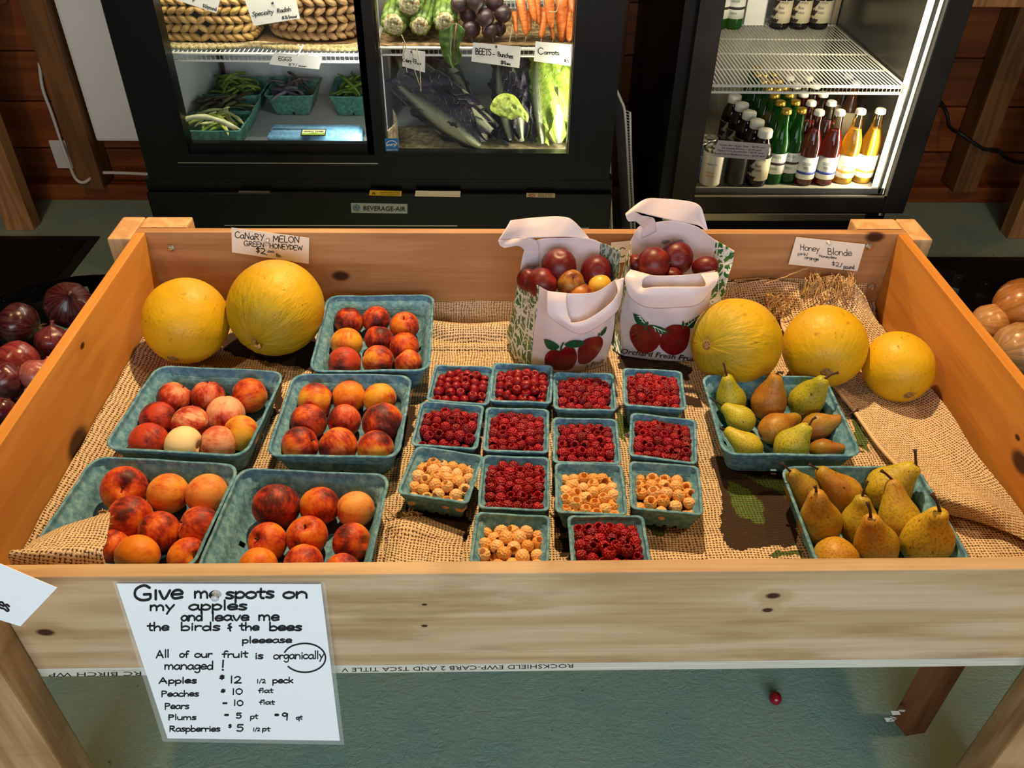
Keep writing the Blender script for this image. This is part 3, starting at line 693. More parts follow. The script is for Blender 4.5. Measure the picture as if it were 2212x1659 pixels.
# hem roll along the flap edge
E1 = [G[j, 0]+np.array([0, 0, .001]) for j in range(10, 150, 3)]
MB().tube(E1, .0032, 8).build('hem', M['burlap_side'], cloth, True)
rows = [[z_at(1545, 612, .545), z_at(1600, 600, .56), z_at(1660, 604, .575), z_at(1725, 612, .57)],
        [z_at(1550, 640, .515), z_at(1610, 640, .535), z_at(1670, 640, .54), z_at(1730, 650, .545)],
        [z_at(1560, 680, .497), z_at(1620, 690, .50), z_at(1680, 690, .505), z_at(1740, 690, .52)]]
for r in rows:
    for p in r: p[1] = min(p[1], YB-.006)
sheet('rumpled_fold', surf(rows, 50, 30), M['burlap_plain'], cloth, .0025, .007, 45, uvrot=.1)
rows = [[z_at(105, 1225, .50), z_at(160, 1225, .50), z_at(215, 1225, .50), z_at(250, 1222, .50)],
        rowY([(22, 1212), (90, 1218), (160, 1218), (226, 1216)], [.668]*4),
        rowY([(50, 1188), (110, 1178), (170, 1168), (231, 1165)], [.685, .69, .70, .70]),
        rowY([(78, 1166), (128, 1143), (182, 1127), (238, 1112)], [.72, .735, .75, .755]),
        rowY([(92, 1164), (140, 1141), (188, 1124), (232, 1112)], [.745, .76, .78, .79])]
rows[0] = [np.array([p[0], .664, .50]) for p in rows[1]]
for r in rows:
    for p in r: p[0] = max(p[0], XL+.004)
sheet('corner_flap', surf(rows, 50, 40), M['burlap_side'], cloth, .0025, .0025, 60, uvrot=.15)
rows = [rowY([(842, 1212), (880, 1213), (930, 1214), (990, 1213)], [.665]*4),
        [z_at(835, 1180, .500), z_at(880, 1185, .503), z_at(940, 1190, .50), z_at(1000, 1195, .495)],
        [z_at(838, 1140, .506), z_at(885, 1135, .508), z_at(950, 1155, .503), z_at(1000, 1165, .495)],
        [z_at(845, 1110, .495), z_at(890, 1108, .497), z_at(950, 1130, .495), z_at(1005, 1150, .492)]]
rows[0] = [np.array([p[0], .655, .497]) for p in rows[1]]
sheet('ragged_fold', surf(rows, 40, 30), M['burlap_plain'], cloth, .0025, .003, 60, uvrot=.05)
# loose threads
th = MB()
def thread(p, q, sag, n=10, r=.0009):
    p = Vector(p); q = Vector(q); w1 = Vector((random.uniform(-1, 1), random.uniform(-1, 1), random.uniform(0, 1)))*sag
    pts = [p.lerp(q, k/n)+w1*math.sin(PI*k/n)+Vector((random.uniform(-1, 1), random.uniform(-1, 1), random.uniform(-1, 1)))*.0012 for k in range(n+1)]
    th.tube(pts, r, 5)
for k in range(26):
    a = at(random.uniform(1650, 1720), random.uniform(628, 650), .555); b = at(random.uniform(1640, 1730), random.uniform(668, 695), .512); thread(a, b, .006)
for k in range(60):
    x = random.uniform(1735, 1850); a = at(x, random.uniform(585, 612), .595); b = at(x+random.uniform(-25, 15), random.uniform(620, 655), .565); thread(a, b, .010, 8, .0008)
thread(at(1650, 615, .57), at(1745, 578, .60), .01, 14, .0013); thread(at(1770, 660, .545), at(1818, 598, .59), .02, 14, .0014); thread(at(1570, 606, .56), at(1660, 600, .575), .01, 14, .0012)
for k in range(40):
    x = random.uniform(845, 900); y = random.uniform(1100, 1150); thread(at(x, y, .505), at(x+random.uniform(-25, 25), y+random.uniform(-20, 25), .500), .006, 6, .0009)
for k in range(14):
    thread(at(random.uniform(216, 238), random.uniform(1108, 1135), .60), at(random.uniform(205, 250), random.uniform(1098, 1140), .605), .006, 6, .0008)
th.V = [(min(v[0], XR-.004), min(v[1], YB-.003), v[2]) for v in th.V]
th.build('loose_threads', M['dry_stem'] if False else plain('thread', '#c9a772', '#a07c48', 200, .9), cloth, True, kind='stuff')

# ================================================================== PULP TRAYS AND BERRY BOXES
def tray_mesh(L, W, H, taper, th, rad, slots=0, rings=1, wob=.0012, seed=0):
    """moulded pulp tray: outer wall, rolled lip, inner wall; bottom centre at origin"""
    ns = 14; cs = 5
    def loop(l, w_, r):
        pts = []
        for (sx, sy, a0) in ((1, -1, -90), (1, 1, 0), (-1, 1, 90), (-1, -1, 180)):
            cx, cy = sx*(l/2-r), sy*(w_/2-r)
            for k in range(cs+1):
                a = math.radians(a0+90*k/cs); pts.append((cx+r*math.cos(a), cy+r*math.sin(a)))
            nxt = {(1, -1): (1, 1), (1, 1): (-1, 1), (-1, 1): (-1, -1), (-1, -1): (1, -1)}[(sx, sy)]
            a = math.radians(a0+90); p0 = pts[-1]; q = (nxt[0]*(l/2-r)+r*math.cos(a), nxt[1]*(w_/2-r)+r*math.sin(a))
            for k in range(1, ns): pts.append((p0[0]+(q[0]-p0[0])*k/ns, p0[1]+(q[1]-p0[1])*k/ns))
        return pts
    prof = []   # (inset from top-outer, z)
    b = taper*H
    def o(z, e=0): return (b*(1-z/H)-e, z)
    zs = [0, .0035, H*.18, H*.36, H*.55]
    prof = [(b+.006, 0), (b+.002, .0012)]+[o(z) for z in zs[1:]]+[o(H*.74), o(H*.76, .0012), o(H*.93, .0015), (-.0022, H*.965), (-.0026, H*.985), (-.001, H), (.0018, H), (th*.9, H*.975),
        (th+.0002, H*.90), (th+.0008, H*.83), (th+.0036, H*.81), (th+.0040+b*.12, H*.72), (th+.0062+b*.14, H*.70), (th+b*.28+.0055, H*.55), (th+b*.33+.0065, H*.52), (th+b*.6+.003, H*.36), (th+b*.9+.003, .012), (th+b+.008, .0045), (th+b+.016, .003)]
    V = []; n = None
    for (ins, z) in prof:
        lp = loop(L-2*ins, W-2*ins, max(rad-ins*.35, .004)); n = len(lp)
        for (x, y) in lp:
            k = mnoise.noise(Vector((x*40+seed, y*40, z*30+seed)))*wob*(.3+z/H)
            zz = z + (mnoise.noise(Vector((x*16+seed*2, y*16, 2)))*wob*1.6 if z > H*.5 else 0)
            V.append((x*(1+k/max(L, .05)), y*(1+k/max(W, .05)), zz))
    F = []
    R = len(prof); slot_rows = (3, 4); inner = (R-5, R-4)
    side = n//4
    holes = set()
    if slots:
        for sd in range(4):
            base_ = sd*side + cs
            for k in range(slots):
                c = base_ + int(round(ns*(k+1)/(slots+1)))
                holes.add(c % n)
    for r in range(R-1):
        for k in range(n):
            if k in holes and (r in (1, 2) or r in (R-3,)): continue
            a, b2 = r*n+k, r*n+(k+1) % n
            F.append((a, b2, b2+n, a+n))
    F.append(tuple(range(n))[::-1]); F.append(tuple(range((R-1)*n, R*n)))
    return V, F
def fit_quad(q, z):
    P = [at(a, b, z) for a, b in q]   # BL, BR, FR, FL
    c = sum(P)/4; ex = (P[1]-P[0]+P[2]-P[3])/2; ey = (P[0]-P[3]+P[1]-P[2])/2
    return c, math.hypot(ex[0], ex[1]), math.hypot(ey[0], ey[1]), math.atan2(ex[1], ex[0])
ZT = .4905
def tray(name, q, H, label, cat, group, taper=.32, slots=0, rad=.02, mat='pulp', size=None, seed=1, inner_off=0, zb=ZT):
    c, L, W, a = fit_quad(q, zb+H)
    if size:
        L, W = size
        e = Vector((math.cos(a), math.sin(a), 0)); n_ = Vector((-e.y, e.x, 0))
        b = (Vector(at(q[0][0], q[0][1], zb+H))+Vector(at(q[1][0], q[1][1], zb+H)))/2; c = b - n_*W/2
    V, F = tray_mesh(L, W, H, taper, .0022, rad, slots, seed=seed)
    o = mk(name, V, F, M[mat], None, True, label=label, cat=cat, group=group)
    o.location = (c[0], c[1], zb); o.rotation_euler[2] = a
    return o, L, W, a
TRAYS = {}
SZB = None
tq = {
 'back': ([(703, 643), (941, 633), (920, 803), (676, 797)], 'teal pulp tray of nine small peaches behind, against the back board', None),
 'middle left': ([(320, 790), (593, 802), (552, 985), (246, 966)], 'teal pulp tray of ten mixed pale and dark peaches near the left wall', None),
 'centre': ([(630, 806), (887, 812), (862, 985), (583, 984)], 'teal pulp tray of nine peaches between two other trays, left of the berries', None),
 'front left': ([(203, 988), (517, 1003), None, None], 'teal pulp tray of peaches in the front left corner under the burlap flap', None),
 'front middle': ([(530, 1015), (829, 1023), None, None], 'teal pulp tray of peaches at the front, right of the corner tray', None)}
H4 = .058
for k, (q, lab, _) in tq.items():
    if q[2] is None:
        q = [q[0], q[1], (q[1][0]-40, q[1][1]+180), (q[0][0]-60, q[0][1]+170)]
        o, L, W, a = tray('fruit_tray', q, H4, lab, 'tray', 'peach trays', size=(.230, .205), seed=len(TRAYS)*3, slots=1, rad=.024)
    else:
        o, L, W, a = tray('fruit_tray', q, H4, lab, 'tray', 'peach trays', seed=len(TRAYS)*3, slots=1, rad=.024)
    TRAYS[k] = (o, L, W, a); print('TRAY', k, round(L, 3), round(W, 3), round(math.degrees(a), 1))
def zq(pts, s=.3309, ox=1480, oy=780): return [(ox+x*s, oy+y*s) for x, y in pts]
for k, q, lab in (('upper pear', zq([(140, 98), (930, 98), (1135, 625), (225, 592)]), 'teal pulp tray of nine pears below the yellow melons'),
                  ('front pear', zq([(618, 690), (1500, 690), (1900, 1340), (880, 1340)]), 'teal pulp tray of upright pears in the front right corner')):
    o, L, W, a = tray('fruit_tray', q, H4, lab, 'tray', 'pear trays', seed=len(TRAYS)*3, slots=2, rad=.022); TRAYS[k] = (o, L, W, a); print('TRAY', k, round(L, 3), round(W, 3), round(math.degrees(a), 1))

def z2(pts): return [(820+x*.3345, 760+y*.3345) for x, y in pts]
BX = [ # name, quad, kind, n top, label
 ('r1c1', [(345, 80), (718, 105), (715, 335), (330, 312)], 'red', 30, 'berry box of red raspberries, back left of the berry rows'),
 ('r1c2', [(735, 70), (1108, 90), (1105, 328), (722, 312)], 'red', 32, 'heaped berry box of red raspberries below the left carrier bag'),
 ('r1c3', [(1125, 130), (1508, 145), (1522, 378), (1135, 365)], 'red', 34, 'berry box of red raspberries, back row third from the left'),
 ('r1c4', [(1572, 103), (1945, 128), (1975, 368), (1590, 345)], 'red', 36, 'berry box of red raspberries, back right of the berry rows'),
 ('r2c1', [(243, 322), (638, 347), (655, 622), (243, 600)], 'red', 30, 'berry box of red raspberries, second row nearest the peaches'),
 ('r2c2', [(692, 362), (1088, 374), (1082, 648), (675, 632)], 'red', 32, 'berry box of red raspberries, second row second from the left'),
 ('r2c3', [(1125, 425), (1530, 440), (1550, 722), (1130, 708)], 'red', 34, 'berry box of red raspberries, second row third from the left'),
 ('r2c4', [(1625, 397), (2030, 440), (2050, 718), (1620, 665)], 'red', 36, 'berry box of red raspberries, second row nearest the pears'),
 ('r3c1', [(213, 612), (638, 665), (592, 985), (150, 905)], 'gold', 27, 'tilted berry box of golden raspberries beside the peach trays'),
 ('r3c2', [(668, 672), (1090, 685), (1087, 1022), (648, 1002)], 'red', 36, 'berry box of red raspberries between two golden raspberry boxes'),
 ('r3c3', [(1137, 720), (1560, 725), (1592, 1050), (1148, 1030)], 'gold', 27, 'berry box of golden raspberries in the middle of the third row'),
 ('r3c4', [(1618, 705), (2050, 745), (2090, 1045), (1630, 1012)], 'gold', 21, 'part-empty berry box of golden raspberries nearest the pears'),
 ('r4c2', [(632, 1035), (1090, 1072), (1088, 1395), (590, 1375)], 'gold', 22, 'berry box of golden raspberries at the front edge of the bin'),
 ('r4c3', [(1243, 1060), (1712, 1066), (1735, 1400), (1228, 1400)], 'red', 32, 'berry box of red raspberries at the front edge of the bin'),
]
HB = .050
berry_boxes = []
for i, (nm, q, kind, n, lab) in enumerate(BX):
    o, L, W, a = tray('berry_box', z2(q), HB, 'teal pulp '+lab, 'berry box', 'teal pulp berry boxes', taper=.24, slots=3, rad=.009, seed=i*5+2)
    berry_boxes.append((nm, o, L, W, a, kind, n, lab)); print('BOX', nm, round(L, 3), round(W, 3), round(math.degrees(a), 1))

# ------------------------------------------------------------------ raspberries
def berry_mesh(name, sub, seed, mat, squash=1.12, amp=.15):
    r2 = random.Random(seed); bm = bmesh.new(); bmesh.ops.create_icosphere(bm, subdivisions=sub, radius=1)
    N = 74; pts = []
    for k in range(N):
        zz = 1-2*(k+.5)/N; ph = k*2.39996+r2.uniform(-.1, .1); rr = math.sqrt(max(0, 1-zz*zz)); pts.append(Vector((rr*math.cos(ph), rr*math.sin(ph), zz)))
    co = np.array([v.co[:] for v in bm.verts]); P = np.array([p[:] for p in pts]); dot = (co @ P.T).max(axis=1)
    ang = np.arccos(np.clip(dot, -1, 1)); bmp = np.sqrt(np.clip(1-(ang/.205)**2, 0, 1))
    rad = 1.01-amp+amp*bmp
    th_ = np.arccos(np.clip(co[:, 2], -1, 1))
    out = co*rad[:, None]; out[:, 2] *= squash
    hole = th_ < .56
    f = np.clip(1-th_/.56, 0, 1)
    out[:, 2] -= np.where(hole, 1.15*np.minimum(1, f*2.2), 0); out[:, 0:2] *= np.where(hole, .75+.25*(1-f), 1)[:, None]
    out[:, :2] *= (1-.14*np.clip(-out[:, 2], 0, 1))[:, None]
    for v, c in zip(bm.verts, out): v.co = c
    me = bpy.data.meshes.new(name); bm.to_mesh(me); bm.free(); me.materials.append(mat); me.shade_smooth(); return me
berry_me = [berry_mesh('raspberry', 5, s, M['berry'], q) for s, q in ((1, 1.1), (2, 1.2), (3, 1.02))]
gold_me = [berry_mesh('raspberry', 5, s, M['berry'], q, .08) for s, q in ((11, 1.05), (12, 1.15), (13, .98))]
low = [berry_mesh('low', 3, s, M['berry'], q) for s, q in ((4, 1.1), (5, 1.2))]
low_np = [(np.array([v.co[:] for v in m.vertices]), [tuple(p.vertices) for p in m.polygons]) for m in low]
def relax(n, hx, hy, dmin, seed):
    r = np.random.default_rng(seed); P = r.uniform(-1, 1, (n, 2))*[hx, hy]
    for _ in range(160):
        d = P[:, None]-P[None]; L = np.linalg.norm(d, axis=2)+np.eye(n); push = np.clip(dmin-L, 0, None)*(1-np.eye(n))
        P += .25*(d/L[..., None]*push[..., None]).sum(1); P = np.clip(P, [-hx, -hy], [hx, hy])
    return P
ORD = ['first', 'second', 'third', 'fourth', 'fifth', 'sixth', 'seventh', 'eighth', 'ninth', 'tenth']
ROWN = ['back row', 'second row', 'middle row', 'fourth row', 'front row']
SHORT = {'r1c1': 'back left berry box', 'r1c2': 'box under the carrier bag', 'r1c3': 'third box of the back row', 'r1c4': 'back right berry box',
 'r2c1': 'second-row box nearest the peaches', 'r2c2': 'second-row box, second from left', 'r2c3': 'second-row box, third from left', 'r2c4': 'second-row box nearest the pears',
 'r3c1': 'tilted box beside the peaches', 'r3c2': 'box between two golden ones', 'r3c3': 'middle golden box', 'r3c4': 'part-empty box near the pears', 'r4c2': 'golden box at the front edge', 'r4c3': 'red box at the front edge'}
stuffR, stuffG = MB(), MB(); nind = 0
order = sorted(berry_boxes, key=lambda b: b[1].location.y)
for nm, o, L, W, a, kind, n, lab in order:
    gold = kind == 'gold'; s = .0096 if not gold else .0104
    hx, hy = L/2-.0145, W/2-.0145; ca_, sa_ = math.cos(a), math.sin(a)
    top = relax(n, hx, hy, s*1.85, hash(nm) % 1000 if False else sum(map(ord, nm)))
    lowp = relax(int(n*.62), hx*.93, hy*.93, s*2, sum(map(ord, nm))+5)
    base_z = ZT+HB*(.74 if not gold else .56); mound = .013 if nm in ('r1c2', 'r2c1', 'r4c3', 'r1c1') else .008
    def place(p, z, st, k):
        x = o.location.x+p[0]*ca_-p[1]*sa_; y = o.location.y+p[0]*sa_+p[1]*ca_
        R_ = Matrix.Rotation(random.uniform(0, 6.28), 3, 'Z') @ Matrix.Rotation(random.choice([random.gauss(0, .4), random.uniform(.5, 3.1), random.uniform(1.2, 3.14)]), 3, 'X') @ Matrix.Rotation(random.uniform(0, 6.28), 3, 'Z')
        ss = s*random.uniform(.9, 1.1); return x, y, z, R_, ss
    individual = gold or nind+len(top) <= 298
    order_ = sorted(range(len(top)), key=lambda q: -top[q][1]); nr = 5; rows_ = [sorted(order_[len(top)*r_//nr:len(top)*(r_+1)//nr], key=lambda q: top[q][0]) for r_ in range(nr)]
    pos_ = {q: (r_, c_) for r_, rw in enumerate(rows_) for c_, q in enumerate(rw)}
    if not gold and individual: nind += len(top)
    for k, p in enumerate(lowp):
        x, y, z, R_, ss = place(p, base_z-.011, None, k); Vn, Fn = low_np[k % 2]
        W_ = (np.array(R_) @ (Vn.T*ss)).T + [x, y, z]; (stuffG if gold else stuffR).add(W_, Fn)
    for k, p in enumerate(top):
        rr = (p[0]/hx)**2+(p[1]/hy)**2
        x, y, z, R_, ss = place(p, base_z+mound*(1-rr*.7)+random.uniform(-.002, .003), None, k)
        if individual:
            b = bpy.data.objects.new('golden_raspberry' if gold else 'red_raspberry', (gold_me if gold else berry_me)[k % 3]); COL.objects.link(b)
            b.matrix_world = Matrix.Translation((x, y, z)) @ (R_*ss).to_4x4()
            b['label'] = ('golden' if gold else 'red')+' raspberry, '+ORD[pos_[k][1]]+' from left, '+ROWN[pos_[k][0]]+' of the '+SHORT[nm]
            b['category'] = 'raspberry'; b['group'] = ('golden' if gold else 'red')+' raspberries in the '+SHORT[nm]
            if gold:
                c = C(random.choice(['#efbd74', '#f2c680', '#f3cd92', '#eab061'])); b.color = (c[0], c[1], c[2], .15)
            else:
                c = C(random.choice(['#9a0e1c', '#ab1422', '#840b1a', '#a2121f'] + (['#c8222a'] if nm in ('r1c1', 'r1c2') else []))); b.color = (c[0], c[1], c[2], 1)
        else:
            Vn, Fn = low_np[k % 2]; W_ = (np.array(R_) @ (Vn.T*ss)).T + [x, y, z]; stuffR.add(W_, Fn)
o = stuffR.build('red_raspberries', M['berry'], None, True, kind='stuff'); c = C('#8c0e1c'); o.color = (c[0], c[1], c[2], 0)
tag(o, 'deeper and farther red raspberries filling the berry boxes', 'raspberries')
o = stuffG.build('golden_raspberries', M['berry'], None, True, kind='stuff'); c = C('#e6ad60'); o.color = (c[0], c[1], c[2], 0)
tag(o, 'deeper golden raspberries under the top ones in four boxes', 'raspberries')

# ================================================================== FRUIT
def revolve(prof, n=32):
    V = []; F = []
    for r, z in prof:
        for k in range(n): V.append([r*math.cos(2*PI*k/n), r*math.sin(2*PI*k/n), z])
    for i in range(len(prof)-1):
        for k in range(n): F.append((i*n+k, i*n+(k+1) % n, (i+1)*n+(k+1) % n, (i+1)*n+k))
    F.append(tuple(range(n))[::-1]); F.append(tuple(range((len(prof)-1)*n, len(prof)*n)))
    return np.array(V), F
def peach_mesh(name, seed):
    n, m = 36, 24; V = []; F = []; r2 = random.Random(seed); a0 = 0
    asym = r2.uniform(.02, .06)
    for i in range(m+1):
        th = PI*i/m
        for k in range(n):
            ph = 2*PI*k/n
            dim = math.exp(-(th/.30)**2)*.30; bot = math.exp(-((PI-th)/.25)**2)*.07
            d = min(abs(ph-a0), 2*PI-abs(ph-a0)); cr = .055*math.exp(-(d/.16)**2)*math.sin(th)**.35
            lob = .02*math.cos(2*ph)*math.sin(th)
            r = 1-dim-bot-cr+lob+asym*math.cos(ph)*math.sin(th)
            V.append((r*math.sin(th)*math.cos(ph), r*math.sin(th)*math.sin(ph), r*math.cos(th)*(.97)))
    for i in range(m):
        for k in range(n): F.append((i*n+k, (i+1)*n+k, (i+1)*n+(k+1) % n, i*n+(k+1) % n))
    me = bpy.data.meshes.new(name); me.from_pydata([(a*.031, b*.031, c*.031) for a, b, c in V], [], F)
    bm = bmesh.new(); bm.from_mesh(me); bmesh.ops.remove_doubles(bm, verts=bm.verts, dist=1e-5); bm.to_mesh(me); bm.free()
    me.materials.append(M['peach']); me.shade_smooth(); return me
PM = [peach_mesh('peach', s) for s in range(3)]
stem_me = MB().lathe([(.0022, -.002), (.0016, .003), (.0018, .0055), (0, .006)], (0, 0, 0), 8).V
def wcol(o, h, al): c = C(h); o.color = (c[0], c[1], c[2], al)
Y_, O_, K_, D_c, W_c = '#e2a42c', '#e28a1c', '#dca074', '#983420', '#ecd9a4'
PE = {  # px, py, r px, base colour, blush, stem direction (x right, y toward viewer, z up), word
'back': [[(752, 695, 31, Y_, 1.0, (0, 0, -1), 'dark red'), (813, 691, 30, O_, .95, (0, 0, -1), 'orange-red'), (872, 704, 31, O_, .75, (.1, .2, 1), 'orange stemmed')],
         [(750, 741, 34, Y_, .45, (0, 1, -.5), 'golden orange'), (819, 733, 31, O_, .85, (.1, -.5, .8), 'red bruised'), (873, 750, 32, O_, .75, (0, .3, -1), 'orange-red')],
         [(744, 785, 37, D_c, .8, (-1, .3, .2), 'red and yellow'), (817, 780, 35, Y_, .85, (.8, 0, -.4), 'mottled red'), (881, 785, 30, Y_, .6, (-.6, -.4, .6), 'pale yellow')]],
'middle left': [[(376, 861, 37, K_, .85, (.6, -.5, .6), 'dark pink'), (450, 857, 36, K_, .85, (0, -.5, .8), 'pink creased'), (539, 854, 38, O_, .55, (-1, .4, -.2), 'orange')],
         [(341, 906, 39, D_c, .95, (.5, -.5, -.4), 'dark red'), (412, 917, 41, W_c, .75, (1, .3, -.3), 'red and cream'), (487, 896, 41, '#e6ac84', .45, (0, .4, -1), 'pale pink')],
         [(321, 954, 42, D_c, .85, (0, 0, -1), 'deep red'), (397, 960, 40, W_c, -.3, (1, .2, 0), 'cream white'), (471, 960, 40, K_, .62, (-1, .2, .3), 'dusty pink'), (521, 934, 38, Y_, .42, (-.6, .4, .5), 'yellow-orange')]],
'centre': [[(681, 866, 39, Y_, .55, (1, 0, -.2), 'yellow with red'), (752, 857, 35, O_, .5, (0, 0, -1), 'light orange'), (822, 861, 35, Y_, .5, (-.1, -.8, .5), 'yellow-orange')],
         [(666, 911, 39, O_, .9, (0, 0, -1), 'red'), (744, 908, 36, '#e08858', .78, (0, 1, -.3), 'rosy orange'), (825, 914, 44, Y_, .95, (.3, .5, -.8), 'large dark red')],
         [(648, 961, 40, O_, .85, (.8, 0, .4), 'streaked orange-red'), (731, 963, 42, Y_, .92, (-.6, -.6, .4), 'dark red'), (811, 968, 40, Y_, .65, (-.5, -.8, .4), 'yellow and red')]],
'front left': [[(269, 1056, 49, O_, .72, (.3, .6, .7), 'orange and purple'), (362, 1066, 44, '#e6a240', .38, (-1, -.2, 0), 'golden'), (449, 1066, 44, '#e2984a', .55, (0, -.2, -1), 'golden red-cheeked')],
         [(281, 1120, 49, O_, .9, (1, .2, .1), 'red'), (343, 1147, 44, O_, .92, (0, 0, -1), 'dark red'), (431, 1137, 45, '#e08a48', .72, (-.7, .1, .4), 'rosy orange')],
         [(244, 1180, 37, O_, .9, (0, 0, -1), 'half-hidden red'), (299, 1202, 46, O_, .35, (-.4, .8, 0), 'bright orange'), (406, 1202, 42, O_, .6, (.6, .4, .5), 'orange')]],
'front middle': [[(596, 1094, 50, '#9a4a38', 1.05, (0, -.9, .3), 'large purple-red'), (692, 1094, 43, O_, .78, (.3, .4, -.8), 'orange-red'), (770, 1100, 40, '#e6a050', .40, (0, 0, -1), 'golden')],
         [(578, 1170, 42, O_, .70, (-.4, .4, .7), 'orange'), (665, 1157, 44, O_, .82, (0, .15, 1), 'red with a stem dimple'), (760, 1170, 42, O_, .85, (.7, .3, .3), 'red-orange')],
         [(559, 1222, 40, O_, .7, (0, .4, -1), 'orange'), (654, 1219, 42, O_, .75, (0, .2, -1), 'orange-red'), (739, 1232, 38, O_, .85, (0, 0, -1), 'red')]]}
POSN = {3: ['left', 'centre', 'right'], 4: ['left', 'centre left', 'centre right', 'right']}
i = 0
for tr, rows in PE.items():
    for ri, row in enumerate(rows):
        for ci, (px, py, r, col, bl, dr, word) in enumerate(row):
            rad = .030
            for _ in range(3):
                zc = ZT+.004+rad; P = at(px, py, zc); rad = r*mpp(P)*1.0
            P = at(px, py, zc)
            o = bpy.data.objects.new('peach', PM[i % 3]); COL.objects.link(o)
            q = Vector((dr[0], -dr[1], dr[2])).to_track_quat('Z', 'Y').to_matrix().to_4x4() @ Matrix.Rotation(random.uniform(2.5, 6), 4, 'Z')
            s = rad/.0305
            o.matrix_world = Matrix.Translation(P) @ q @ Matrix.Diagonal((s, s, s, 1)); wcol(o, col, bl+.08)
            tag(o, f"{word} peach, {['back row', 'middle row', 'front row'][ri]} {POSN[len(row)][ci]} of the {tr} tray", 'peach', None, f'peaches in the {tr} tray')
            o['kind'] = 'thing'; o['group'] = f'peaches in the {tr} tray'
            if dr[2] > .3 or dr[1] < 0:
                mk('stem', [(a*.9, b*.9, c+.0225) for a, b, c in stem_me], [tuple((k, (k+1) % 8, 8*r_+8+(k+1) % 8 if 0 else (k+1) % 8+8*(r_+1), k+8*(r_+1))) if 0 else (8*r_+k, 8*r_+(k+1) % 8, 8*(r_+1)+(k+1) % 8, 8*(r_+1)+k) for r_ in range(3) for k in range(8)], M['stem'], o, True, world=False)
            i += 1

# ---- pears
PROF = [(0.0, -1.0), (.18, -.99), (.42, -.93), (.70, -.74), (.90, -.42), (1.0, 0), (.985, .30), (.91, .62), (.78, .92), (.63, 1.20), (.52, 1.45), (.44, 1.70), (.36, 1.90), (.24, 2.02), (.10, 2.05), (0, 2.03)]
def pear_mesh(name, seed, fat=1.0, lng=1.0):
    V, F = revolve([(r*fat, z*(lng if z > 0 else 1)) for r, z in PROF], 28); r2 = random.Random(seed)
    bx, by = r2.uniform(-.16, .16), r2.uniform(-.16, .16)
    for v in V:
        k = mnoise.noise(Vector((v[0]*1.1+seed, v[1]*1.1, v[2]*1.1)))*.09; s = 1+k; v[0] *= s; v[1] *= s
        t = max(0, v[2])/2; v[0] += bx*t*t; v[1] += by*t*t
    me = bpy.data.meshes.new(name); me.from_pydata([tuple(v) for v in V], [], F); me.materials.append(M['pear']); me.shade_smooth(); return me, (bx, by)
PRM = [pear_mesh('pear', s, f, l) for s, f, l in ((1, 1, 1.0), (2, .98, .92), (3, 1.0, 1.08), (4, 1.03, .86))]
def pearstem(L, bend): return MB().tube([(0, 0, -.15), (0, 0, .0), (bend*.15, 0, L*.35), (bend*.5, 0, L*.7), (bend, 0, L)], [.055, .06, .05, .052, .075], 8)
PEARS = [('upper pear', [
 ((300, 265), (262, 118), (250, 10), 97, '#a9a828', .25, 'u', 'small green-yellow', 'standing back left'),
 ((545, 275), (612, 108), (640, 78), 118, '#b98a34', .85, 'u', 'russet orange', 'standing at the back'),
 ((785, 265), (905, 125), (1000, 75), 112, '#aaa82a', .35, 'u', 'bruised green-yellow', 'at the back right'),
 ((370, 385), (220, 268), (135, 222), 88, '#b3ae2c', .2, 'f', 'speckled green', 'lying at the left'),
 ((575, 445), (722, 372), (738, 378), 98, '#b88c36', .75, 'f', 'brownish', 'in the middle'),
 ((850, 430), (1030, 392), (1130, 318), 92, '#b88a38', .85, 'f', 'orange-brown', 'leaning over the right rim'),
 ((420, 565), (268, 455), (228, 440), 88, '#c2b234', .15, 'f', 'yellow', 'lying at the front left'),
 ((690, 560), (785, 425), (855, 365), 108, '#b2ae30', .2, 'u', 'yellow-green', 'in the front centre'),
 ((885, 580), (1100, 568), (1215, 540), 74, '#a85a28', 1.1, 'f', 'red', 'lying at the front right')]),
 ('front pear', [
 ((775, 860), (682, 728), (628, 665), 112, '#b09038', .6, 'u', 'green and orange', 'back left'),
 ((1045, 880), (882, 728), (808, 675), 118, '#c49a34', .65, 'u', 'orange-shouldered', 'back centre'),
 ((1320, 840), (1475, 685), (1500, 578), 140, '#c4ae30', .35, 'u', 'large yellow', 'back right'),
 ((885, 1070), (843, 885), (838, 855), 138, '#c69e34', .6, 'u', 'plump yellow-orange', 'left'),
 ((1140, 1080), (1158, 890), (1190, 780), 128, '#b6a432', .3, 'u', 'green-yellow', 'in the middle'),
 ((1400, 1060), (1348, 800), (1280, 715), 132, '#c0a434', .5, 'u', 'long freckled', 'right of the middle'),
 ((980, 1290), (985, 1460), (985, 1480), 140, '#c8962e', .45, 'e', 'end-on yellow', 'front left, showing its base'),
 ((1250, 1220), (1205, 1055), (1190, 920), 145, '#c89a30', .55, 'u', 'yellow-orange', 'front centre'),
 ((1570, 1180), (1630, 980), (1610, 865), 165, '#cdaa2e', .3, 'u', 'big golden', 'front right')])]
i = 0
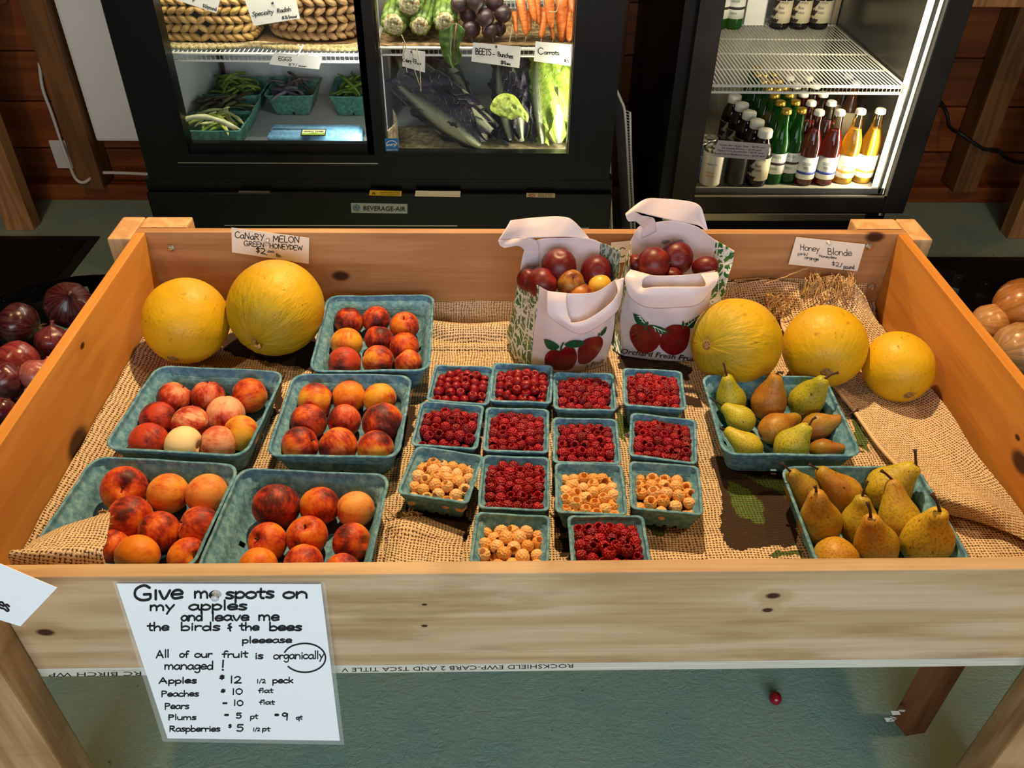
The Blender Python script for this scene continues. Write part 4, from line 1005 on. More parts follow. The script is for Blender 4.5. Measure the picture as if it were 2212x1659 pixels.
for tr, lst in PEARS:
    for (B0, N0, S0, r, col, bl, md, word, pos) in lst:
        f = lambda q: (1480+q[0]*.3309, 780+q[1]*.3309)
        b, n_, st = f(B0), f(N0), f(S0); rp = r*.3309; rad = .028
        for _ in range(3):
            zc = ZT+.005+rad; P = at(b[0], b[1], zc); rad = rp*mpp(P)
        rad = min(rad, .040)
        me, (bx, by) = PRM[i % 4]; lng = (1, .92, 1.08, .86)[i % 4]
        Ln = 1.85*rad*lng
        P = Vector(P)
        if md == 'e': d = Vector((0, .55, -.35)).normalized()*-1; d = Vector((.0, -.9, -.10)).normalized()
        else:
            dr = Vector(ray(*n_)); oc = Vector(CAM)-P; A2 = dr.dot(dr); B2 = oc.dot(dr); C2 = oc.dot(oc)-Ln*Ln; disc = B2*B2-A2*C2
            if disc <= 0: tt = -B2/A2; q = Vector(CAM)+dr*tt
            else:
                tn, tf = (-B2-math.sqrt(disc))/A2, (-B2+math.sqrt(disc))/A2
                q1, q2 = Vector(CAM)+dr*tn, Vector(CAM)+dr*tf
                q = q1 if md == 'u' else q2
                if q.z < P.z-.004: q = q1
            d = (q-P).normalized()
        o = bpy.data.objects.new('pear', me); COL.objects.link(o)
        o.matrix_world = Matrix.Translation(P) @ d.to_track_quat('Z', 'Y').to_matrix().to_4x4() @ Matrix.Diagonal((rad, rad, rad, 1))
        # mesh is unit sized: object coordinates are unit too
        wcol(o, col, bl); tag(o, f'{word} pear {pos} of the {"upper" if tr[0] == "u" else "front"} pear tray', 'pear', f'pears in the {"upper" if tr[0] == "u" else "front"} tray')
        # stem from the neck toward its tip
        lm = o.matrix_world.inverted(); top = Vector((bx, by, 2.0*lng))
        wtop = o.matrix_world @ top; depth = mpp(wtop)*FPX
        tip = Vector(ray(*st)); tip = Vector(CAM)+tip*(depth-.004)/np.dot(ray(*st), _F); tl = lm @ tip
        if md != 'e':
            if (tl-top).length > 2.2: tl = top+(tl-top).normalized()*1.5
            if (tl-top).length < .35: tl = top+Vector((0, 0, .4))
            mid = top.lerp(tl, .5)+Vector((.05, .03, .08))
            MB().tube([top-Vector((0, 0, .14)), top, top.lerp(mid, .6), mid, mid.lerp(tl, .6), tl], [.07, .075, .06, .06, .07, .10], 8).build('stem', M['stem'], o, True, world=False)
        MB().lathe([(.16, -.94), (.14, -1.0), (.10, -1.02), (.06, -.97), (0, -.96)], (0, 0, 0), 10).build('calyx', M['stem'], o, True, world=False)
        i += 1
# pear/peach materials work in metres: rescale pear coordinates inside its own material
for nm_ in ('pear',):
    nt = M[nm_].node_tree
    for nd in list(nt.nodes):
        if nd.bl_idname == 'ShaderNodeTexCoord':
            mp = nt.nodes.new('ShaderNodeVectorMath'); mp.operation = 'SCALE'; mp.inputs['Scale'].default_value = .03
            outs = [l for l in nt.links if l.from_node == nd]
            tos = [l.to_socket for l in outs]
            for t__ in tos: nt.links.new(mp.outputs[0], t__)
            nt.links.new(nd.outputs['Object'], mp.inputs[0])

# ---- melons
def melon(px, py, rx, ry, axis, lab, col, al, wrinkle, scar, elong, seed):
    rad = .08
    for _ in range(4):
        zc = ZT+.002+rad*.98; P = at(px, py, zc); rad = rx*mpp(P)*.985
    n, m = 72, 48; V = []; F = []
    for i in range(m+1):
        th = PI*i/m
        for k in range(n):
            ph = 2*PI*k/n; pole = math.exp(-((PI-th)/.75)**2)+.0*th
            wv = wrinkle*pole*math.sin(th)*(.5*math.sin(ph*19+3*mnoise.noise(Vector((math.cos(ph)*2, math.sin(ph)*2, seed))))+.5*math.sin(ph*11+seed))
            nn = mnoise.noise(Vector((math.sin(th)*math.cos(ph)*1.3+seed, math.sin(th)*math.sin(ph)*1.3, math.cos(th)*1.3)))*.018
            r = 1+nn+wv*.012-.05*math.exp(-((PI-th)/.16)**2)
            V.append((r*math.sin(th)*math.cos(ph)*rad, r*math.sin(th)*math.sin(ph)*rad, -r*math.cos(th)*rad*elong))
    for i in range(m):
        for k in range(n): F.append((i*n+k, i*n+(k+1) % n, (i+1)*n+(k+1) % n, (i+1)*n+k))
    me = bpy.data.meshes.new('melon'); me.from_pydata(V, [], F); bm = bmesh.new(); bm.from_mesh(me); bmesh.ops.remove_doubles(bm, verts=bm.verts, dist=1e-6); bm.to_mesh(me); bm.free()
    me.materials.append(M['melon']); me.shade_smooth()
    o = bpy.data.objects.new('melon', me); COL.objects.link(o)
    d = Vector(axis).normalized(); o.matrix_world = Matrix.Translation(P) @ d.to_track_quat('Z', 'Y').to_matrix().to_4x4()
    tag(o, lab, 'melon', 'yellow melons along the back'); wcol(o, col, al)
    zt = rad*elong
    if scar == 'stem': MB().tube([(0, 0, zt*.93), (.001, 0, zt*1.0), (.005, 0, zt+.008), (.014, 0, zt+.012), (.020, .002, zt+.010)], [.006, .0045, .0035, .004, .005], 9).build('stem', M['dry_stem'], o, True, world=False)
    else: MB().lathe([(.011, zt*.95), (.0095, zt*.975), (.006, zt*.972), (0, zt*.965)], (0, 0, 0), 14).build('blossom_scar', M['dry_stem'], o, True, world=False)
    return o
melon(402, 693, 91, 98, (-.18, -.86, -.49), 'smooth yellow canary melon in the back left corner', '#dca412', .1, .5, 'scar', 1.05, 1.3)
melon(596, 665, 103, 108, (-.27, -.95, -.16), 'largest yellow melon with a dry stem, under the canary melon tag', '#cfa010', 1.0, 2.6, 'stem', 1.05, 4.1)
melon(1590, 740, 97, 82, (-.82, -.49, .29), 'yellow melon with brown scars beside the right carrier bag', '#d0a20e', 1.0, .7, 'scar', 1.02, 7.7)
melon(1781, 748, 90, 90, (-.23, -.97, -.10), 'round smooth yellow melon, middle of the three at right', '#dda812', .1, .2, 'scar', 1.0, 9.2)
melon(1940, 792, 74, 81, (0, -.97, -.25), 'smallest yellow melon against the right side board', '#d8a010', .1, .3, 'scar', 1.08, 12.9)

# ---- onions in round metal baskets
def onion_mesh(name, seed, tall=1.0):
    prof = [(0, -.92), (.15, -.93), (.45, -.84), (.75, -.62), (.94, -.28), (1, .05), (.93, .38), (.74, .66), (.5, .84), (.28, .98), (.15, 1.10), (.10, 1.25), (.13, 1.38), (.04, 1.42)]
    V, F = revolve([(r, z*tall) for r, z in prof], 32)
    for v in V:
        a = math.atan2(v[1], v[0]); k = 1+.02*math.sin(a*9+seed)+.03*mnoise.noise(Vector((v[0]*1.5+seed, v[1]*1.5, v[2]))); v[0] *= k; v[1] *= k
        if v[2] > 1.0: v[0] += .08*math.sin(seed); v[1] += .06*math.cos(seed*2)
    V *= .045
    me = bpy.data.meshes.new(name); me.from_pydata([tuple(v) for v in V], [], F); me.materials.append(M['onion']); me.shade_smooth(); return me
OM = [onion_mesh('onion', 1.2), onion_mesh('onion', 3.4, .85), onion_mesh('onion', 5.1, .95)]
roots = MB()
for k in range(14):
    a = k*2.4; roots.tube([(.002*math.cos(a), .002*math.sin(a), -.041), (.006*math.cos(a), .006*math.sin(a), -.046), (.010*math.cos(a+.4), .010*math.sin(a+.4), -.049-.004*(k % 3))], .0005, 4)
root_o = None
def onion(px, py, z, r, col, al, dr, lab, k, grp, P=None):
    global root_o
    P = at(px, py, z) if P is None else np.array(P); rad = r*mpp(P) if r > 1 else r
    o = bpy.data.objects.new('onion', OM[k % 3]); COL.objects.link(o)
    s = rad/.045; o.matrix_world = Matrix.Translation(P) @ Vector(dr).to_track_quat('Z', 'Y').to_matrix().to_4x4() @ Matrix.Diagonal((s, s, s, 1))
    wcol(o, col, al); tag(o, lab, 'onion', grp)
    if root_o is None: root_o = roots.build('roots', M['dry_stem'], o, world=False); root_o.parent = o
    else: c = root_o.copy(); COL.objects.link(c); c.parent = o
GR, GY = 'red onions in the left basket', 'yellow onions in the right basket'
def basket(cx, cy, R_, zr, lab, nsl=26):
    r = empty('wire_basket', (cx, cy, 0), lab, 'basket')
    def ring(z, rad, w, h):
        m = MB(); n = 64; V = []; F = []
        for k in range(n):
            a = 2*PI*k/n
            for (dr, dz) in ((0, 0), (w, 0), (w, h), (0, h)): V.append((cx+(rad-dr)*math.cos(a), cy+(rad-dr)*math.sin(a), z+dz))
        for k in range(n):
            k2 = (k+1) % n
            for q in range(4): F.append((k*4+q, k2*4+q, k2*4+(q+1) % 4, k*4+(q+1) % 4))
        return m.add(V, F)
    ring(zr-.028, R_, .004, .028).build('rim', M['black'], r)
    ring(zr-.145, R_*.80, .004, .02).build('lower_hoop', M['black'], r)
    MB().lathe([(R_*.66, zr-.182), (R_*.66, zr-.176), (0, zr-.176)], (cx, cy, 0), 40).build('base', M['black'], r)
    for k in range(nsl):
        a = 2*PI*k/nsl; e = Vector((math.cos(a), math.sin(a), 0)); tt = Vector((-e.y, e.x, 0))*.011; V = []; F = []
        pr = [(R_-.004, zr-.004), (R_*.97, zr-.04), (R_*.88, zr-.10), (R_*.78, zr-.15), (R_*.66, zr-.178)]
        for (rr, z) in pr:
            c = Vector((cx, cy, z))+e*rr
            V += [c-tt, c+tt, c+tt-e*.003, c-tt-e*.003]
        for j in range(4):
            for q in range(4): F.append((j*4+q, j*4+(q+1) % 4, (j+1)*4+(q+1) % 4, (j+1)*4+q))
        mk('slat', V, F, M['black'], r)
        c = Vector((cx, cy, zr-.014))+e*(R_-.004); MB().ell(c, (.0045, .0045, .0045), None, 8, 5).build('rivet', M['bolt'], r, True)
    for k in range(4):
        a = PI/4+k*PI/2; e = Vector((math.cos(a), math.sin(a), 0)); c = Vector((cx, cy, 0))
        MB().tube([c+e*R_*.6+Vector((0, 0, zr-.18)), c+e*R_*.66+Vector((0, 0, .12)), c+e*R_*.8], .009, 8).build('leg', M['black'], r, True)
    return r
basket(-.905, 1.445, .268, .43, 'round black metal basket of red onions left of the bin')
basket(1.045, 1.485, .262, .43, 'round black metal basket of yellow onions right of the bin')
RO = [(149, 660, .42, 50, '#3a0a18', .9, (.4, -.5, .8), 'dark red onion with a torn papery neck, nearest the basket rim'),
 (42, 700, .40, 47, '#3c0c1a', .9, (-1, .1, .1), 'large glossy purple onion in the middle of the left basket'),
 (113, 738, .385, 36, '#6a2030', .8, (.1, .3, 1), 'narrow purple onion against the left side of the bin'),
 (38, 782, .39, 46, '#8c2c34', .7, (-.8, .2, .4), 'red onion with a pale neck in the left basket'),
 (10, 822, .41, 44, '#5a1424', .8, (-.3, -1, .1), 'dark red onion below the pale necked one at the left edge'),
 (80, 812, .41, 37, '#b0605a', .5, (.2, .9, .4), 'pinkish red onion beside the left side board'),
 (2, 890, .41, 32, '#4a1020', .6, (0, 1, 0), 'dark red onion at the left picture edge, lowest of all')]
for k, a in enumerate(RO): onion(*a, k, GR)
k = 0
for (dx, dy, z) in [(-.10, .0, .31), (.02, .08, .30), (.06, -.06, .30), (-.04, -.12, .31), (-.13, .12, .31)]:
    onion(0, 0, 0, .043, '#5a1424', .7, (random.uniform(-1, 1), random.uniform(-1, 1), random.uniform(-.5, 1)), ['red onion under the glossy purple one', 'red onion deep in the basket behind the gap', 'red onion deep in the basket beside the bin', 'red onion at the bottom of the basket front', 'red onion at the bottom of the basket, far left'][k], k, GR, (-.905+dx, 1.445+dy, z)); k += 1
YO = [(2212, 662, .44, 62, '#c07a34', .35, (-.55, .35, -.75), 'brown-skinned onion with a root tuft, at the right picture edge'),
 (2136, 700, .40, 44, '#d59a5a', .2, (.8, .2, -.2), 'pale golden onion touching the right side board'),
 (2200, 752, .41, 56, '#b98c58', .4, (1, .2, .1), 'greyish tan onion, nearest in the right basket')]
for k, a in enumerate(YO): onion(*a, k, GY)
k = 0
for (dx, dy, z) in [(.10, .06, .31), (.0, .10, .30), (.08, -.08, .31), (.16, -.02, .31)]:
    onion(0, 0, 0, .045, '#b87a3c', .4, (random.uniform(-1, 1), random.uniform(-1, 1), 1), ['tan onion under the root-tufted one', 'tan onion deep at the back of the right basket', 'tan onion deep at the front of the right basket', 'tan onion at the bottom right of its basket'][k], k, GY, (1.045+dx, 1.485+dy, z)); k += 1

# cherry tomato on the floor
P = at(1675, 1508, .013); r = empty('cherry_tomato', (P[0], P[1], 0), 'single red cherry tomato lying on the floor under the bin', 'tomato')
M['tomato'] = plain('tomato', '#8c1420', '#70101c', 60, .2)
MB().ell(P, (.0118, .0128, .0125), None, 24, 16).build('flesh', M['tomato'], r, True)
m = MB()
for k in range(5): a = k*1.257; m.tube([P+np.array([0, .012, .002]), P+np.array([.004*math.cos(a), .0135, .003+.004*math.sin(a)]), P+np.array([.007*math.cos(a), .016, .004+.006*math.sin(a)])], [.0009, .0008, .0003], 5)
m.build('calyx', plain('calyx', '#3f5a20', rough=.8), r)

# ================================================================== CARRIER BAGS
def bag_mat():
    t = NT('bag_plastic'); t.base(C('#efe6ea'), .32, 0, .5)
    tr = t.n('BsdfTranslucent'); tr.inputs[0].default_value = C('#efe4e6'); mx = t.n('MixShader'); mx.inputs[0].default_value = .28
    t.l(t.b.outputs[0], mx.inputs[1]); t.l(tr.outputs[0], mx.inputs[2]); t.l(mx.outputs[0], t.out.inputs['Surface']); return t.m
def leafprint_mat(name, grn, wht):
    t = NT(name); uv = t.n('UVMap').outputs[0]
    w1 = t.n('TexWave'); w1.wave_type = 'BANDS'; w1.bands_direction = 'DIAGONAL'; t.l(uv, w1.inputs['Vector']); w1.inputs['Scale'].default_value = 34; w1.inputs['Distortion'].default_value = 9; w1.inputs['Detail'].default_value = 2; w1.inputs['Detail Scale'].default_value = 1.6
    w2 = t.n('TexVoronoi'); w2.feature = 'DISTANCE_TO_EDGE'; t.l(t.scale(uv, (1, .6, 1)), w2.inputs['Vector']); w2.inputs['Scale'].default_value = 42
    f = t.math('MULTIPLY', t.ramp(w1.outputs['Fac'], .08, .22), t.ramp(w2.outputs['Distance'], .02, .09))
    g2 = t.mix(t.ramp(t.noise(uv, 30, 2), .4, .6), C(grn), C('#5f7a3a'))
    t.base(t.mix(f, C(wht), g2), .35, 0, .5); return t.m
M['bag'] = bag_mat()
M['bag_leaf'] = leafprint_mat('bag_leaf', '#1d6a34', '#e2e4de')
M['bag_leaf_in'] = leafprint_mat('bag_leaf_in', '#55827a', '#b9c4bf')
M['print_red'] = plain('print_red', '#7a0612', '#64040e', 40, .35)
M['print_green'] = plain('print_green', '#0c4a2c', rough=.35)
M['print_black'] = plain('print_black', '#10100c', rough=.4)
M['print_white'] = plain('print_white', '#dfe6dc', rough=.4)
M['print_plum'] = plain('print_plum', '#4a2038', '#5c3048', 60, .4)
def S1(pts, s=.2351, ox=1060, oy=420): return [(ox+x*s, oy+y*s) for x, y in pts]
def S2(pts): return S1(pts, .2350, 1310, 420)

def decal(name, parts, proj, parent, mat, **kw):
    for P in parts: decal1(name, [P], proj, parent, mat, **kw)
def decal1(name, parts, proj, parent, mat, sub=None, **kw):
    """flat print draped on a surface: pixel polygons triangulated finely, depth from proj(px,py)"""
    bm = bmesh.new()
    for P in parts:
        vs = [bm.verts.new((p[0], p[1], 0)) for p in P]
        try: bm.faces.new(vs)
        except ValueError: pass
    bmesh.ops.triangulate(bm, faces=bm.faces[:])
    for _ in range(5):
        ed = [e for e in bm.edges if e.calc_length() > 9]
        if not ed: break
        bmesh.ops.subdivide_edges(bm, edges=ed, cuts=1); bmesh.ops.triangulate(bm, faces=bm.faces[:])
    bm.verts.index_update()
    V = [proj(v.co.x, v.co.y) for v in bm.verts]; F = [[v.index for v in f.verts] for f in bm.faces]; bm.free()
    return mk(name, V, F, mat, parent, True, **kw)
class PanelProj:
    def __init__(s, G, off):
        s.P = G.reshape(-1, 3); d = s.P-CAM; z = d @ _F; s.px = 1106+FPX*(d @ _R)/z; s.py = 829.5-FPX*(d @ _U)/z; s.z = z; s.off = off
    def __call__(s, px, py):
        r = (s.px-px)**2+(s.py-py)**2; i = np.argsort(r)[:4]; w_ = 1/(r[i]+.5); z = (s.z[i]*w_).sum()/w_.sum()
        d = ray(px, py); return CAM+d*(z-s.off)
def sm(pts, k=4):
    P = [np.array(p, float) for p in pts]; Q = P+[P[0]]; n = len(P)*k
    return [tuple(catmull(Q, i/n)) for i in range(n)]
def floor_row(pts, z=ZT+.001): return [at(a, b, z) for a, b in pts]

bag1 = empty('carrier_bag', (.15, 1.30, ZT), 'white plastic carrier bag of plums, left one, its handle folded forward', 'bag', 'fruit carrier bags')
f0 = floor_row([(1146, 797), (1180, 802), (1225, 804), (1272, 798), (1306, 787)])
def Yof(row, k): return row[k][1]
R1 = [f0,
      rowY([(1149, 751), (1190, 757), (1235, 758), (1280, 753), (1320, 744)], [1.265, 1.235, 1.225, 1.232, 1.262]),
      rowY([(1153, 712), (1195, 716), (1240, 717), (1287, 713), (1327, 703)], [1.262, 1.232, 1.222, 1.23, 1.262]),
      rowY([(1160, 665), (1195, 672), (1240, 675), (1287, 670), (1330, 658)], [1.258, 1.235, 1.228, 1.235, 1.262]),
      rowY([(1165, 618), (1190, 630), (1240, 634), (1290, 629), (1334, 600)], [1.255, 1.24, 1.235, 1.24, 1.262])]
G1 = surf(R1, 48, 44); sheet('front_panel', G1, M['bag'], bag1, .0004, .0058, 30, seed=3)
L1 = [[at(1101, 749, ZT+.001), at(1117, 777, ZT+.001), at(1146, 797, ZT+.001)],
      rowY([(1095, 723), (1120, 740), (1149, 751)], [1.34, 1.30, 1.265]),
      rowY([(1103, 690), (1126, 702), (1153, 712)], [1.34, 1.30, 1.262]),
      rowY([(1111, 652), (1135, 660), (1160, 665)], [1.335, 1.30, 1.258]),
      rowY([(1121, 600), (1140, 607), (1165, 618)], [1.325, 1.29, 1.255])]
sheet('side_gusset', surf(L1, 20, 44), M['bag_leaf'], bag1, .0004, .003, 30, seed=5)
B1 = [rowY([(1133, 537), (1165, 517), (1220, 514), (1272, 515), (1297, 524)], [1.33, 1.345, 1.35, 1.35, 1.345]),
      rowY([(1126, 570), (1165, 565), (1220, 562), (1272, 562), (1294, 565)], [1.33, 1.35, 1.355, 1.355, 1.35]),
      rowY([(1122, 606), (1165, 625), (1220, 640), (1272, 635), (1292, 620)], [1.325, 1.35, 1.36, 1.36, 1.355]),
      rowY([(1118, 690), (1165, 700), (1220, 710), (1272, 705), (1300, 690)], [1.34, 1.36, 1.37, 1.37, 1.36])]
GB1 = surf(B1, 36, 30); sheet('back_panel', GB1, M['bag'], bag1, .0004, .002, 24, seed=8)
I1 = [rowY([(1297, 524), (1318, 531), (1340, 541)], [1.345, 1.32, 1.295]), rowY([(1294, 560), (1318, 568), (1339, 575)], [1.35, 1.32, 1.29]),
      rowY([(1292, 600), (1316, 606), (1336, 612)], [1.35, 1.32, 1.28]), rowY([(1300, 720), (1312, 735), (1326, 748)], [1.35, 1.32, 1.275])]
sheet('side_gusset', surf(I1, 16, 30), M['bag_leaf_in'], bag1, .0004, .002, 30, seed=2)
H = [rowY([(1103, 476), (1154, 470), (1213, 468), (1240, 478), (1274, 516)], [1.33, 1.355, 1.365, 1.36, 1.352]),
     rowY([(1090, 498), (1136, 493), (1196, 491), (1232, 496), (1273, 516)], [1.31, 1.335, 1.35, 1.352, 1.351]),
     rowY([(1077, 518), (1119, 515), (1180, 513), (1225, 512), (1271, 516)], [1.295, 1.32, 1.335, 1.345, 1.350])]
sheet('handle', surf(H, 40, 12), M['bag'], bag1, .0008, .002, 20, seed=1)
H = [rowY([(1076, 519), (1100, 517), (1125, 514), (1150, 515), (1163, 530), (1164, 575)], [1.295, 1.31, 1.32, 1.33, 1.335, 1.345]),
     rowY([(1080, 530), (1102, 527), (1122, 523), (1138, 528), (1148, 542), (1148, 580)], [1.295, 1.305, 1.315, 1.325, 1.332, 1.342]),
     rowY([(1090, 536), (1104, 533), (1117, 531), (1128, 536), (1134, 548), (1130, 585)], [1.297, 1.305, 1.312, 1.322, 1.33, 1.338])]
sheet('handle', surf(H, 36, 10), M['bag'], bag1, .0008, .001, 20, seed=4)
H = [rowY([(1182, 629), (1181, 650), (1184, 680), (1212, 703), (1246, 721), (1274, 716), (1319, 686), (1339, 660), (1348, 600)], [1.236, 1.226, 1.216, 1.21, 1.205, 1.206, 1.212, 1.226, 1.245]),
     rowY([(1204, 631), (1202, 650), (1206, 679), (1222, 697), (1242, 708), (1274, 702), (1319, 670), (1337, 645), (1340, 602)], [1.234, 1.222, 1.212, 1.205, 1.200, 1.201, 1.208, 1.222, 1.245]),
     rowY([(1225, 633), (1223, 650), (1227, 678), (1232, 690), (1238, 697), (1272, 688), (1318, 655), (1334, 630), (1328, 606)], [1.232, 1.222, 1.212, 1.207, 1.204, 1.205, 1.212, 1.226, 1.248])]
sheet('handle', surf(H, 64, 10), M['bag'], bag1, .0008, .0008, 20, seed=6)
pj = PanelProj(G1, .0045)
decal('apple_print', [sm(S1([(497, 1560), (498, 1490), (540, 1440), (600, 1432), (640, 1440), (700, 1395), (760, 1408), (790, 1470), (785, 1540), (740, 1600), (680, 1618), (590, 1612), (520, 1600)])),
    sm(S1([(800, 1500), (805, 1420), (850, 1350), (920, 1318), (1010, 1310), (1032, 1360), (1010, 1430), (950, 1510), (880, 1556), (810, 1552)]))], pj, bag1, M['print_red'])
pj.off = .0052
decal('leaf_print', [sm(S1([(487, 1330), (540, 1340), (600, 1370), (630, 1402), (590, 1432), (530, 1420), (500, 1380)])), sm(S1([(676, 1378), (730, 1350), (800, 1342), (862, 1360), (825, 1398), (750, 1410), (700, 1402)])),
    sm(S1([(1000, 1290), (1030, 1250), (1065, 1215), (1055, 1265), (1020, 1300)])), S1([(635, 1440), (640, 1400), (660, 1365), (680, 1360), (655, 1405), (655, 1440)]), S1([(985, 1310), (990, 1270), (1000, 1275), (1000, 1310)])], pj, bag1, M['print_green'])
g = ([], []); printed(g, 'h Fruit', *S1([(868, 1608)])[0], *S1([(1045, 1545)])[0], 9.5, italic=.3, bold=.01)
pj.off = .006; mk('lettering_print', [pj(p[0], p[1]) for p in g[0]], g[1], M['print_black'], bag1, kind='stuff')
pj2 = PanelProj(GB1, .004)
decal('plum_print', [sm(S1([(470, 680), (470, 610), (500, 570), (560, 560), (610, 580), (600, 680), (540, 720)]))], pj2, bag1, M['print_plum'])
decal('leaf_print', [sm(S1([(478, 575), (500, 550), (545, 543), (535, 565), (500, 580)])), sm(S1([(570, 545), (600, 515), (660, 505), (640, 545), (590, 565)]))], pj2, bag1, M['bag_leaf_in'])

bag2 = empty('carrier_bag', (.36, 1.36, ZT), 'white plastic carrier bag of plums, taller right one with two printed apples', 'bag', 'fruit carrier bags')
f2 = floor_row([(1347, 768), (1390, 775), (1430, 779), (1470, 780), (1502, 776)])
R2 = [f2, rowY([(1342, 735), (1385, 741), (1430, 743), (1475, 740), (1510, 732)], [1.335, 1.30, 1.288, 1.285, 1.295]),
      rowY([(1339, 690), (1385, 700), (1430, 702), (1475, 700), (1522, 688)], [1.33, 1.298, 1.286, 1.284, 1.30]),
      rowY([(1349, 640), (1385, 652), (1430, 655), (1478, 653), (1535, 642)], [1.32, 1.297, 1.288, 1.286, 1.305]),
      rowY([(1362, 582), (1406, 594), (1451, 595), (1498, 592), (1545, 584)], [1.315, 1.30, 1.293, 1.292, 1.31])]
G2 = surf(R2, 48, 44); sheet('front_panel', G2, M['bag'], bag2, .0004, .0058, 28, seed=13)
L2 = [[at(1322, 752, ZT+.001), at(1334, 762, ZT+.001), at(1347, 768, ZT+.001)], rowY([(1328, 700), (1334, 716), (1341, 732)], [1.37, 1.35, 1.335]),
      rowY([(1333, 650), (1337, 668), (1340, 688)], [1.37, 1.35, 1.33]), rowY([(1342, 598), (1346, 612), (1350, 636)], [1.375, 1.35, 1.32]), rowY([(1364, 516), (1360, 548), (1362, 582)], [1.38, 1.35, 1.315])]
sheet('side_gusset', surf(L2, 18, 44), M['bag_leaf'], bag2, .0004, .002, 30, seed=15)
B2 = [rowY([(1365, 516), (1381, 489), (1418, 480), (1456, 477), (1504, 489), (1530, 508), (1546, 519)], [1.38, 1.395, 1.40, 1.405, 1.40, 1.39, 1.38]),
      rowY([(1366, 545), (1381, 535), (1418, 530), (1456, 528), (1504, 535), (1525, 540), (1543, 545)], [1.38, 1.395, 1.405, 1.41, 1.405, 1.395, 1.38]),
      rowY([(1366, 575), (1381, 585), (1418, 590), (1456, 590), (1504, 590), (1525, 585), (1541, 575)], [1.375, 1.395, 1.405, 1.41, 1.405, 1.395, 1.38]),
      rowY([(1360, 650), (1381, 670), (1418, 680), (1456, 680), (1504, 680), (1520, 670), (1530, 655)], [1.375, 1.395, 1.405, 1.41, 1.405, 1.395, 1.37])]
GB2 = surf(B2, 40, 30); sheet('back_panel', GB2, M['bag'], bag2, .0004, .002, 24, seed=18)
I2 = [rowY([(1546, 519), (1566, 530), (1586, 542)], [1.38, 1.365, 1.35]), rowY([(1543, 545), (1562, 556), (1583, 565)], [1.38, 1.36, 1.345]), rowY([(1541, 575), (1557, 585), (1572, 603)], [1.375, 1.355, 1.335]),
      rowY([(1537, 620), (1550, 632), (1563, 640)], [1.36, 1.345, 1.33]), rowY([(1530, 670), (1538, 675), (1546, 680)], [1.34, 1.335, 1.33])]
sheet('side_gusset', surf(I2, 16, 36), M['bag_leaf'], bag2, .0004, .002, 30, seed=12)
H = [rowY([(1351, 461), (1392, 431), (1430, 429), (1489, 435), (1512, 445), (1521, 466), (1529, 497)], [1.36, 1.385, 1.40, 1.41, 1.408, 1.402, 1.395]),
     rowY([(1351, 464), (1380, 444), (1417, 447), (1475, 457), (1501, 464), (1516, 478), (1527, 498)], [1.35, 1.37, 1.385, 1.395, 1.40, 1.40, 1.394]),
     rowY([(1352, 467), (1367, 457), (1404, 465), (1460, 478), (1490, 483), (1511, 488), (1525, 499)], [1.34, 1.355, 1.37, 1.38, 1.39, 1.395, 1.393])]
sheet('handle', surf(H, 46, 12), M['bag'], bag2, .0008, .0015, 20, seed=11)
H = [rowY([(1352, 465), (1368, 457), (1386, 465), (1402, 468), (1414, 474), (1418, 500)], [1.345, 1.352, 1.365, 1.375, 1.39, 1.398]),
     rowY([(1354, 473), (1370, 468), (1384, 475), (1394, 478), (1401, 486), (1402, 508)], [1.343, 1.352, 1.362, 1.372, 1.385, 1.394]),
     rowY([(1359, 479), (1372, 478), (1380, 484), (1385, 489), (1388, 495), (1386, 515)], [1.342, 1.350, 1.36, 1.37, 1.382, 1.39])]
sheet('handle', surf(H, 36, 10), M['bag'], bag2, .0008, .001, 20, seed=14)
H = [rowY([(1362, 582), (1350, 598), (1352, 620), (1360, 641), (1381, 658), (1409, 666), (1463, 665), (1505, 659), (1529, 638), (1552, 604), (1550, 587)], [1.31, 1.295, 1.285, 1.28, 1.274, 1.27, 1.265, 1.266, 1.275, 1.288, 1.305]),
     rowY([(1384, 588), (1371, 600), (1370, 618), (1374, 631), (1388, 640), (1412, 643), (1463, 642), (1502, 639), (1526, 628), (1537, 605), (1532, 589)], [1.305, 1.290, 1.280, 1.274, 1.268, 1.264, 1.26, 1.26, 1.27, 1.285, 1.30]),
     rowY([(1406, 594), (1391, 602), (1387, 615), (1388, 621), (1395, 622), (1415, 620), (1463, 619), (1500, 619), (1523, 618), (1522, 606), (1513, 592)], [1.298, 1.290, 1.283, 1.279, 1.274, 1.27, 1.266, 1.266, 1.272, 1.283, 1.296])]
sheet('handle', surf(H, 70, 10), M['bag'], bag2, .0008, .0008, 20, seed=16)
pj = PanelProj(G2, .0045)
decal('apple_print', [sm(S2([(213, 1270), (235, 1215), (290, 1188), (360, 1205), (430, 1205), (488, 1270), (490, 1370), (430, 1440), (350, 1460), (280, 1430), (225, 1340)])),
    sm(S2([(495, 1330), (530, 1250), (600, 1205), (690, 1203), (762, 1225), (765, 1310), (730, 1420), (640, 1478), (560, 1462), (495, 1400)]))], pj, bag2, M['print_red'])
pj.off = .0052
decal('leaf_print', [sm(S2([(245, 1095), (300, 1115), (345, 1155), (362, 1192), (320, 1205), (270, 1172)])), sm(S2([(395, 1200), (480, 1215), (567, 1255), (530, 1285), (470, 1272), (430, 1230)])),
    sm(S2([(718, 1190), (780, 1160), (866, 1108), (835, 1190), (770, 1232)])), S2([(345, 1250), (355, 1190), (375, 1170), (390, 1180), (370, 1215), (372, 1250)]), S2([(690, 1235), (700, 1170), (715, 1165), (715, 1200), (702, 1240)])], pj, bag2, M['print_green'])
g = ([], []); printed(g, 'Orchard Fresh Fruit', *S2([(135, 1462)])[0], *S2([(830, 1538)])[0], 10.5, italic=.3, bold=.012)
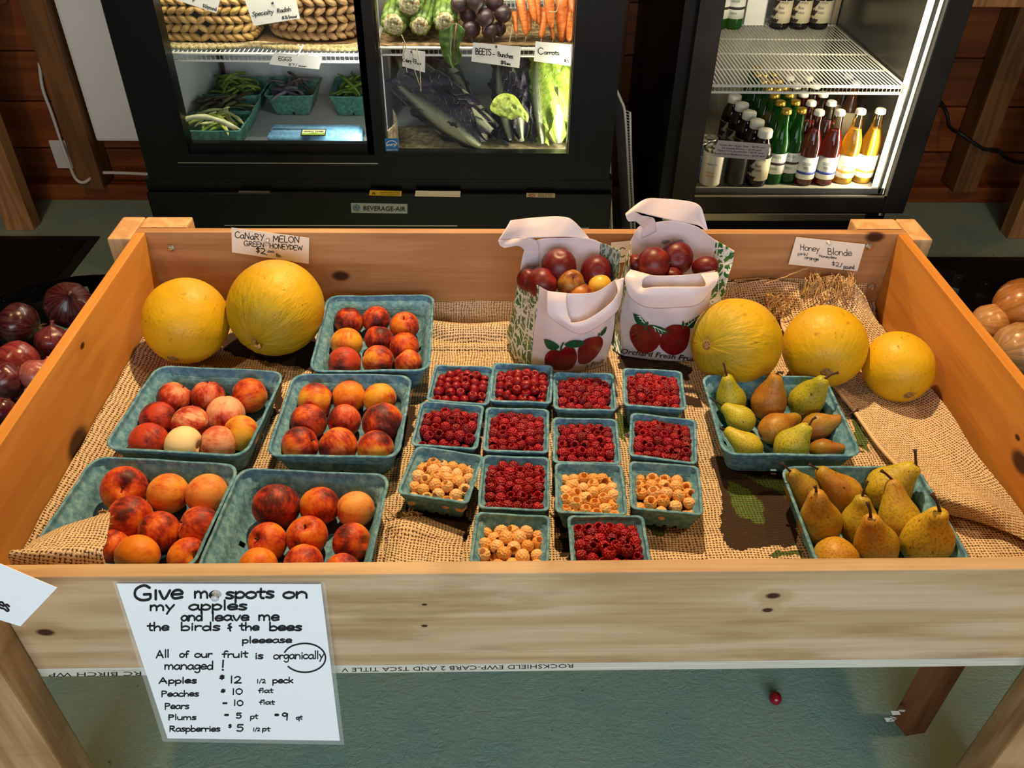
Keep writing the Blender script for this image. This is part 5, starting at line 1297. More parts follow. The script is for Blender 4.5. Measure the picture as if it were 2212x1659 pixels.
pj.off = .006; mk('lettering_print', [pj(p[0], p[1]) for p in g[0]], g[1], M['print_black'], bag2, kind='stuff')
g = ([], [])
for lf in ([(300, 1120), (350, 1185)], [(430, 1215), (540, 1262)], [(745, 1210), (850, 1125)]): ribbon(g, [np.array(p) for p in S2(lf)], .7)
for k in range(3):
    for a, b in (((280+k*22, 1120+k*24), (320+k*12, 1122+k*26)), ((440+k*30, 1222+k*14), (455+k*30, 1262+k*6)), ((760+k*26, 1200-k*22), (752+k*26, 1165-k*14))): ribbon(g, [np.array(p) for p in S2([a, b])], .5)
mk('leaf_veins', [pj(p[0], p[1]) for p in g[0]], g[1], M['print_white'], bag2, kind='stuff')
pj2 = PanelProj(GB2, .004)
decal('leaf_print', [sm(S2([(503, 440), (530, 420), (580, 425), (585, 450), (530, 462)])), sm(S2([(640, 425), (690, 415), (712, 425), (700, 445), (650, 440)]))], pj2, bag2, M['bag_leaf_in'])
# plums
def plum_mesh(sq):
    n, m = 28, 18; V = []; F = []
    for i in range(m+1):
        th = PI*i/m
        for k in range(n):
            ph = 2*PI*k/n; d = min(ph, 2*PI-ph); r = 1-.12*math.exp(-(th/.28)**2)-.03*math.exp(-(d/.18)**2)*math.sin(th)
            V.append((r*math.sin(th)*math.cos(ph), r*math.sin(th)*math.sin(ph), r*math.cos(th)*sq))
    for i in range(m):
        for k in range(n): F.append((i*n+k, (i+1)*n+k, (i+1)*n+(k+1) % n, i*n+(k+1) % n))
    me = bpy.data.meshes.new('plum'); me.from_pydata([(a*.03, b*.03, c*.03) for a, b, c in V], [], F); bm = bmesh.new(); bm.from_mesh(me); bmesh.ops.remove_doubles(bm, verts=bm.verts, dist=1e-6); bm.to_mesh(me); bm.free()
    me.materials.append(M['plum']); me.shade_smooth(); return me
PLM = [plum_mesh(1.0), plum_mesh(1.25)]
for k, (px, py, r, Y, col, bl, me_i, dr, lab, bg) in enumerate([
  (1208, 574, 39, 1.315, '#c8301a', .65, 0, (0, .2, 1), 'bright red plum at the back of the left bag', 1),
  (1289, 586, 36, 1.315, '#4a1620', 1.1, 0, (0, -.8, .6), 'dark maroon plum at the back right of the left bag', 1),
  (1143, 604, 28, 1.305, '#b82a1a', .7, 0, (.3, 0, 1), 'red plum half hidden at the left of the left bag', 1),
  (1171, 612, 35, 1.285, '#d2402a', .55, 0, (.6, 0, .6), 'orange-red plum by the left rim of the left bag', 1),
  (1232, 612, 32, 1.285, '#d89a34', .35, 0, (.1, -.6, .8), 'yellow and red plum in the middle of the left bag', 1),
  (1296, 618, 27, 1.285, '#dcae3a', .05, 0, (0, 0, -1), 'yellow plum at the right of the left bag', 1),
  (1255, 640, 30, 1.265, '#dc8a2e', .3, 1, (1, 0, 0), 'orange plum just above the front rim of the left bag', 1),
  (1412, 568, 36, 1.335, '#d8502a', .5, 0, (.9, -.5, .3), 'orange-red plum with a short stem in the right bag', 2),
  (1461, 557, 38, 1.365, '#8c1420', .95, 0, (-.1, -.8, .5), 'large dark red plum at the back of the right bag', 2),
  (1524, 577, 27, 1.345, '#b83428', .7, 1, (1, .2, .3), 'oval red plum leaning on the right side of the right bag', 2),
  (1374, 570, 22, 1.35, '#b82a38', .6, 0, (0, 0, 1), 'pinkish red plum at the left edge of the right bag', 2),
  (1452, 600, 24, 1.325, '#b82430', .7, 0, (0, 0, 1), 'small red plum just above the front rim of the right bag', 2)]):
    P = ay(px, py, Y); rad = r*mpp(P)
    o = bpy.data.objects.new('plum', PLM[me_i]); COL.objects.link(o); s = rad/.031/(1.1 if me_i else 1)
    o.matrix_world = Matrix.Translation(P) @ Vector((dr[0], -dr[1] if dr[1] > 0 else dr[1], dr[2])).to_track_quat('Z', 'Y').to_matrix().to_4x4() @ Matrix.Diagonal((s, s, s, 1))
    wcol(o, col, bl); tag(o, lab, 'plum', 'plums in the left bag' if bg == 1 else 'plums in the right bag')
    if k in (4, 7, 8): MB().tube([(0, 0, .025), (0, 0, .031), (.001, 0, .035)], [.0012, .0009, .0012], 6).build('stem', M['stem'], o, True, world=False)
for (x, y, z, lab, gp) in ((.13, 1.305, .53, 'plum at the bottom of the left bag, under the others', 'plums in the left bag'), (.20, 1.30, .535, 'second plum at the bottom of the left bag', 'plums in the left bag'), (.16, 1.30, .60, 'plum in the middle depth of the left bag', 'plums in the left bag'),
    (.33, 1.345, .53, 'plum at the bottom of the right bag, under the others', 'plums in the right bag'), (.38, 1.34, .57, 'plum in the middle depth of the right bag', 'plums in the right bag')):
    o = bpy.data.objects.new('plum', PLM[0]); COL.objects.link(o); o.location = (x, y, z); wcol(o, '#a02418', .7); tag(o, lab, 'plum', gp)

# ================================================================== SIGNS ON THE BIN
def sign_hand(root, P0, N, items, mat='ink', name='handwriting', off=.0006):
    g = ([], [])
    for it in items: hand(g, *it)
    return flat(name, g, P0, N, M[mat], root, off, kind='stuff')
def zs(s, ox, oy): return lambda x, y: (ox+x*s, oy+y*s)
# laminated price sheet
Ys = [.6270, .6270, .600, .600]
lam_q = [(243, 1255), (702, 1257), (744, 1609), (352, 1602)]
root, P0, N = card('price_sheet', [(251.5, 1261), (693, 1262), (734, 1600), (362, 1595)], Ys, 'large laminated handwritten price sheet pinned to the front board', 'sign', M['sheet'])
t = NT('laminate'); t.base(C('#ffffff'), .12, 0, .5); tr = t.n('BsdfTransparent'); mx = t.n('MixShader'); mx.inputs[0].default_value = .82; t.l(t.b.outputs[0], mx.inputs[1]); t.l(tr.outputs[0], mx.inputs[2]); t.l(mx.outputs[0], t.out.inputs['Surface']); M['laminate'] = t.m
gl = ([], []); ip = [(251.5, 1261), (693, 1262), (734, 1600), (362, 1595)]
for k in range(4):
    poly(gl, [lam_q[k], lam_q[(k+1) % 4], ip[(k+1) % 4], ip[k]])
flat('laminate_border', gl, P0, N, M['laminate'], root, .0002)
q = zs(.27125, 200, 1230)
def L_(text, x0, y0, x1, y1, xh, sw, sl=0.0):
    a = q(x0, y0); b = q(x1, y1); return (text, a[0], a[1], b[0], b[1], xh*.27125, sw*.27125*1.25, sl)
items = [L_('GIve', 330, 245, 725, 232, 68, 17), L_('me', 808, 228, 1008, 228, 52, 14), L_('spots', 1058, 230, 1450, 228, 50, 15), L_('on', 1515, 230, 1720, 228, 48, 15),
 L_('my', 455, 328, 655, 326, 42, 13), L_('apples', 765, 322, 1235, 322, 42, 13), L_('and', 705, 408, 880, 408, 40, 12), L_('leave', 945, 408, 1250, 408, 40, 12), L_('me', 1320, 408, 1490, 408, 42, 12),
 L_('the', 435, 488, 612, 486, 36, 11), L_('birds', 700, 486, 1020, 484, 36, 11), L_('&', 1070, 486, 1115, 486, 36, 11), L_('the', 1168, 485, 1330, 485, 34, 11), L_('bees', 1405, 486, 1670, 486, 36, 12),
 L_('pleeease', 1190, 588, 1590, 584, 28, 9), L_('All', 505, 705, 612, 702, 34, 9), L_('of', 692, 702, 765, 702, 30, 9), L_('our', 812, 702, 955, 700, 30, 9), L_('fruit', 1030, 702, 1240, 700, 30, 9), L_('is', 1292, 712, 1362, 712, 30, 9), L_('organically', 1440, 715, 1845, 710, 34, 8),
 L_('managed', 572, 798, 965, 795, 36, 9), L_('!', 1015, 800, 1065, 800, 42, 11),
 L_('Apples', 527, 908, 832, 905, 26, 9), L_('$', 1010, 875, 1055, 875, 20, 9), L_('12', 1092, 905, 1190, 905, 34, 9), L_('1/2', 1308, 905, 1380, 905, 18, 6), L_('peck', 1432, 905, 1600, 905, 26, 8),
 L_('Peaches', 548, 1012, 848, 1010, 26, 8), L_('$', 1020, 980, 1062, 980, 16, 8), L_('10', 1108, 995, 1195, 995, 30, 8), L_('flat', 1318, 982, 1440, 982, 20, 7),
 L_('Pears', 575, 1112, 770, 1110, 28, 8), L_('-', 1030, 1075, 1080, 1075, 14, 12), L_('10', 1120, 1085, 1200, 1085, 28, 8), L_('flat', 1325, 1075, 1452, 1075, 20, 7),
 L_('Plums', 603, 1198, 828, 1196, 24, 8), L_('-', 1048, 1168, 1088, 1168, 14, 14), L_('5', 1140, 1185, 1192, 1185, 26, 8), L_('pt', 1255, 1190, 1318, 1188, 22, 7), L_('-', 1450, 1168, 1485, 1168, 14, 16), L_('9', 1505, 1200, 1560, 1198, 38, 9), L_('qt', 1620, 1196, 1672, 1194, 18, 7),
 L_('Raspberries', 613, 1290, 1018, 1290, 26, 8), L_('$', 1080, 1262, 1110, 1262, 18, 7), L_('5', 1145, 1290, 1208, 1290, 34, 9), L_('1/2', 1278, 1288, 1335, 1288, 16, 6), L_('pt', 1350, 1288, 1415, 1288, 20, 7)]
random.seed(3)
sign_hand(root, P0, N, items)
g = ([], []); c0 = (1690, 705)
ribbon(g, [np.array(q(c0[0]+165*math.cos(a)-8*(a > 2), c0[1]-115*math.sin(a))) for a in np.linspace(2.75, -2.5, 48)], 1.7)
flat('circled_word_ring', g, P0, N, M['ink'], root, .0006)
M['clear_plastic'] = plain('clear_plastic', '#c9cdd0', rough=.12)
pin(root, 468, 1282, P0, N, M['clear_plastic'], .0055)
# melon tags
root, P0, N = card('price_card', [(500, 492), (668, 514), (667, 570), (501, 545)], [1.466]*4, 'white handwritten CANARY MELON price card on the back board', 'sign', M['paper'], 'white cards on the bin back board')
q = zs(.27154, 0, 0); q = zs(.38585, 0, 440)
def L3(text, x0, y0, x1, y1, xh, sw, sl=0.0):
    a = q(x0, y0); b = q(x1, y1); k = q(1, 0)[0]-q(0, 0)[0]; return (text, a[0], a[1], b[0], b[1], xh*k, sw*k, sl)
sign_hand(root, P0, N, [L3('CaNaRY', 1315, 190, 1482, 208, 21, 4.5), L3('MELON', 1528, 213, 1680, 220, 21, 4.5), L3('GREEN', 1365, 234, 1482, 244, 16, 4), L3('HONEYDEW', 1510, 248, 1696, 262, 16, 4), L3('$2.', 1432, 272, 1500, 288, 20, 5), L3('oo', 1498, 272, 1535, 275, 9, 3.5), L3('lb.', 1545, 296, 1580, 300, 10, 3.5)])
pin(root, 579, 517, P0, N, M['clear_plastic'], .004); pin(root, 578, 524, P0, N, M['clear_plastic'], .004)
root, P0, N = card('price_card', [(1720, 512), (1869, 528), (1852, 586), (1703, 571)], [1.463]*4, 'cream handwritten Honey Blonde price card above the right melons', 'sign', M['paper'], 'white cards on the bin back board')
q = zs(.33092, 1480, 480)
sign_hand(root, P0, N, [L3('Honey', 752, 182, 878, 192, 23, 4), L3('Blonde', 930, 210, 1090, 222, 25, 4), L3('pink/', 735, 215, 805, 220, 12, 3), L3('orange', 780, 240, 872, 252, 13, 3.5), L3('Honeydew', 875, 228, 990, 240, 10, 3), L3('$2/', 957, 280, 1030, 296, 17, 4), L3('pound', 1035, 302, 1105, 306, 14, 4)])
pin(root, 1789, 523, P0, N, M['clear_plastic'], .004)
root, P0, N = card('price_card', [(1320, 524), (1395, 517), (1395, 560), (1322, 570)], [1.466]*4, 'pale card on the back board, mostly hidden behind the two bags', 'sign', M['paper'], 'white cards on the bin back board')
sign_hand(root, P0, N, [('C', 1336, 556, 1352, 555, 12, 1.6, 0)])
# tag at the left picture edge
root, P0, N = card('hanging_card', [(-95, 1178), (123, 1270), (44, 1353), (-160, 1290)], [.572, .572, .568, .568], 'white tilted card cut by the left picture edge, on the bin corner', 'sign', M['sheet'])
sign_hand(root, P0, N, [('es', -4, 1310, 20, 1323, 14, 4, 0.1)])

# ================================================================== SLIDING DOOR COOLER
def glass_mat(name, refl=.10, tint='#ffffff'):
    t = NT(name); t.base(C('#ffffff'), .02, 0, .5)
    gl_ = t.n('BsdfGlossy'); gl_.inputs['Roughness'].default_value = .03
    tr_ = t.n('BsdfTransparent'); tr_.inputs[0].default_value = C(tint); fr = t.n('Fresnel'); fr.inputs[0].default_value = 1.45; mx_ = t.n('MixShader')
    t.l(fr.outputs[0], mx_.inputs[0]); t.l(tr_.outputs[0], mx_.inputs[1]); t.l(gl_.outputs[0], mx_.inputs[2]); t.l(mx_.outputs[0], t.out.inputs['Surface']); return t.m
M['glass'] = glass_mat('glass')
def emit(name, col, s):
    t = NT(name); t.base(C(col), .5); t.b.inputs['Emission Color'].default_value = C(col); t.b.inputs['Emission Strength'].default_value = s; return t.m
M['tube'] = emit('tube', '#fff2cc', 1.6)
CX0, CX1, CY, CD = -.995, .352, 2.30, 2.98
cool = empty('display_cooler', ((CX0+CX1)/2, 2.64, 0), 'black two-door sliding glass cooler holding vegetables, eggs and baskets', 'cooler')
m = MB()
m.box((CX0, CY, .405), (-.862, CY+.05, 1.95)).box((-.353, CY+.012, .405), (-.298, CY+.05, 1.95)).box((.222, CY, .405), (CX1, CY+.05, 1.95)).box((-.862, CY, .405), (.222, CY+.05, .478))
m.box((CX0, CY+.05, .405), (-.935, CD, 1.95)).box((.295, CY+.05, .405), (CX1, CD, 1.95)).box((-.935, CD-.03, .405), (.295, CD, 1.95)).box((-.935, CY+.05, .405), (.295, CD-.03, .424)).box((CX0, CY, 1.90), (CX1, CD, 1.95))
m.build('cabinet', M['black'], cool)
m = MB(); m.box((-.935, CY+.05, .425), (-.930, CD-.03, 1.9)).box((.290, CY+.05, .425), (.295, CD-.03, 1.9)).box((-.93, CD-.036, .425), (.29, CD-.03, 1.9)).box((-.93, CY+.05, .425), (.29, CD-.036, .431)).box((-.93, CY+.05, 1.885), (.29, CD-.036, 1.9)).box((-.334, CY+.30, .431), (-.326, CD-.04, 1.1))
m.build('liner', M['interior'], cool)
m = MB()
for yy in (CD-.05,):
    for xx in (-.925, -.35, .27): m.box((xx, yy, .5), (xx+.014, yy+.012, 1.85))
for k in range(60): m.box((-.922, CD-.052, .5+k*.022), (-.915, CD-.049, .51+k*.022))
m.build('shelf_rail', M['interior_dark'], cool)
def door(x0, x1, y, zb, lab=None):
    d = MB(); w_ = .028
    d.box((x0-w_, y, zb-.03), (x0, y+.022, 1.9)).box((x1, y, zb-.03), (x1+w_, y+.022, 1.9)).box((x0, y, zb-.03), (x1, y+.022, zb)).box((x0, y, 1.87), (x1, y+.022, 1.9))
    o = d.build('door', M['black'], cool)
    mk('glass', [(x0, y+.010, zb), (x1, y+.010, zb), (x1, y+.010, 1.87), (x0, y+.010, 1.87)], [(0, 1, 2, 3)], M['glass'], o)
    return o
dl = door(-.863, -.352, CY+.012, .506); dr_ = door(-.303, .2205, CY-.012, .490)
MB().box((-.900, CY-.003, .452), (-.325, CY, .4545)).build('highlight_strip', M['bolt'], cool)  # thin silver strip standing in for the highlight along the ledge
MB().tube([(.2235, CY-.0135, .49), (.2235, CY-.0135, 1.6)], .0012, 6).build('highlight_strip', M['bolt'], cool)
m = MB().box((CX0-.012, CY-.018, .03), (CX1+.01, CY+.05, .368), .004); m.box((CX0-.012, CY+.0, .368), (CX1+.01, CY+.05, .404)); m.box((CX0, CY+.05, .03), (CX1, CD, .405)); base_ = m.build('base_panel', M['black'], cool)
MB().box((-.80, CY-.0205, .262), (-.10, CY-.0185, .2645)).box((.05, CY-.0205, .255), (.30, CY-.0185, .2575)).build('highlight_strip', M['bolt'], cool)  # highlight lines on the lower ledge, shaped as silver strips
for x in (CX0+.05, CX1-.09):
    for y in (CY+.03, CD-.09): MB().lathe([(.022, 0), (.022, .012), (.012, .014), (.012, .03)], (x+.02, y, 0), 14).build('foot', M['bolt'], cool)
# labels on the ledge
def label_on(name, parent, quad, Y, mat, off=.0):
    V = [ay(a, b, Y) for a, b in quad]; return mk(name, V+[v+np.array([0, .0008, 0]) for v in V], [(0, 3, 2, 1), (0, 1, 5, 4), (1, 2, 6, 5), (2, 3, 7, 6), (3, 0, 4, 7)], mat, parent)
YL = CY-.0192
def lab_text(parent, items, Y, mat, hnd=None):
    g = ([], [])
    for it in items: printed(g, *it[:6], **(it[6] if len(it) > 6 else {}))
    return mk('lettering', [ay(p[0], p[1], Y) for p in g[0]], g[1], mat, parent, kind='stuff')
M['yellow_lab'] = plain('yellow_label', '#d9b32a', rough=.5); M['grey_lab'] = plain('grey_label', '#5c4a44', rough=.6); M['silver_lab'] = plain('silver_label', '#a9b4bf', rough=.4, metal=.3); M['blue_lab'] = plain('blue_label', '#1c6fb0', rough=.5); M['white_ink'] = plain('white_ink', '#e8eef2', rough=.6); M['cream_lab'] = plain('cream_label', '#cbbfa8', rough=.6)
l1 = label_on('warning_label', cool, [(799, 411), (868, 413), (867, 424), (797, 422)], CY-.0192+.0, M['yellow_lab'])
lab_text(l1, [('CAUTION RISK OF FIRE', 822, 417.5, 863, 418.5, 3.2), ('see instructions', 822, 421.5, 863, 422.3, 2.6), ('A', 803, 421, 812, 421, 6.5)], YL-.0012, M['ink'])
label_on('white_label', cool, [(898, 412), (995, 413), (994, 426), (896, 424)], YL, M['paper'])
l2 = label_on('notice_label', cool, [(1137, 417), (1199, 418), (1199, 427), (1137, 426)], YL, M['cream_lab'])
lab_text(l2, [('NO STEP', 1163, 421.5, 1195, 422, 2.8), ('BEVERAGES ONLY', 1163, 425.3, 1195, 425.8, 2.6)], YL-.0012, M['ink'])
c = ay(1149, 422, YL-.0012)
MB().tube([c+np.array([.009*math.cos(a), 0, .004*math.sin(a)]) for a in np.linspace(0, 6.28, 16)], .0007, 5).build('symbol', plain('red_ink', '#a02418', rough=.5), l2)
label_on('grey_label', cool, [(516, 412), (583, 413), (582, 418), (514, 417)], YL, M['grey_lab'])
bd = label_on('maker_badge', cool, [(758, 438.5), (880, 440.5), (880, 461.5), (759, 459.5)], YL, M['silver_lab'])
lab_text(bd, [('BEVERAGE-AIR', 785, 454.5, 876, 456.5, 9.5, dict(bold=.01))], YL-.0012, M['ink'])
c = ay(770, 449.5, YL-.0016); m = MB()
m.lathe([(.0105, 0), (.0105, .0004), (0, .0004)], c, 20, Matrix.Rotation(PI/2, 3, 'X')); m.build('emblem', plain('badge_blue', '#3a5a86', '#7d94b4', 200, .4), bd)
es = label_on('energy_sticker', dr_, [(831, 299), (860, 299), (861, 326), (833, 327)], CY-.004, M['blue_lab'])
g = ([], []); ribbon(g, [np.array((846+12*math.cos(a), 314-10*math.sin(a))) for a in np.linspace(.3, 2.9, 14)], .7); hand(g, 'energy', 834, 316, 858, 313, 3.5, 1.0, .3); printed(g, 'ENERGY STAR', 835, 325.5, 859, 325, 3.2)
mk('lettering', [ay(p[0], p[1], CY-.0055) for p in g[0]], g[1], M['white_ink'], es, kind='stuff')

# wire shelves
def wire_shelf(x0, x1, y0, y1, z, parent, n):
    m = MB(); m.tube([(x0, y0, z), (x1, y0, z)], .0042, 8).tube([(x0, y0+.004, z-.020), (x1, y0+.004, z-.020)], .0038, 8).tube([(x0, y1, z), (x1, y1, z)], .004, 8)
    for k in (1, 2, 3): yy = y0+(y1-y0)*k/4; m.tube([(x0, yy, z-.004), (x1, yy, z-.004)], .003, 6)
    for x in (x0, x1): m.tube([(x, y0, z), (x, y1, z)], .0035, 8)
    sh = m.build('shelf', M['white_wire'], parent, True)
    m = MB()
    for k in range(n):
        x = x0+(x1-x0)*(k+.5)/n; m.tube([(x, y0+.002, z-.020), (x, y0, z+.002), (x, y1, z+.002)], .0016, 5, cap=False)
    m.build('shelf_wires', M['white_wire'], sh, True, kind='stuff'); return sh
ZS1, ZS2 = .732, .752
wire_shelf(-.925, -.336, 2.40, 2.92, ZS1-.004, cool, 46)
wire_shelf(-.322, .286, 2.40, 2.92, ZS2-.004, cool, 46)

# woven baskets and braided mat
M['weave'] = plain('weave', '#c9a25a', '#a07c40', 40, .6, bump=.4, bscale=300); M['weave_dark'] = plain('weave_dark', '#b08a58', '#84623a', 40, .6, bump=.4, bscale=300); M['inside'] = plain('inside_dark', '#2a1a0c', rough=.9)
def wicker(name, cx, cy, hx, hy, z0, rows, e, mat, lab, flare, step=.0235, rh=.0240):
    r = empty(name, (cx, cy, z0), lab, 'basket', 'woven baskets on the cooler shelf')
    def pos(t, z, off=0):
        k = 1+flare*min(1, max(0, (z-z0)/.10))**.6 - flare
        c, s_ = math.cos(t), math.sin(t); x = (hx*k+off)*math.copysign(abs(c)**(2/e), c); y = (hy*k+off)*math.copysign(abs(s_)**(2/e), s_)
        return Vector((cx+x, cy+y, z))
    N_ = 6000; pts = [pos(2*PI*k/N_, z0) for k in range(N_+1)]; cum = [0]
    for k in range(N_): cum.append(cum[-1]+(pts[k+1]-pts[k]).length)
    m = MB(); n = int(cum[-1]/step)
    for rr in range(rows):
        z = z0+.012+rr*rh
        for k in range(n):
            s_ = (k+.5*(rr % 2)*0)/n*cum[-1]; j = min(max(0, int(np.searchsorted(cum, s_))-1), N_-1); t_ = 2*PI*(j+(s_-cum[j])/max(1e-6, cum[j+1]-cum[j]))/N_
            j2 = min(max(0, int(np.searchsorted(cum, s_+.006))-1), N_); p = pos(t_, z); tg = (pos(2*PI*j2/N_, z)-p).normalized(); up = (pos(t_, z+.01)-p).normalized(); nn = tg.cross(up); up = nn.cross(tg).normalized()
            a = .55 if rr % 2 else -.55
            ax1 = (tg*math.cos(a)+up*math.sin(a)); ax2 = nn.cross(ax1)
            R_ = Matrix((ax1, ax2, nn)).transposed(); m.ell(p, (.0205, .0098, .012), R_.normalized() if False else R_, 8, 5)
    m.build('weave', mat, r, True, kind='stuff')
    V = []; F = []; nz = 6
    for j in range(nz+1):
        for k in range(48): V.append(pos(2*PI*k/48, z0+.002+(rows*rh)*j/nz, -.008))
    for j in range(nz):
        for k in range(48): F.append((j*48+k, j*48+(k+1) % 48, (j+1)*48+(k+1) % 48, (j+1)*48+k))
    F.append(tuple(range(48))[::-1]); mk('inner_wall', V, F, M['inside'], r); return r
wicker('wicker_basket', -.80, 2.585, .135, .13, ZS1+.012, 12, 7, M['weave'], 'square light wicker basket on the left of the cooler shelf', .04)
wicker('wicker_basket', -.50, 2.60, .155, .145, ZS1+.012, 12, 2.6, M['weave_dark'], 'rounded brown wicker basket on the right of the cooler shelf', .22)
mt = empty('braided_mat', (-.63, 2.6, ZS1), 'braided straw mat under the two wicker baskets', 'mat')
m = MB()
for rr in range(3):
    P_ = [(-.925, 2.62), (-.915, 2.47), (-.87, 2.425), (-.75, 2.43), (-.66, 2.445), (-.58, 2.425), (-.45, 2.415), (-.36, 2.43), (-.345, 2.50), (-.342, 2.62)]
    P_ = [np.array(p)+(np.array([-.63, 2.7])-np.array(p))*(.045*rr) for p in P_]
    for k in range(92):
        a = catmull(P_, k/92); b = catmull(P_, min(1, (k+1)/92)); d = math.atan2(b[1]-a[1], b[0]-a[0])+(.6 if k % 2 else -.6)
        m.ell((a[0], a[1], ZS1+.006), (.012, .0065, .006), Matrix.Rotation(d, 3, 'Z'), 7, 4)
m.build('braid', plain('jute', '#b7a878', '#8f8052', 90, .85, bump=.5), mt, True, kind='stuff')
MB().box((-.90, 2.47, ZS1+.000), (-.36, 2.88, ZS1+.007)).build('centre', plain('jute_dark', '#7c5a34', '#5f4324', 90, .9), mt)

# beans
def bean_mesh(seed):
    r2 = random.Random(seed); n = 9; pts = [(.055*(2*k/n-1), .012*math.sin(k/n*PI+seed)+r2.uniform(-.001, .001), .010*math.sin(k/n*PI*1.2)) for k in range(n+1)]
    rr = [.0008]+[.0048+.0006*math.sin(k*2.1) for k in range(1, n)]+[.0006]
    b = MB().tube(pts, rr, 7); me = bpy.data.meshes.new('bean'); me.from_pydata(b.V, [], b.F); me.shade_smooth(); return me
def tintmat(name):
    t = NT(name); oi = t.n('ObjectInfo'); n_ = t.noise(t.coords(), 60, 3); t.base(t.mix(t.ramp(n_, .3, .7), oi.outputs['Color'], t.mix(.35, oi.outputs['Color'], (.02, .03, .0, 1))), .45, 0, .4); return t.m
M['veg'] = tintmat('veg')
BM_ = [bean_mesh(s) for s in (1, 2.4, 4.2)]
for b_ in BM_: b_.materials.append(M['veg'])
ZD = .432
def bean_box(quad, kind, n, lab, size=None, grp='bean'):
    zt_ = ZD+.075
    o, L, W, a = tray('pulp_punnet', quad, .075, lab, 'punnet', 'teal punnets of beans in the cooler', taper=.34, slots=1, rad=.012, mat='pulp_green', seed=n, zb=ZD, size=size)
    for k in range(n):
        b_ = bpy.data.objects.new('bean_pod', BM_[k % 3]); COL.objects.link(b_); x, y = random.uniform(-.5, .5)*(L-.09), random.uniform(-.5, .5)*(W-.06)
        b_.location = (o.location.x+x, o.location.y+y, ZD+.062+random.uniform(0, .022)); b_.rotation_euler = (random.uniform(-.6, .6), random.uniform(-.9, .9)*(1 if kind == 'spiky' else .35), random.uniform(0, 6.28)); s = random.uniform(.8, 1.15); b_.scale = (s, s, s)
        cc = {'green': ['#5f7a2a', '#3f5a1c', '#7d9440'], 'spiky': ['#5f7a2a', '#4a6322'], 'purple': ['#4a4454', '#3a3644', '#6a6a6e'], 'dark': ['#2e3a20', '#4a4a2a', '#3a2a22'], 'fresh': ['#a9b94a', '#8aa238', '#c9c98a']}[kind]
        wcol(b_, random.choice(cc), 1); tag(b_, f'bean pod heaped in the {grp}', 'bean', f'bean pods in the {grp}')
bean_box([(400, 238), (532, 240), (530, 283), (393, 280)], 'fresh', 22, 'front teal punnet of pale green beans at the cooler glass', None, 'front punnet of pale green beans')
bean_box([(418, 205), (560, 207), (545, 243), (405, 243)], 'dark', 20, 'second teal punnet of dark withered beans behind the front one', None, 'second punnet from the glass, dark beans')
bean_box([(452, 165), (585, 167), (562, 205), (436, 203)], 'green', 20, 'rearmost teal punnet of green beans in the left stack', None, 'rearmost left punnet of green beans')
bean_box([(590, 166), (692, 166), (680, 207), (576, 205)], 'purple', 22, 'teal punnet of greyish purple beans under the Eggs card', None, 'punnet of purple beans')
bean_box([(716, 166), (812, 166), (806, 208), (718, 207)], 'spiky', 22, 'teal punnet of upright green beans beside the door post', None, 'punnet of upright green beans')
# pale loose pod on top of the front punnet
b_ = bpy.data.objects.new('bean_pod', BM_[0]); COL.objects.link(b_); P = at(455, 268, .555); b_.location = P; b_.scale = (1.5, 1.5, 1.5); b_.rotation_euler = (.3, 0, .1); wcol(b_, '#d9d8a8', 1); tag(b_, 'long cream bean pod lying on top of the front punnet', 'bean')

# egg carton
M['carton'] = pulp_mat('carton', '#5d93b8', '#86b2cc')
c0 = at(680, 303, ZD); ec = empty('egg_carton', (c0[0], c0[1]+.03, ZD), 'pale blue pulp egg carton lying behind the left glass door', 'egg carton')
ex0, ex1 = ay(577, 300, 2.40)[0], ay(783, 303, 2.40)[0]; ey0, ey1 = 2.383, 2.478
m = MB().box((ex0+.006, ey0+.005, ZD), (ex1-.006, ey1-.005, ZD+.034), .008); m.build('tray', M['carton'], ec, True)
bm = bmesh.new(); bmesh.ops.create_cube(bm, size=1)
for v in bm.verts:
    k = .88 if v.co.z > 0 else 1; v.co = Vector(((ex0+ex1)/2+v.co.x*(ex1-ex0)*(.96 if v.co.z > 0 else 1), (ey0+ey1)/2+v.co.y*(ey1-ey0)*k, ZD+.036+(v.co.z+.5)*.036))
bmesh.ops.bevel(bm, geom=bm.edges[:], offset=.008, segments=3, affect='EDGES'); MB().bm(bm).build('lid', M['carton'], ec, True)
for x in (ex0+.055, ex1-.055): MB().box((x-.011, ey0-.002, ZD+.020), (x+.011, ey0+.004, ZD+.040), .002).build('latch', M['interior_dark'], ec)
lb = [at(a, b, ZD+.0725) for a, b in ((652, 279), (705, 279), (703, 293), (649, 293))]
lo = mk('carton_label', lb+[p-np.array([0, 0, .001]) for p in lb], [(0, 3, 2, 1), (0, 1, 5, 4), (1, 2, 6, 5), (2, 3, 7, 6), (3, 0, 4, 7)], plain('label_black', '#14180c', rough=.5), ec)
lb2 = [at(a, b, ZD+.0732) for a, b in ((654, 280.2), (703, 280.2), (701, 291.6), (651.5, 291.6))]; mk('label_field', lb2, [(0, 3, 2, 1)], plain('label_cream', '#d8dca8', rough=.5), lo)
lb3 = [at(a, b, ZD+.0738) for a, b in ((651.8, 291.2), (653, 287.5), (664, 288.5), (678, 286), (690, 288), (701.6, 287), (701, 291.2))]; mk('label_hills', lb3, [tuple(range(7))], plain('label_green', '#6f8f2a', rough=.5), lo)
g = ([], []); printed(g, 'ARARAT FARMS', 656, 285.5, 699, 285.5, 3.6, bold=.01); mk('lettering', [at(p[0], p[1], ZD+.0742) for p in g[0]], g[1], M['ink'], lo, kind='stuff')

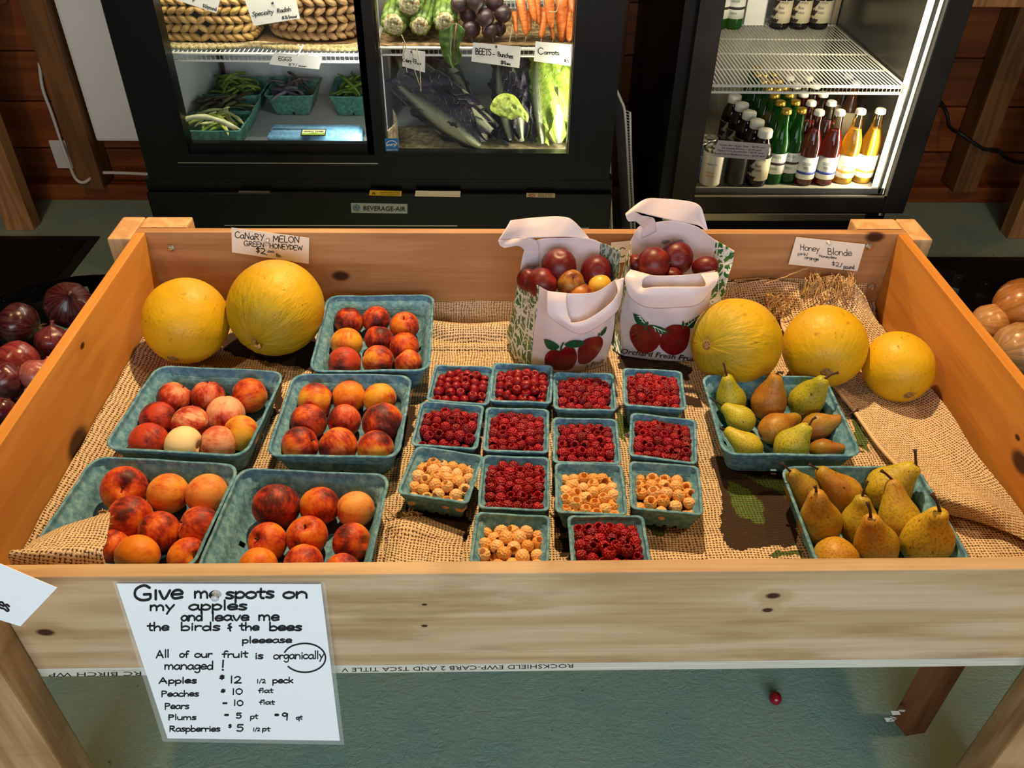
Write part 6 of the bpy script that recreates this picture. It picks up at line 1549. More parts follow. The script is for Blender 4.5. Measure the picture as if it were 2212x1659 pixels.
# hanging price tags in the cooler
def tagcard(q, Y, lab, items, s, ox, oy, pn=None, mat='paper'):
    root, P0, N = card('price_card', q, [Y]*4, lab, 'sign', M[mat], 'handwritten cards inside the coolers')
    z_ = zs(s, ox, oy); out = []
    for it in items:
        a = z_(it[1], it[2]); b = z_(it[3], it[4]); out.append((it[0], a[0], a[1], b[0], b[1], it[5]*s, it[6]*s, it[7] if len(it) > 7 else 0))
    sign_hand(root, P0, N, out)
    if pn: pin(root, pn[0], pn[1], P0, N, M['ink'], .003)
    return root, P0, N
S4 = .2125
tagcard([(361, -48), (482, -25), (468, 29), (352, -10)], 2.425, 'cream price card on the left wicker basket, cut by the picture top', [('$3/pound', 510, 68, 648, 112, 20, 6), ('p', 405, 5, 425, 10, 20, 6)], S4, 330, 0)
tagcard([(527, -4), (636, -20), (648, 40), (548, 56)], 2.425, 'cream Specialty Radish card on the right wicker basket', [('Specialty', 1012, 165, 1228, 138, 26, 7), ('Radish', 1262, 132, 1405, 110, 26, 7), ('$3/', 1312, 195, 1388, 186, 20, 7), ('pound', 1390, 182, 1462, 178, 12, 7)], S4, 330, 0, (589, 6))
tagcard([(592, 113.5), (696, 123), (689, 150), (581, 139)], 2.385, 'white Eggs card hanging from the left shelf edge', [('EGGS', 1280, 615, 1415, 622, 24, 7), ('$7/', 1380, 668, 1470, 676, 16, 5), ('dozen', 1478, 676, 1570, 684, 9, 4)], S4, 330, 0)
MB().tube([ay(642, 121, 2.382), ay(647, 112, 2.383), ay(651, 104, 2.39), ay(655, 97, 2.40)], .0022, 6).tube([ay(651, 104, 2.39), ay(646, 100, 2.40), ay(644, 96, 2.41)], .0018, 6).build('tie', M['paper'], bpy.data.objects['price_card.006'] if 'price_card.006' in bpy.data.objects else cool, True)
S5 = .3014
tagcard([(870, 105.5), (918.6, 111.5), (918, 157), (869, 143)], 2.385, 'small white Celery card hanging among roots at the middle shelf', [('Celery', 298, 442, 362, 450, 14, 5), ('$3', 368, 450, 398, 456, 20, 6), ('each', 402, 462, 430, 466, 9, 4)], S5, 780, 0, (889, 111))
tagcard([(1022, 92), (1126, 101), (1121.5, 147), (1018, 132.6)], 2.385, 'cream Beets Bunches card hanging from the right shelf edge', [('BEETS', 820, 388, 935, 398, 26, 7), ('-', 938, 398, 965, 400, 14, 6), ('Bunches', 980, 402, 1090, 420, 18, 6), ('$4', 1003, 460, 1040, 464, 17, 7), ('ea', 1042, 464, 1070, 468, 10, 6)], S5, 780, 0, (1072, 100))
tagcard([(1157, 89.5), (1236.6, 96.5), (1232, 142.6), (1153, 132)], 2.385, 'cream Carrots card hanging at the right end of the shelf', [('C', 1268, 388, 1310, 390, 28, 6), ('arrots', 1312, 390, 1422, 394, 17, 5), ('$5', 1455, 444, 1492, 448, 12, 4)], S5, 780, 0)

# celery, beets, carrots on the right shelf
ZV = ZS2+.010
sk = empty('shelf_sack', (-.02, 2.5, ZS2), 'crumpled burlap sack under the celery, beets and carrots', 'burlap')
rows = [[np.array([x, y, ZS2+.003+.004*math.sin(x*60+y*20)]) for x in np.linspace(-.31, .275, 7)] for y in (2.402, 2.46, 2.54, 2.64, 2.8)]
sheet('sacking', surf(rows, 60, 24), plain('sack_dark', '#8a7048', '#4a3820', 60, .95, bump=.6, bscale=400), sk, .004, .006, 40)
M['celery'] = plain('celery_skin', '#76903c', '#43581f', 30, .5, stretch=(1, 1, .2)); M['celery_cut'] = plain('celery_cut', '#d2cfa0', '#8a6a3a', 130, .8, bump=.5)
for k, (px, py, r, lab) in enumerate([(850, 52, 29, 'large celery head, its cut root end facing the glass at the far left'), (884, 8, 30, 'celery head piled above the gap between the two left ones'), (907, 55, 24, 'small celery head second from the left'), (961, 47, 27, 'celery head with a brown rough root end, nearest the beets')]):
    P = ay(px, py, 2.43); rad = r*mpp(P); hd = empty('celery_head', P, lab, 'celery', 'celery heads on the cooler shelf'); n = 9; ax0 = Vector((random.uniform(-.1, .1), .98, .04)).normalized(); R3 = ax0.to_track_quat('Z', 'Y').to_matrix()
    for j in range(n):
        a = 2*PI*j/n; b0 = Vector(P)+R3 @ Vector((rad*.62*math.cos(a), rad*.62*math.sin(a), 0)); b1 = Vector(P)+R3 @ Vector((rad*.8*math.cos(a), rad*.8*math.sin(a), .10)); b2 = Vector(P)+R3 @ Vector((rad*.9*math.cos(a), rad*.9*math.sin(a), .24))
        MB().tube([b0, b1, b2], [rad*.34, rad*.36, rad*.26], 8).build('stalk', M['celery'], hd, True)
    m = MB(); m.lathe([(rad*.85, .012), (rad*.75, -.002), (rad*.55, -.010), (rad*.3, -.006), (0, -.009)], P, 20, R3); m.build('root_end', M['celery_cut'], hd, True)
M['beet'] = plain('beet_skin', '#3a2426', '#24161a', 40, .45, bump=.3, bscale=120)
for k, (px, py, r, lab) in enumerate([(1048, 38, 18, 'round dark beet in the middle of the pile'), (1086, 30, 17, 'oval dark beet nearest the carrots'), (1012, 32, 17, 'dark beet left of the middle one'), (1058, 66, 16, 'lower dark beet with a pointed root'), (1018, 62, 18, 'lowest dark beet at the left of the pile'), (1068, 4, 18, 'dark beet at the picture top, above the oval one'), (1028, 2, 18, 'dark beet at the picture top, above the middle one'), (992, 8, 17, 'dark beet highest at the left, by the celery'), (1078, 62, 14, 'small dark beet low beside the carrot tips')]):
    P = ay(px, py, 2.43+.012*(k % 3)); rad = r*mpp(P)*1.15; b = MB().lathe([(0, -.98), (.4, -.9), (.8, -.55), (1, 0), (.85, .5), (.5, .82), (.2, 1.0), (.08, 1.2), (.04, 1.5), (0, 1.55)], (0, 0, 0), 22)
    r_ = empty('beet', P, lab, 'beet', 'beets on the cooler shelf'); Rm = Vector((random.uniform(-.4, .4), -.6, -.7)).normalized().to_track_quat('Z', 'Y').to_matrix()
    mk('root', [Vector(P)+Rm @ (Vector(v)*rad) for v in b.V], b.F, M['beet'], r_, True)
M['carrot'] = plain('carrot_skin', '#d9772c', '#b8591c', 50, .5, stretch=(1, 1, 3), bump=.3, bscale=150)
z5 = zs(S5, 780, 0)
for k, (a, b, w_, lab) in enumerate([((1135, -40), (1185, 258), 66, 'longest carrot at the left, tip down'), ((1205, -60), (1246, 155), 60, 'short carrot second from the left'), ((1262, -50), (1272, 178), 42, 'thin carrot beside the short one'), ((1195, 90), (1205, 228), 52, 'small carrot under the left pair'), ((1322, 60), (1292, 275), 64, 'carrot with a pale root tip in the middle'),
    ((1340, -60), (1365, 200), 72, 'thick carrot behind the middle one'), ((1360, 150), (1378, 280), 40, 'slim carrot tip below the thick one'), ((1440, -50), (1440, 305), 96, 'widest carrot with a blunt tip'), ((1505, 60), (1490, 303), 62, 'rightmost carrot at the door frame'), ((1500, -60), (1520, 90), 60, 'pale carrot at the top right of the pile'), ((1100, 90), (1112, 240), 40, 'reddish carrot tip nearest the beets')]):
    pa, pb = z5(*a), z5(*b); A_ = ay(pa[0], pa[1], 2.47-.006*(k % 3)); B2_ = ay(pb[0], pb[1], 2.415+.006*(k % 4)); rad = w_*S5/2*mpp(A_)
    r_ = empty('carrot', B2_, lab, 'carrot', 'carrots on the cooler shelf'); A_, B2_ = Vector(A_), Vector(B2_)
    MB().tube([A_, A_.lerp(B2_, .3), A_.lerp(B2_, .6), A_.lerp(B2_, .85), A_.lerp(B2_, .96), B2_], [rad, rad, rad*.86, rad*.68, rad*.42, rad*.10], 14).build('root', M['carrot'], r_, True)
    MB().tube([B2_, B2_+Vector((.004*(k % 3-1), -.003, -.014)), B2_+Vector((.010*(k % 3-1), -.004, -.026))], [.0016, .0009, .0005], 5).build('root_tip', M['dry_stem'], r_, True)
rt = MB()
for (pts) in ([(1085, 180), (1075, 240), (1062, 305)], [(300, 300), (305, 380), (330, 520)], [(370, 370), (375, 470), (420, 610)], [(400, 350), (420, 480), (430, 655)], [(290, 250), (320, 330), (300, 400)], [(1425, 0), (1400, 80), (1345, 82)]):
    P_ = [ay(*z5(*p), 2.383) for p in pts]; rt.tube([catmull(P_, i/10) for i in range(11)], .0013, 5)
o = rt.build('hanging_roots', plain('root_pale', '#b8a884', rough=.8), None, True, kind='stuff'); tag(o, 'thin pale roots trailing over the shelf edge and cards', 'roots')
# beet leaf draping over the shelf
M['leaf_dk'] = plain('leaf_dk', '#4a6a28', '#2e4a18', 60, .5, bump=.4, bscale=90)
lf = empty('beet_leaf', ay(980, 80, 2.385), 'wilted green beet leaf hanging over the shelf edge', 'leaf')
rows = [rowY([(z5(x, y)[0], z5(x, y)[1]) for x, y in r], 2.386) for r in ([(560, 225), (620, 195), (680, 170), (745, 215)], [(555, 270), (620, 270), (670, 275), (735, 262)], [(575, 360), (625, 350), (660, 350), (705, 330)], [(600, 430), (635, 425), (660, 425), (720, 420)], [(650, 480), (658, 484), (664, 486), (672, 470)])]
for r in rows: r[1][1] -= .006; r[2][1] += .006
sheet('blade', surf(rows, 24, 30), M['leaf_dk'], lf, .0008, .003, 60)
MB().tube([ay(*z5(685, 165), 2.382), ay(*z5(668, 290), 2.380), ay(*z5(662, 475), 2.382)], [.0022, .0016, .0006], 6).build('midrib', plain('midrib', '#7a4a3a', rough=.5), lf, True)

# cabbages
def leafmat(name, leaf, leaf2, rib):
    t = NT(name); uv = t.n('UVMap').outputs[0]; sp = t.n('SeparateXYZ'); t.l(uv, sp.inputs[0])
    au = t.math('ABSOLUTE', sp.outputs[0]); v_ = sp.outputs[1]
    ribw = t.ramp(t.math('ADD', au, t.math('MULTIPLY', v_, .42)), .22, .5, 1, 0)
    ph = t.math('ADD', t.math('MULTIPLY', au, 16.0), t.math('MULTIPLY', v_, -22.0)); ph = t.math('ADD', ph, t.math('MULTIPLY', t.noise(uv, 6, 2), 6.0))
    vein = t.ramp(t.math('ABSOLUTE', t.math('SINE', ph)), .0, .16, 1, 0); n_ = t.noise(t.coords(), 90, 4, .6)
    c = t.mix(t.ramp(n_, .35, .7), C(leaf), C(leaf2)); c = t.mix(t.math('MULTIPLY', vein, .45), c, C(rib)); c = t.mix(ribw, c, C(rib))
    t.base(c, .4, 0, .45); t.bump(t.math('ADD', n_, t.math('MULTIPLY', vein, .6)), .8, .004); return t.m
M['napa'] = leafmat('napa_leaf', '#a9c24a', '#7fa02c', '#e4e8c4'); M['napa_p'] = leafmat('napa_purple', '#15111f', '#261a34', '#b4ba98')
def cabbage(lab, P, axis, L, R_, mats, nl, seed, spread=1.0, sx=1.0):
    r = empty('napa_cabbage', P, lab, 'cabbage', 'napa cabbages in the cooler'); ax0 = Vector(axis).normalized(); Rm = ax0.to_track_quat('Z', 'Y').to_matrix(); r2 = random.Random(seed)
    MB().ell(Vector(P)+ax0*L*.5, (R_*.72, R_*.72, L*.47), Rm, 16, 12).build('heart', mats[0], r, True)
    for j in range(nl):
        a0 = 2*PI*j/nl+r2.uniform(-.2, .2)-PI/2; m_ = mats[j % len(mats)]; nu, nv = 22, 26; V = []; UV = []; lay = 1+.07*(j % 3); ll = L*r2.uniform(.9, 1.1)
        for jv in range(nv+1):
            v = jv/nv
            for iu in range(nu+1):
                u = 2*iu/nu-1
                wdt = (.42+1.05*math.sin(min(1, v*1.15)*PI*.62))*spread
                rr = R_*lay*(.55+.55*math.sin(PI*min(1, .12+v*.72)))*(1+.25*max(0, v-.75)*spread) + R_*.12*math.exp(-(u/.22)**2)*(1-v)
                ruf = (.010*math.sin(u*9+v*14+seed)+.008*math.sin(v*31+u*5))*max(0, abs(u)-.35+max(0, v-.6))*1.4
                a = a0+u*wdt*.75; z = v*ll*(1-.16*abs(u)**2.2)+.004
                p = Vector(((rr+ruf)*math.cos(a)*sx, (rr+ruf)*math.sin(a), z+ruf*.6)); V.append(Vector(P)+Rm @ p); UV.append((u, v))
        mk('leaf', V, grid_faces(nu, nv), m_, r, True, UV)
    return r
cabbage('pale green napa cabbage glowing at the right end of the cooler', at(1200, 322, ZD+.01)+np.array([0, .03, 0]), (-.03, .42, .9), .27, .060, [M['napa']], 6, 2)
cabbage('purple napa cabbage with white ribs, middle of the three', at(1128, 320, ZD+.015)+np.array([0, .03, 0]), (-.12, .62, .75), .25, .056, [M['napa_p']], 6, 5)
cabbage('large dark purple napa cabbage spreading to the left', at(1058, 312, ZD+.02)+np.array([0, .02, 0]), (-.78, .45, .45), .33, .062, [M['napa_p']], 7, 9, 1.5, 1.0)
cabbage('dark purple cabbage lying behind, under the Celery card', at(985, 270, ZD+.03)+np.array([0, .12, 0]), (-.55, .7, .5), .30, .075, [M['napa_p']], 7, 14, 1.5, 1.0)
lf = empty('cabbage_leaf', at(1100, 245, .6), 'crinkled yellow-green leaf lying on the purple cabbage', 'leaf')
zc_ = lambda L0: [ay(*z5(x, y), Y_2-.035) for x, y, Y_2 in L0]
rows = [zc_([(925, 760, 2.40), (960, 700, 2.41), (1020, 670, 2.42), (1090, 680, 2.43), (1130, 720, 2.43)]), zc_([(930, 790, 2.385), (1000, 760, 2.39), (1060, 730, 2.40), (1110, 730, 2.40), (1160, 770, 2.41)]), zc_([(985, 830, 2.375), (1040, 800, 2.38), (1090, 780, 2.385), (1140, 800, 2.39), (1200, 830, 2.395)]), zc_([(1080, 860, 2.37), (1110, 845, 2.37), (1140, 840, 2.375), (1170, 860, 2.38), (1190, 880, 2.385)])]
sheet('blade', surf(rows, 40, 30), plain('leaf_lime', '#b5c24c', '#7f9430', 60, .45, bump=.8, bscale=130, bdist=.004), lf, .0008, .009, 75)
# sacking under the cabbages
sk = empty('deck_sack', (-.2, 2.45, ZD), 'rumpled sack on the cooler floor under the cabbages', 'burlap')
rows = [[np.array([x, y, ZD+.004+h_*(1+.3*math.sin(x*50))]) for x in np.linspace(-.30, .27, 8)] for y, h_ in ((2.36, .0), (2.40, .008), (2.46, .004), (2.6, .01))]
sheet('sacking', surf(rows, 60, 20), plain('sack_pale', '#b8ab8a', '#8a7a56', 60, .95, bump=.6, bscale=400), sk, .003, .004, 40)
rows = [[np.array([-.300, y, z]) for y in (2.37, 2.45, 2.55)] for z in (ZD+.006, ZD+.05, ZD+.09)]
for r in rows: r[1][0] += .02
sheet('side_fold', surf(rows, 16, 16), plain('sack_pale2', '#b8ab8a', '#8a7a56', 60, .95, bump=.6, bscale=400), sk, .003, .004, 40)

# wire racks stored between the coolers
for k, (P_, P2, lab) in enumerate([([(1316, 186), (1322, 200), (1327, 217), (1318, 224), (1312, 232), (1311, 300), (1314, 400), (1318, 500)], [(1316, 238), (1317, 330), (1319, 420), (1322, 500)], 'white wire rack stored upright beside the sliding door cooler'),
                             ([(1320, 165), (1330, 190), (1342, 218), (1349, 238), (1354, 300), (1359, 400), (1364, 500)], [(1361, 242), (1363, 330), (1367, 420), (1372, 500)], 'white wire rack stored upright nearer the drinks fridge')]):
    Y0 = 2.42+.05*k; pr = [ay(a, b, Y0) for a, b in P_]; pr2 = [ay(a, b, Y0-.012) for a, b in P2]
    def down(p, q): t_ = q[2]/(p[2]-q[2]); return q+(q-p)*max(0, t_)*.98
    pr.append(down(pr[-2], pr[-1])); pr2.append(down(pr2[-2], pr2[-1]))
    r_ = empty('wire_rack', pr[-1], lab, 'rack', 'wire racks stored between the coolers')
    MB().tube([catmull(pr[:-1], i/24) for i in range(25)]+[pr[-1]], .0042, 8).build('frame', M['white_wire'], r_, True); MB().tube(pr2, .0038, 8).build('frame', M['white_wire'], r_, True)
    m = MB(); A_ = np.array(pr2[0]); B2_ = np.array(pr2[-1])
    for j in range(60):
        p = A_+(B2_-A_)*j/60; m.tube([p, p+np.array([-.016+.0*j, .014, 0]), p+np.array([-.016, .30, 0])], .0014, 4, cap=False)
    m.build('cross_wires', M['white_wire'], r_, kind='stuff')

# ================================================================== GLASS DOOR DRINKS FRIDGE
FX0, FX1 = .512, 1.262
fr_ = empty('drinks_fridge', (.88, 2.64, 0), 'upright glass door drinks fridge with bottles, right of the wire racks', 'fridge')
m = MB(); m.box((FX0, 2.3255, .30), (.575, 3.05, 1.95)).box((1.205, 2.3255, .30), (FX1-.01, 3.05, 1.95)).box((.575, 3.03, .30), (1.205, 3.05, 1.95)).box((.575, 2.335, .30), (1.205, 3.03, .335)).box((FX0, 2.335, 1.9), (FX1-.01, 3.05, 1.95))
m.build('cabinet', M['black'], fr_)
m = MB(); m.box((.575, 2.335, .335), (.580, 3.03, 1.9)).box((.58, 3.025, .335), (1.20, 3.03, 1.9)).build('liner', M['liner'], fr_)
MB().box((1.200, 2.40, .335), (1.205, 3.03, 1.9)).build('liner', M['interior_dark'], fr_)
MB().box((.58, 2.335, .335), (1.20, 3.025, .340)).build('liner', M['liner'], fr_)
MB().box((1.188, 2.33, .341), (1.203, 2.395, 1.9), .002).build('light_strip', M['tube'], fr_)
m = MB()
for x, y in ((1.185, 3.008), (.585, 3.008)):
    m.box((x-.006, y, .36), (x+.012, y+.012, 1.85))
m.build('shelf_rail', M['chrome'], fr_)
d = MB(); d.box((.545, 2.295, .30), (.612, 2.325, 1.93), .003).box((1.195, 2.295, .30), (1.262, 2.325, 1.93), .003).box((.612, 2.296, .30), (1.195, 2.325, .352), .003).box((.612, 2.296, 1.88), (1.195, 2.325, 1.93))
dd = d.build('door', M['steel_dark'], fr_)
mk('glass', [(.612, 2.312, .352), (1.195, 2.312, .352), (1.195, 2.312, 1.88), (.612, 2.312, 1.88)], [(0, 1, 2, 3)], M['glass'], dd)
m = MB(); m.box((.612, 2.297, .352), (1.195, 2.300, .357)).box((1.188, 2.297, .352), (1.195, 2.300, 1.88)); m.box((.612, 2.326, .345), (1.195, 2.334, .368)).box((1.178, 2.326, .352), (1.187, 2.334, 1.88)); m.build('gasket', M['liner'], dd)
MB().tube([(1.2, 2.31, .30), (1.2, 2.31, .288)], .007, 8).build('hinge', M['bolt'], fr_)
MB().box((.53, 2.318, .262), (1.16, 2.35, .288), .003).build('kick_strip', M['chrome'], fr_)
MB().box((FX0+.01, 2.345, .03), (FX1-.03, 2.90, .30)).build('base_panel', M['black_matte'], fr_)
MB().box((.53, 2.330, .215), (1.22, 2.343, .222)).build('kick_strip', M['chrome'], fr_)
for x in (FX0+.06, FX1-.08):
    for y in (2.38, 2.86): MB().lathe([(.02, 0), (.02, .03)], (x, y, 0), 12).build('foot', M['bolt'], fr_)
ZF = .340; ZS3 = .662
wire_shelf(.59, 1.19, 2.375, 3.0, ZS3-.004, fr_, 52)

def bottleglass(name, col, dens=.75, rough=.06):
    t = NT(name); t.base(C(col), rough, 0, .6); t.b.inputs['Coat Weight'].default_value = .6; t.b.inputs['Coat Roughness'].default_value = .03
    tr_ = t.n('BsdfTransparent'); tr_.inputs[0].default_value = C(col); mx_ = t.n('MixShader'); mx_.inputs[0].default_value = dens
    tl = t.n('BsdfTranslucent'); tl.inputs[0].default_value = C(col); m2 = t.n('MixShader'); m2.inputs[0].default_value = .55
    t.l(t.b.outputs[0], m2.inputs[1]); t.l(tl.outputs[0], m2.inputs[2])
    t.l(tr_.outputs[0], mx_.inputs[1]); t.l(m2.outputs[0], mx_.inputs[2]); t.l(mx_.outputs[0], t.out.inputs['Surface']); return t.m
M['g_green'] = bottleglass('green_glass', '#1f7420', .66); M['g_red'] = bottleglass('red_drink', '#9c2016', .72); M['g_yel'] = bottleglass('yellow_drink', '#ffd84c', .7); M['g_brown'] = bottleglass('brown_glass', '#241008', .92); M['g_clear'] = glass_mat('clear_glass'); M['g_amber'] = bottleglass('amber_glass', '#7a4a1a', .75)
M['cap_gold'] = plain('cap_gold', '#c9a544', rough=.3, metal=.9); M['cap_white'] = plain('cap_white', '#ece8da', rough=.4)
M['lab_white'] = plain('lab_white', '#e9e7dc', rough=.55); M['lab_cream'] = plain('lab_cream', '#cfc3a0', rough=.6); M['lab_blue'] = plain('lab_blue', '#2a3c9a', rough=.5); M['lab_orange'] = plain('lab_orange', '#e0922a', rough=.5); M['lab_green'] = plain('lab_green', '#3a7a48', rough=.5); M['lab_brown'] = plain('lab_brown', '#2a1618', rough=.6)
M['can_white'] = plain('can_white', '#e4ddc8', rough=.35, metal=.2); M['can_dark'] = plain('can_dark', '#3a342a', '#22201c', 90, .35, metal=.3); M['can_blue'] = plain('can_blue', '#2a4a8c', '#5a86b4', 60, .3, metal=.4, stretch=(1, 1, 2)); M['alu'] = plain('alu', '#c9c8c2', rough=.25, metal=1)
def cyl_band(r, z0, z1, n=28): return MB().lathe([(r, z0), (r, z1)], (0, 0, 0), n)
def wrap_text(text, r, z, h, wdt, facing, mat, parent, italic=0):
    g = ([], []); printed(g, text, 0, 0, 1, 0, 1, italic=italic)
    A_ = np.array([p for p in g[0]]); mn, mxx = A_[:, 0].min(), A_[:, 0].max()
    V = []
    for p in A_:
        a = facing+((p[0]-mn)/(mxx-mn)-.5)*wdt/r; V.append((r*math.cos(a), r*math.sin(a), z-p[1]*h))
    return mk('lettering', V, g[1], mat, parent, world=False, kind='stuff')
BEER = [(0, .002), (.026, 0), (.0300, .004), (.0305, .012), (.0305, .118), (.029, .132), (.0235, .150), (.0175, .168), (.0145, .185), (.0132, .205), (.0128, .214), (.0145, .217), (.0145, .222), (.0128, .226)]
STOUT = [(0, .002), (.028, 0), (.0325, .005), (.033, .012), (.033, .100), (.031, .118), (.024, .134), (.0185, .145), (.0175, .155), (.0175, .166)]
def mk_bottle(kind, glass, liquid, capm, bands, lab_r=None, texts=()):
    """prototype at the origin; bands: (z0,z1,material)"""
    r = empty('drink_bottle', (0, 0, 0), 'x', 'bottle'); prof = BEER if kind == 'beer' else STOUT
    if liquid:
        zf = .172
        MB().lathe([(a*.94, b+.001) for a, b in prof if b < zf], (0, 0, 0), 24).build('drink', liquid, r, True, world=False)
        MB().lathe(prof, (0, 0, 0), 24).build('glass_body', M['g_clear'], r, True, world=False)
    else: MB().lathe(prof, (0, 0, 0), 24).build('glass_body', glass, r, True, world=False)
    if kind == 'beer': cp = [(.0155, .216), (.016, .219), (.0145, .228), (.012, .230), (0, .230)]
    else: cp = [(.021, .150), (.022, .152), (.022, .170), (.020, .173), (0, .173)]
    MB().lathe(cp, (0, 0, 0), 22).build('cap', capm, r, True, world=False)
    lb_ = None
    for (z0, z1, m_) in bands:
        rr = (.0309 if kind == 'beer' else .0335)+(.0003 if lb_ else 0); o_ = MB().lathe([(rr, z0), (rr, z1)], (0, 0, 0), 28).build('label' if lb_ is None else 'label_band', m_, r if lb_ is None else lb_, True, world=False); lb_ = lb_ or o_
    for (tx, z, h, wd_, m_) in texts: wrap_text(tx, (.0309 if kind == 'beer' else .0335)+.0006, z, h, wd_, -PI/2-.35, m_, lb_)
    return r
tmpl = {
 'green': mk_bottle('beer', M['g_green'], None, M['cap_gold'], [(.035, .100, M['lab_white']), (.064, .072, M['lab_brown'])], texts=[('GINGER', .086, .008, .030, M['lab_green']), ('BREW', .048, .008, .020, M['lab_green'])]),
 'red': mk_bottle('beer', None, M['g_red'], M['cap_white'], [(.022, .092, M['lab_white']), (.038, .046, M['lab_blue'])], texts=[('GREEN', .068, .009, .028, M['lab_green']), ('BEE', .056, .007, .014, M['lab_green'])]),
 'yel': mk_bottle('beer', None, M['g_yel'], M['cap_white'], [(.022, .092, M['lab_white']), (.038, .046, M['lab_orange'])], texts=[('GREEN', .068, .009, .028, M['lab_green']), ('BEE', .056, .007, .014, M['lab_green'])]),
 'amber': mk_bottle('beer', M['g_amber'], None, M['cap_white'], [(.03, .135, M['lab_cream'])]),
 'kvass': mk_bottle('stout', M['g_brown'], None, M['cap_white'], [(.022, .092, M['lab_cream'])], texts=[('REAL PICKLES', .084, .006, .040, M['lab_brown']), ('Beet', .066, .010, .018, M['lab_brown']), ('Kvass', .052, .010, .024, M['lab_brown'])]),
}
# dark swirl shape on the kvass label
lb_ = [c for c in tmpl['kvass'].children if c.name.startswith('label')][0]
V = []; r = .0339
pts = [(-1.25, .090), (-.95, .088), (-.70, .080), (-.80, .066), (-.60, .058), (-.62, .044), (-.40, .034), (-.55, .024), (-1.25, .024)]
for a, z in pts: V.append((r*math.cos(-PI/2-.35+a), r*math.sin(-PI/2-.35+a), z))
V = []; F = []
for i_ in range(len(pts)-2):
    pass
strip = [(.0915, -1.45, -.25), (.080, -1.45, -.40), (.070, -1.45, -.62), (.058, -1.45, -.35), (.044, -1.45, -.50), (.034, -1.45, -.05), (.0225, -1.45, -.20)]
for z, a0, a1 in strip:
    for k in range(5): a = -PI/2-.35+a0+(a1-a0)*k/4; V.append((r*math.cos(a), r*math.sin(a), z))
for j in range(len(strip)-1):
    for k in range(4): F.append((j*5+k, j*5+k+1, (j+1)*5+k+1, (j+1)*5+k))
mk('label_print', V, F, M['lab_brown'], lb_, world=False)
used_ = set()
def put_bottle(kind, x, y, z, label, group):
    o = tmpl[kind] if kind not in used_ else copy_tree(tmpl[kind]); used_.add(kind)
    o.location = (x, y, z); o['label'] = label; o['category'] = 'bottle'; o['group'] = group; return o
def row(kind, px, py, n, step, desc, group, z=ZF, dx=0.0, names=None):
    p = at(px, py, z+.002); nm = names or ['nearest the glass', 'second from the glass', 'third from the glass', 'fourth from the glass', 'fifth from the glass', 'sixth from the glass', 'seventh from the glass']
    for k in range(n): put_bottle(kind, p[0]+dx*k, p[1]+.030+step*k, z+.001, f'{desc}, {nm[k]}', group)
row('green', 1672, 399, 7, .066, 'green gold-capped ginger drink bottle, left green row', 'green glass bottles in the fridge')
row('green', 1703, 397, 6, .066, 'green gold-capped ginger drink bottle, right green row', 'green glass bottles in the fridge', dx=.001)
row('green', 1655, 345, 4, .066, 'green gold-capped bottle behind the white-capped row', 'green glass bottles in the fridge', dx=-.004)
row('red', 1739, 402, 5, .078, 'dark red bottle with blue-banded label, left red row', 'red drink bottles in the fridge')
row('red', 1782, 402, 5, .078, 'dark red bottle with blue-banded label, right red row', 'red drink bottles in the fridge')
row('yel', 1825, 399, 1, .08, 'yellow drink bottle with orange band beside the red ones', 'yellow drink bottles in the fridge')
row('yel', 1866, 398, 1, .08, 'brightest yellow drink bottle next to the fridge light', 'yellow drink bottles in the fridge')
row('amber', 1818, 330, 2, .07, 'tall-labelled amber bottle behind the yellow ones', 'amber bottles in the fridge', names=['nearer one', 'rear one'])
row('kvass', 1636, 404, 5, .074, 'dark white-capped beet drink bottle in the bottom row', 'dark white-capped bottles in the fridge', dx=-.006)
p = at(1684, 64, ZS3)
for k, (px, nm) in enumerate([(1684, 'leftmost of three'), (1726, 'middle of three'), (1768, 'rightmost of three')]): p = at(px, 64, ZS3); put_bottle('kvass', p[0], min(p[1]+.02, 2.965), ZS3+.001, f'dark beet drink bottle on the upper shelf, {nm}', 'dark bottles on the upper fridge shelf')
for k, (px, nm) in enumerate([(1552, 'half hidden by the door frame'), (1584, 'with its whole label showing')]): p = at(px, 64, ZS3); put_bottle('green', p[0], min(p[1]+.02, 2.965), ZS3+.001, f'green bottle on the upper fridge shelf, {nm}', 'green bottles on the upper fridge shelf')
p = at(1625, 52, ZS3); o = MB().box((p[0]-.035, 2.975, ZS3+.001), (p[0]+.035, 3.015, ZS3+.20), .002).build('drink_carton', M['lab_white'], None); tag(o, 'plain white carton on the upper shelf behind the green bottles', 'carton')
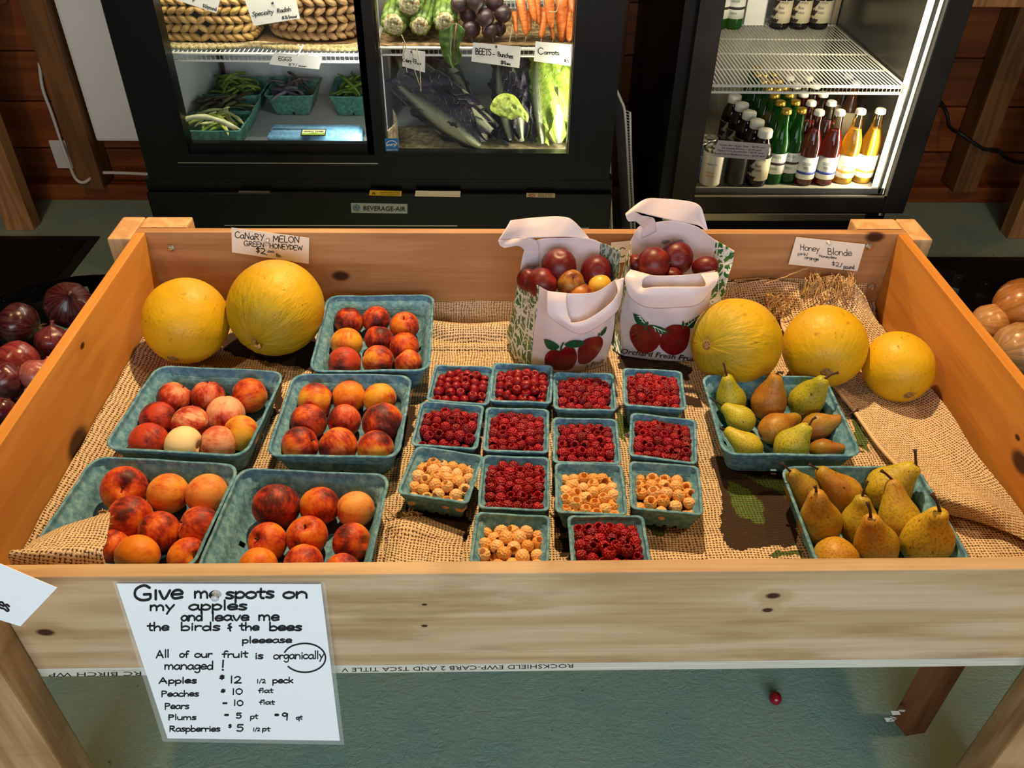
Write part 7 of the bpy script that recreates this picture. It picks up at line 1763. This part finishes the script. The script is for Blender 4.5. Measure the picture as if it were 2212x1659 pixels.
# cans
def can(x, y, z, m_, label, tx=()):
    r = empty('drink_can', (x, y, z), label, 'can', 'drink cans in the fridge')
    MB().lathe([(0, .004), (.024, .0), (.0325, .008), (.033, .012), (.033, .108), (.0325, .112)], (0, 0, 0), 28).build('body', m_, r, True, world=False)
    MB().lathe([(.0325, .112), (.027, .121), (.0265, .123), (.0255, .123), (.0245, .119), (0, .119)], (0, 0, 0), 28).build('lid', M['alu'], r, True, world=False)
    MB().box((-.008, -.006, .1195), (.008, .012, .1215), .0008).build('pull_tab', M['alu'], r, world=False)
    for (t_, z_, h, w2, mm) in tx: wrap_text(t_, .0337, z_, h, w2, -PI/2-.3, mm, r)
p = at(1536, 406, ZF+.002); can(p[0], p[1]+.03, ZF+.001, M['can_white'], 'cream can with gold rim lettering, front left of the fridge', [('PINEAPPLE', .048, .005, .030, M['lab_orange']), ('GINGERADE', .038, .005, .030, M['lab_orange']), ('PIGEON COVE', .075, .005, .032, M['lab_brown'])])
can(p[0]-.004, p[1]+.10, ZF+.001, M['can_white'], 'cream can standing directly behind the front cream one')
p = at(1590, 404, ZF+.002); can(p[0], p[1]+.03, ZF+.001, M['can_dark'], 'dark patterned can between the cream can and the beet bottles')
p = at(1500, 393, ZF+.002)
for k in range(4): can(p[0]-.002*k+.004, p[1]+.03+.07*k, ZF+.001, M['can_blue'], 'blue and silver can in the left row, '+['nearest the glass', 'second from the glass', 'third from the glass', 'rearmost'][k], [('samara', .080, .012, .040, M['lab_white'])] if k == 0 else ())
M['pinkcard'] = plain('pinkcard', '#e3cfc8', rough=.8)
root, P0, N = card('price_card', [(1551, 303), (1665, 312), (1653, 347), (1539, 338)], [2.334]*4, 'printed four-line drinks price card hanging before the fridge bottles', 'sign', M['pinkcard'], 'handwritten cards inside the coolers')
root['group'] = 'printed cards in the fridge'
g = ([], []); z6 = zs(.2592, 1480, 0)
for tx, x0, y0, x1, y1 in [('Green Bee Ginger Buzz ~ $2.00 each', 288, 1212, 668, 1238), ('All Samara Flavors ~ $2.00 each', 305, 1238, 635, 1260), ('Pigeon Cove Kombucha ~ $3.00 each', 272, 1258, 652, 1284), ('Ararat Farms Blueberry Juice ~ $6.00 each', 242, 1284, 664, 1310)]:
    a, b = z6(x0, y0), z6(x1, y1); printed(g, tx, a[0], a[1], b[0], b[1], 3.6, bold=.02)
flat('lettering', g, P0, N, M['ink'], root, .0006, kind='stuff')
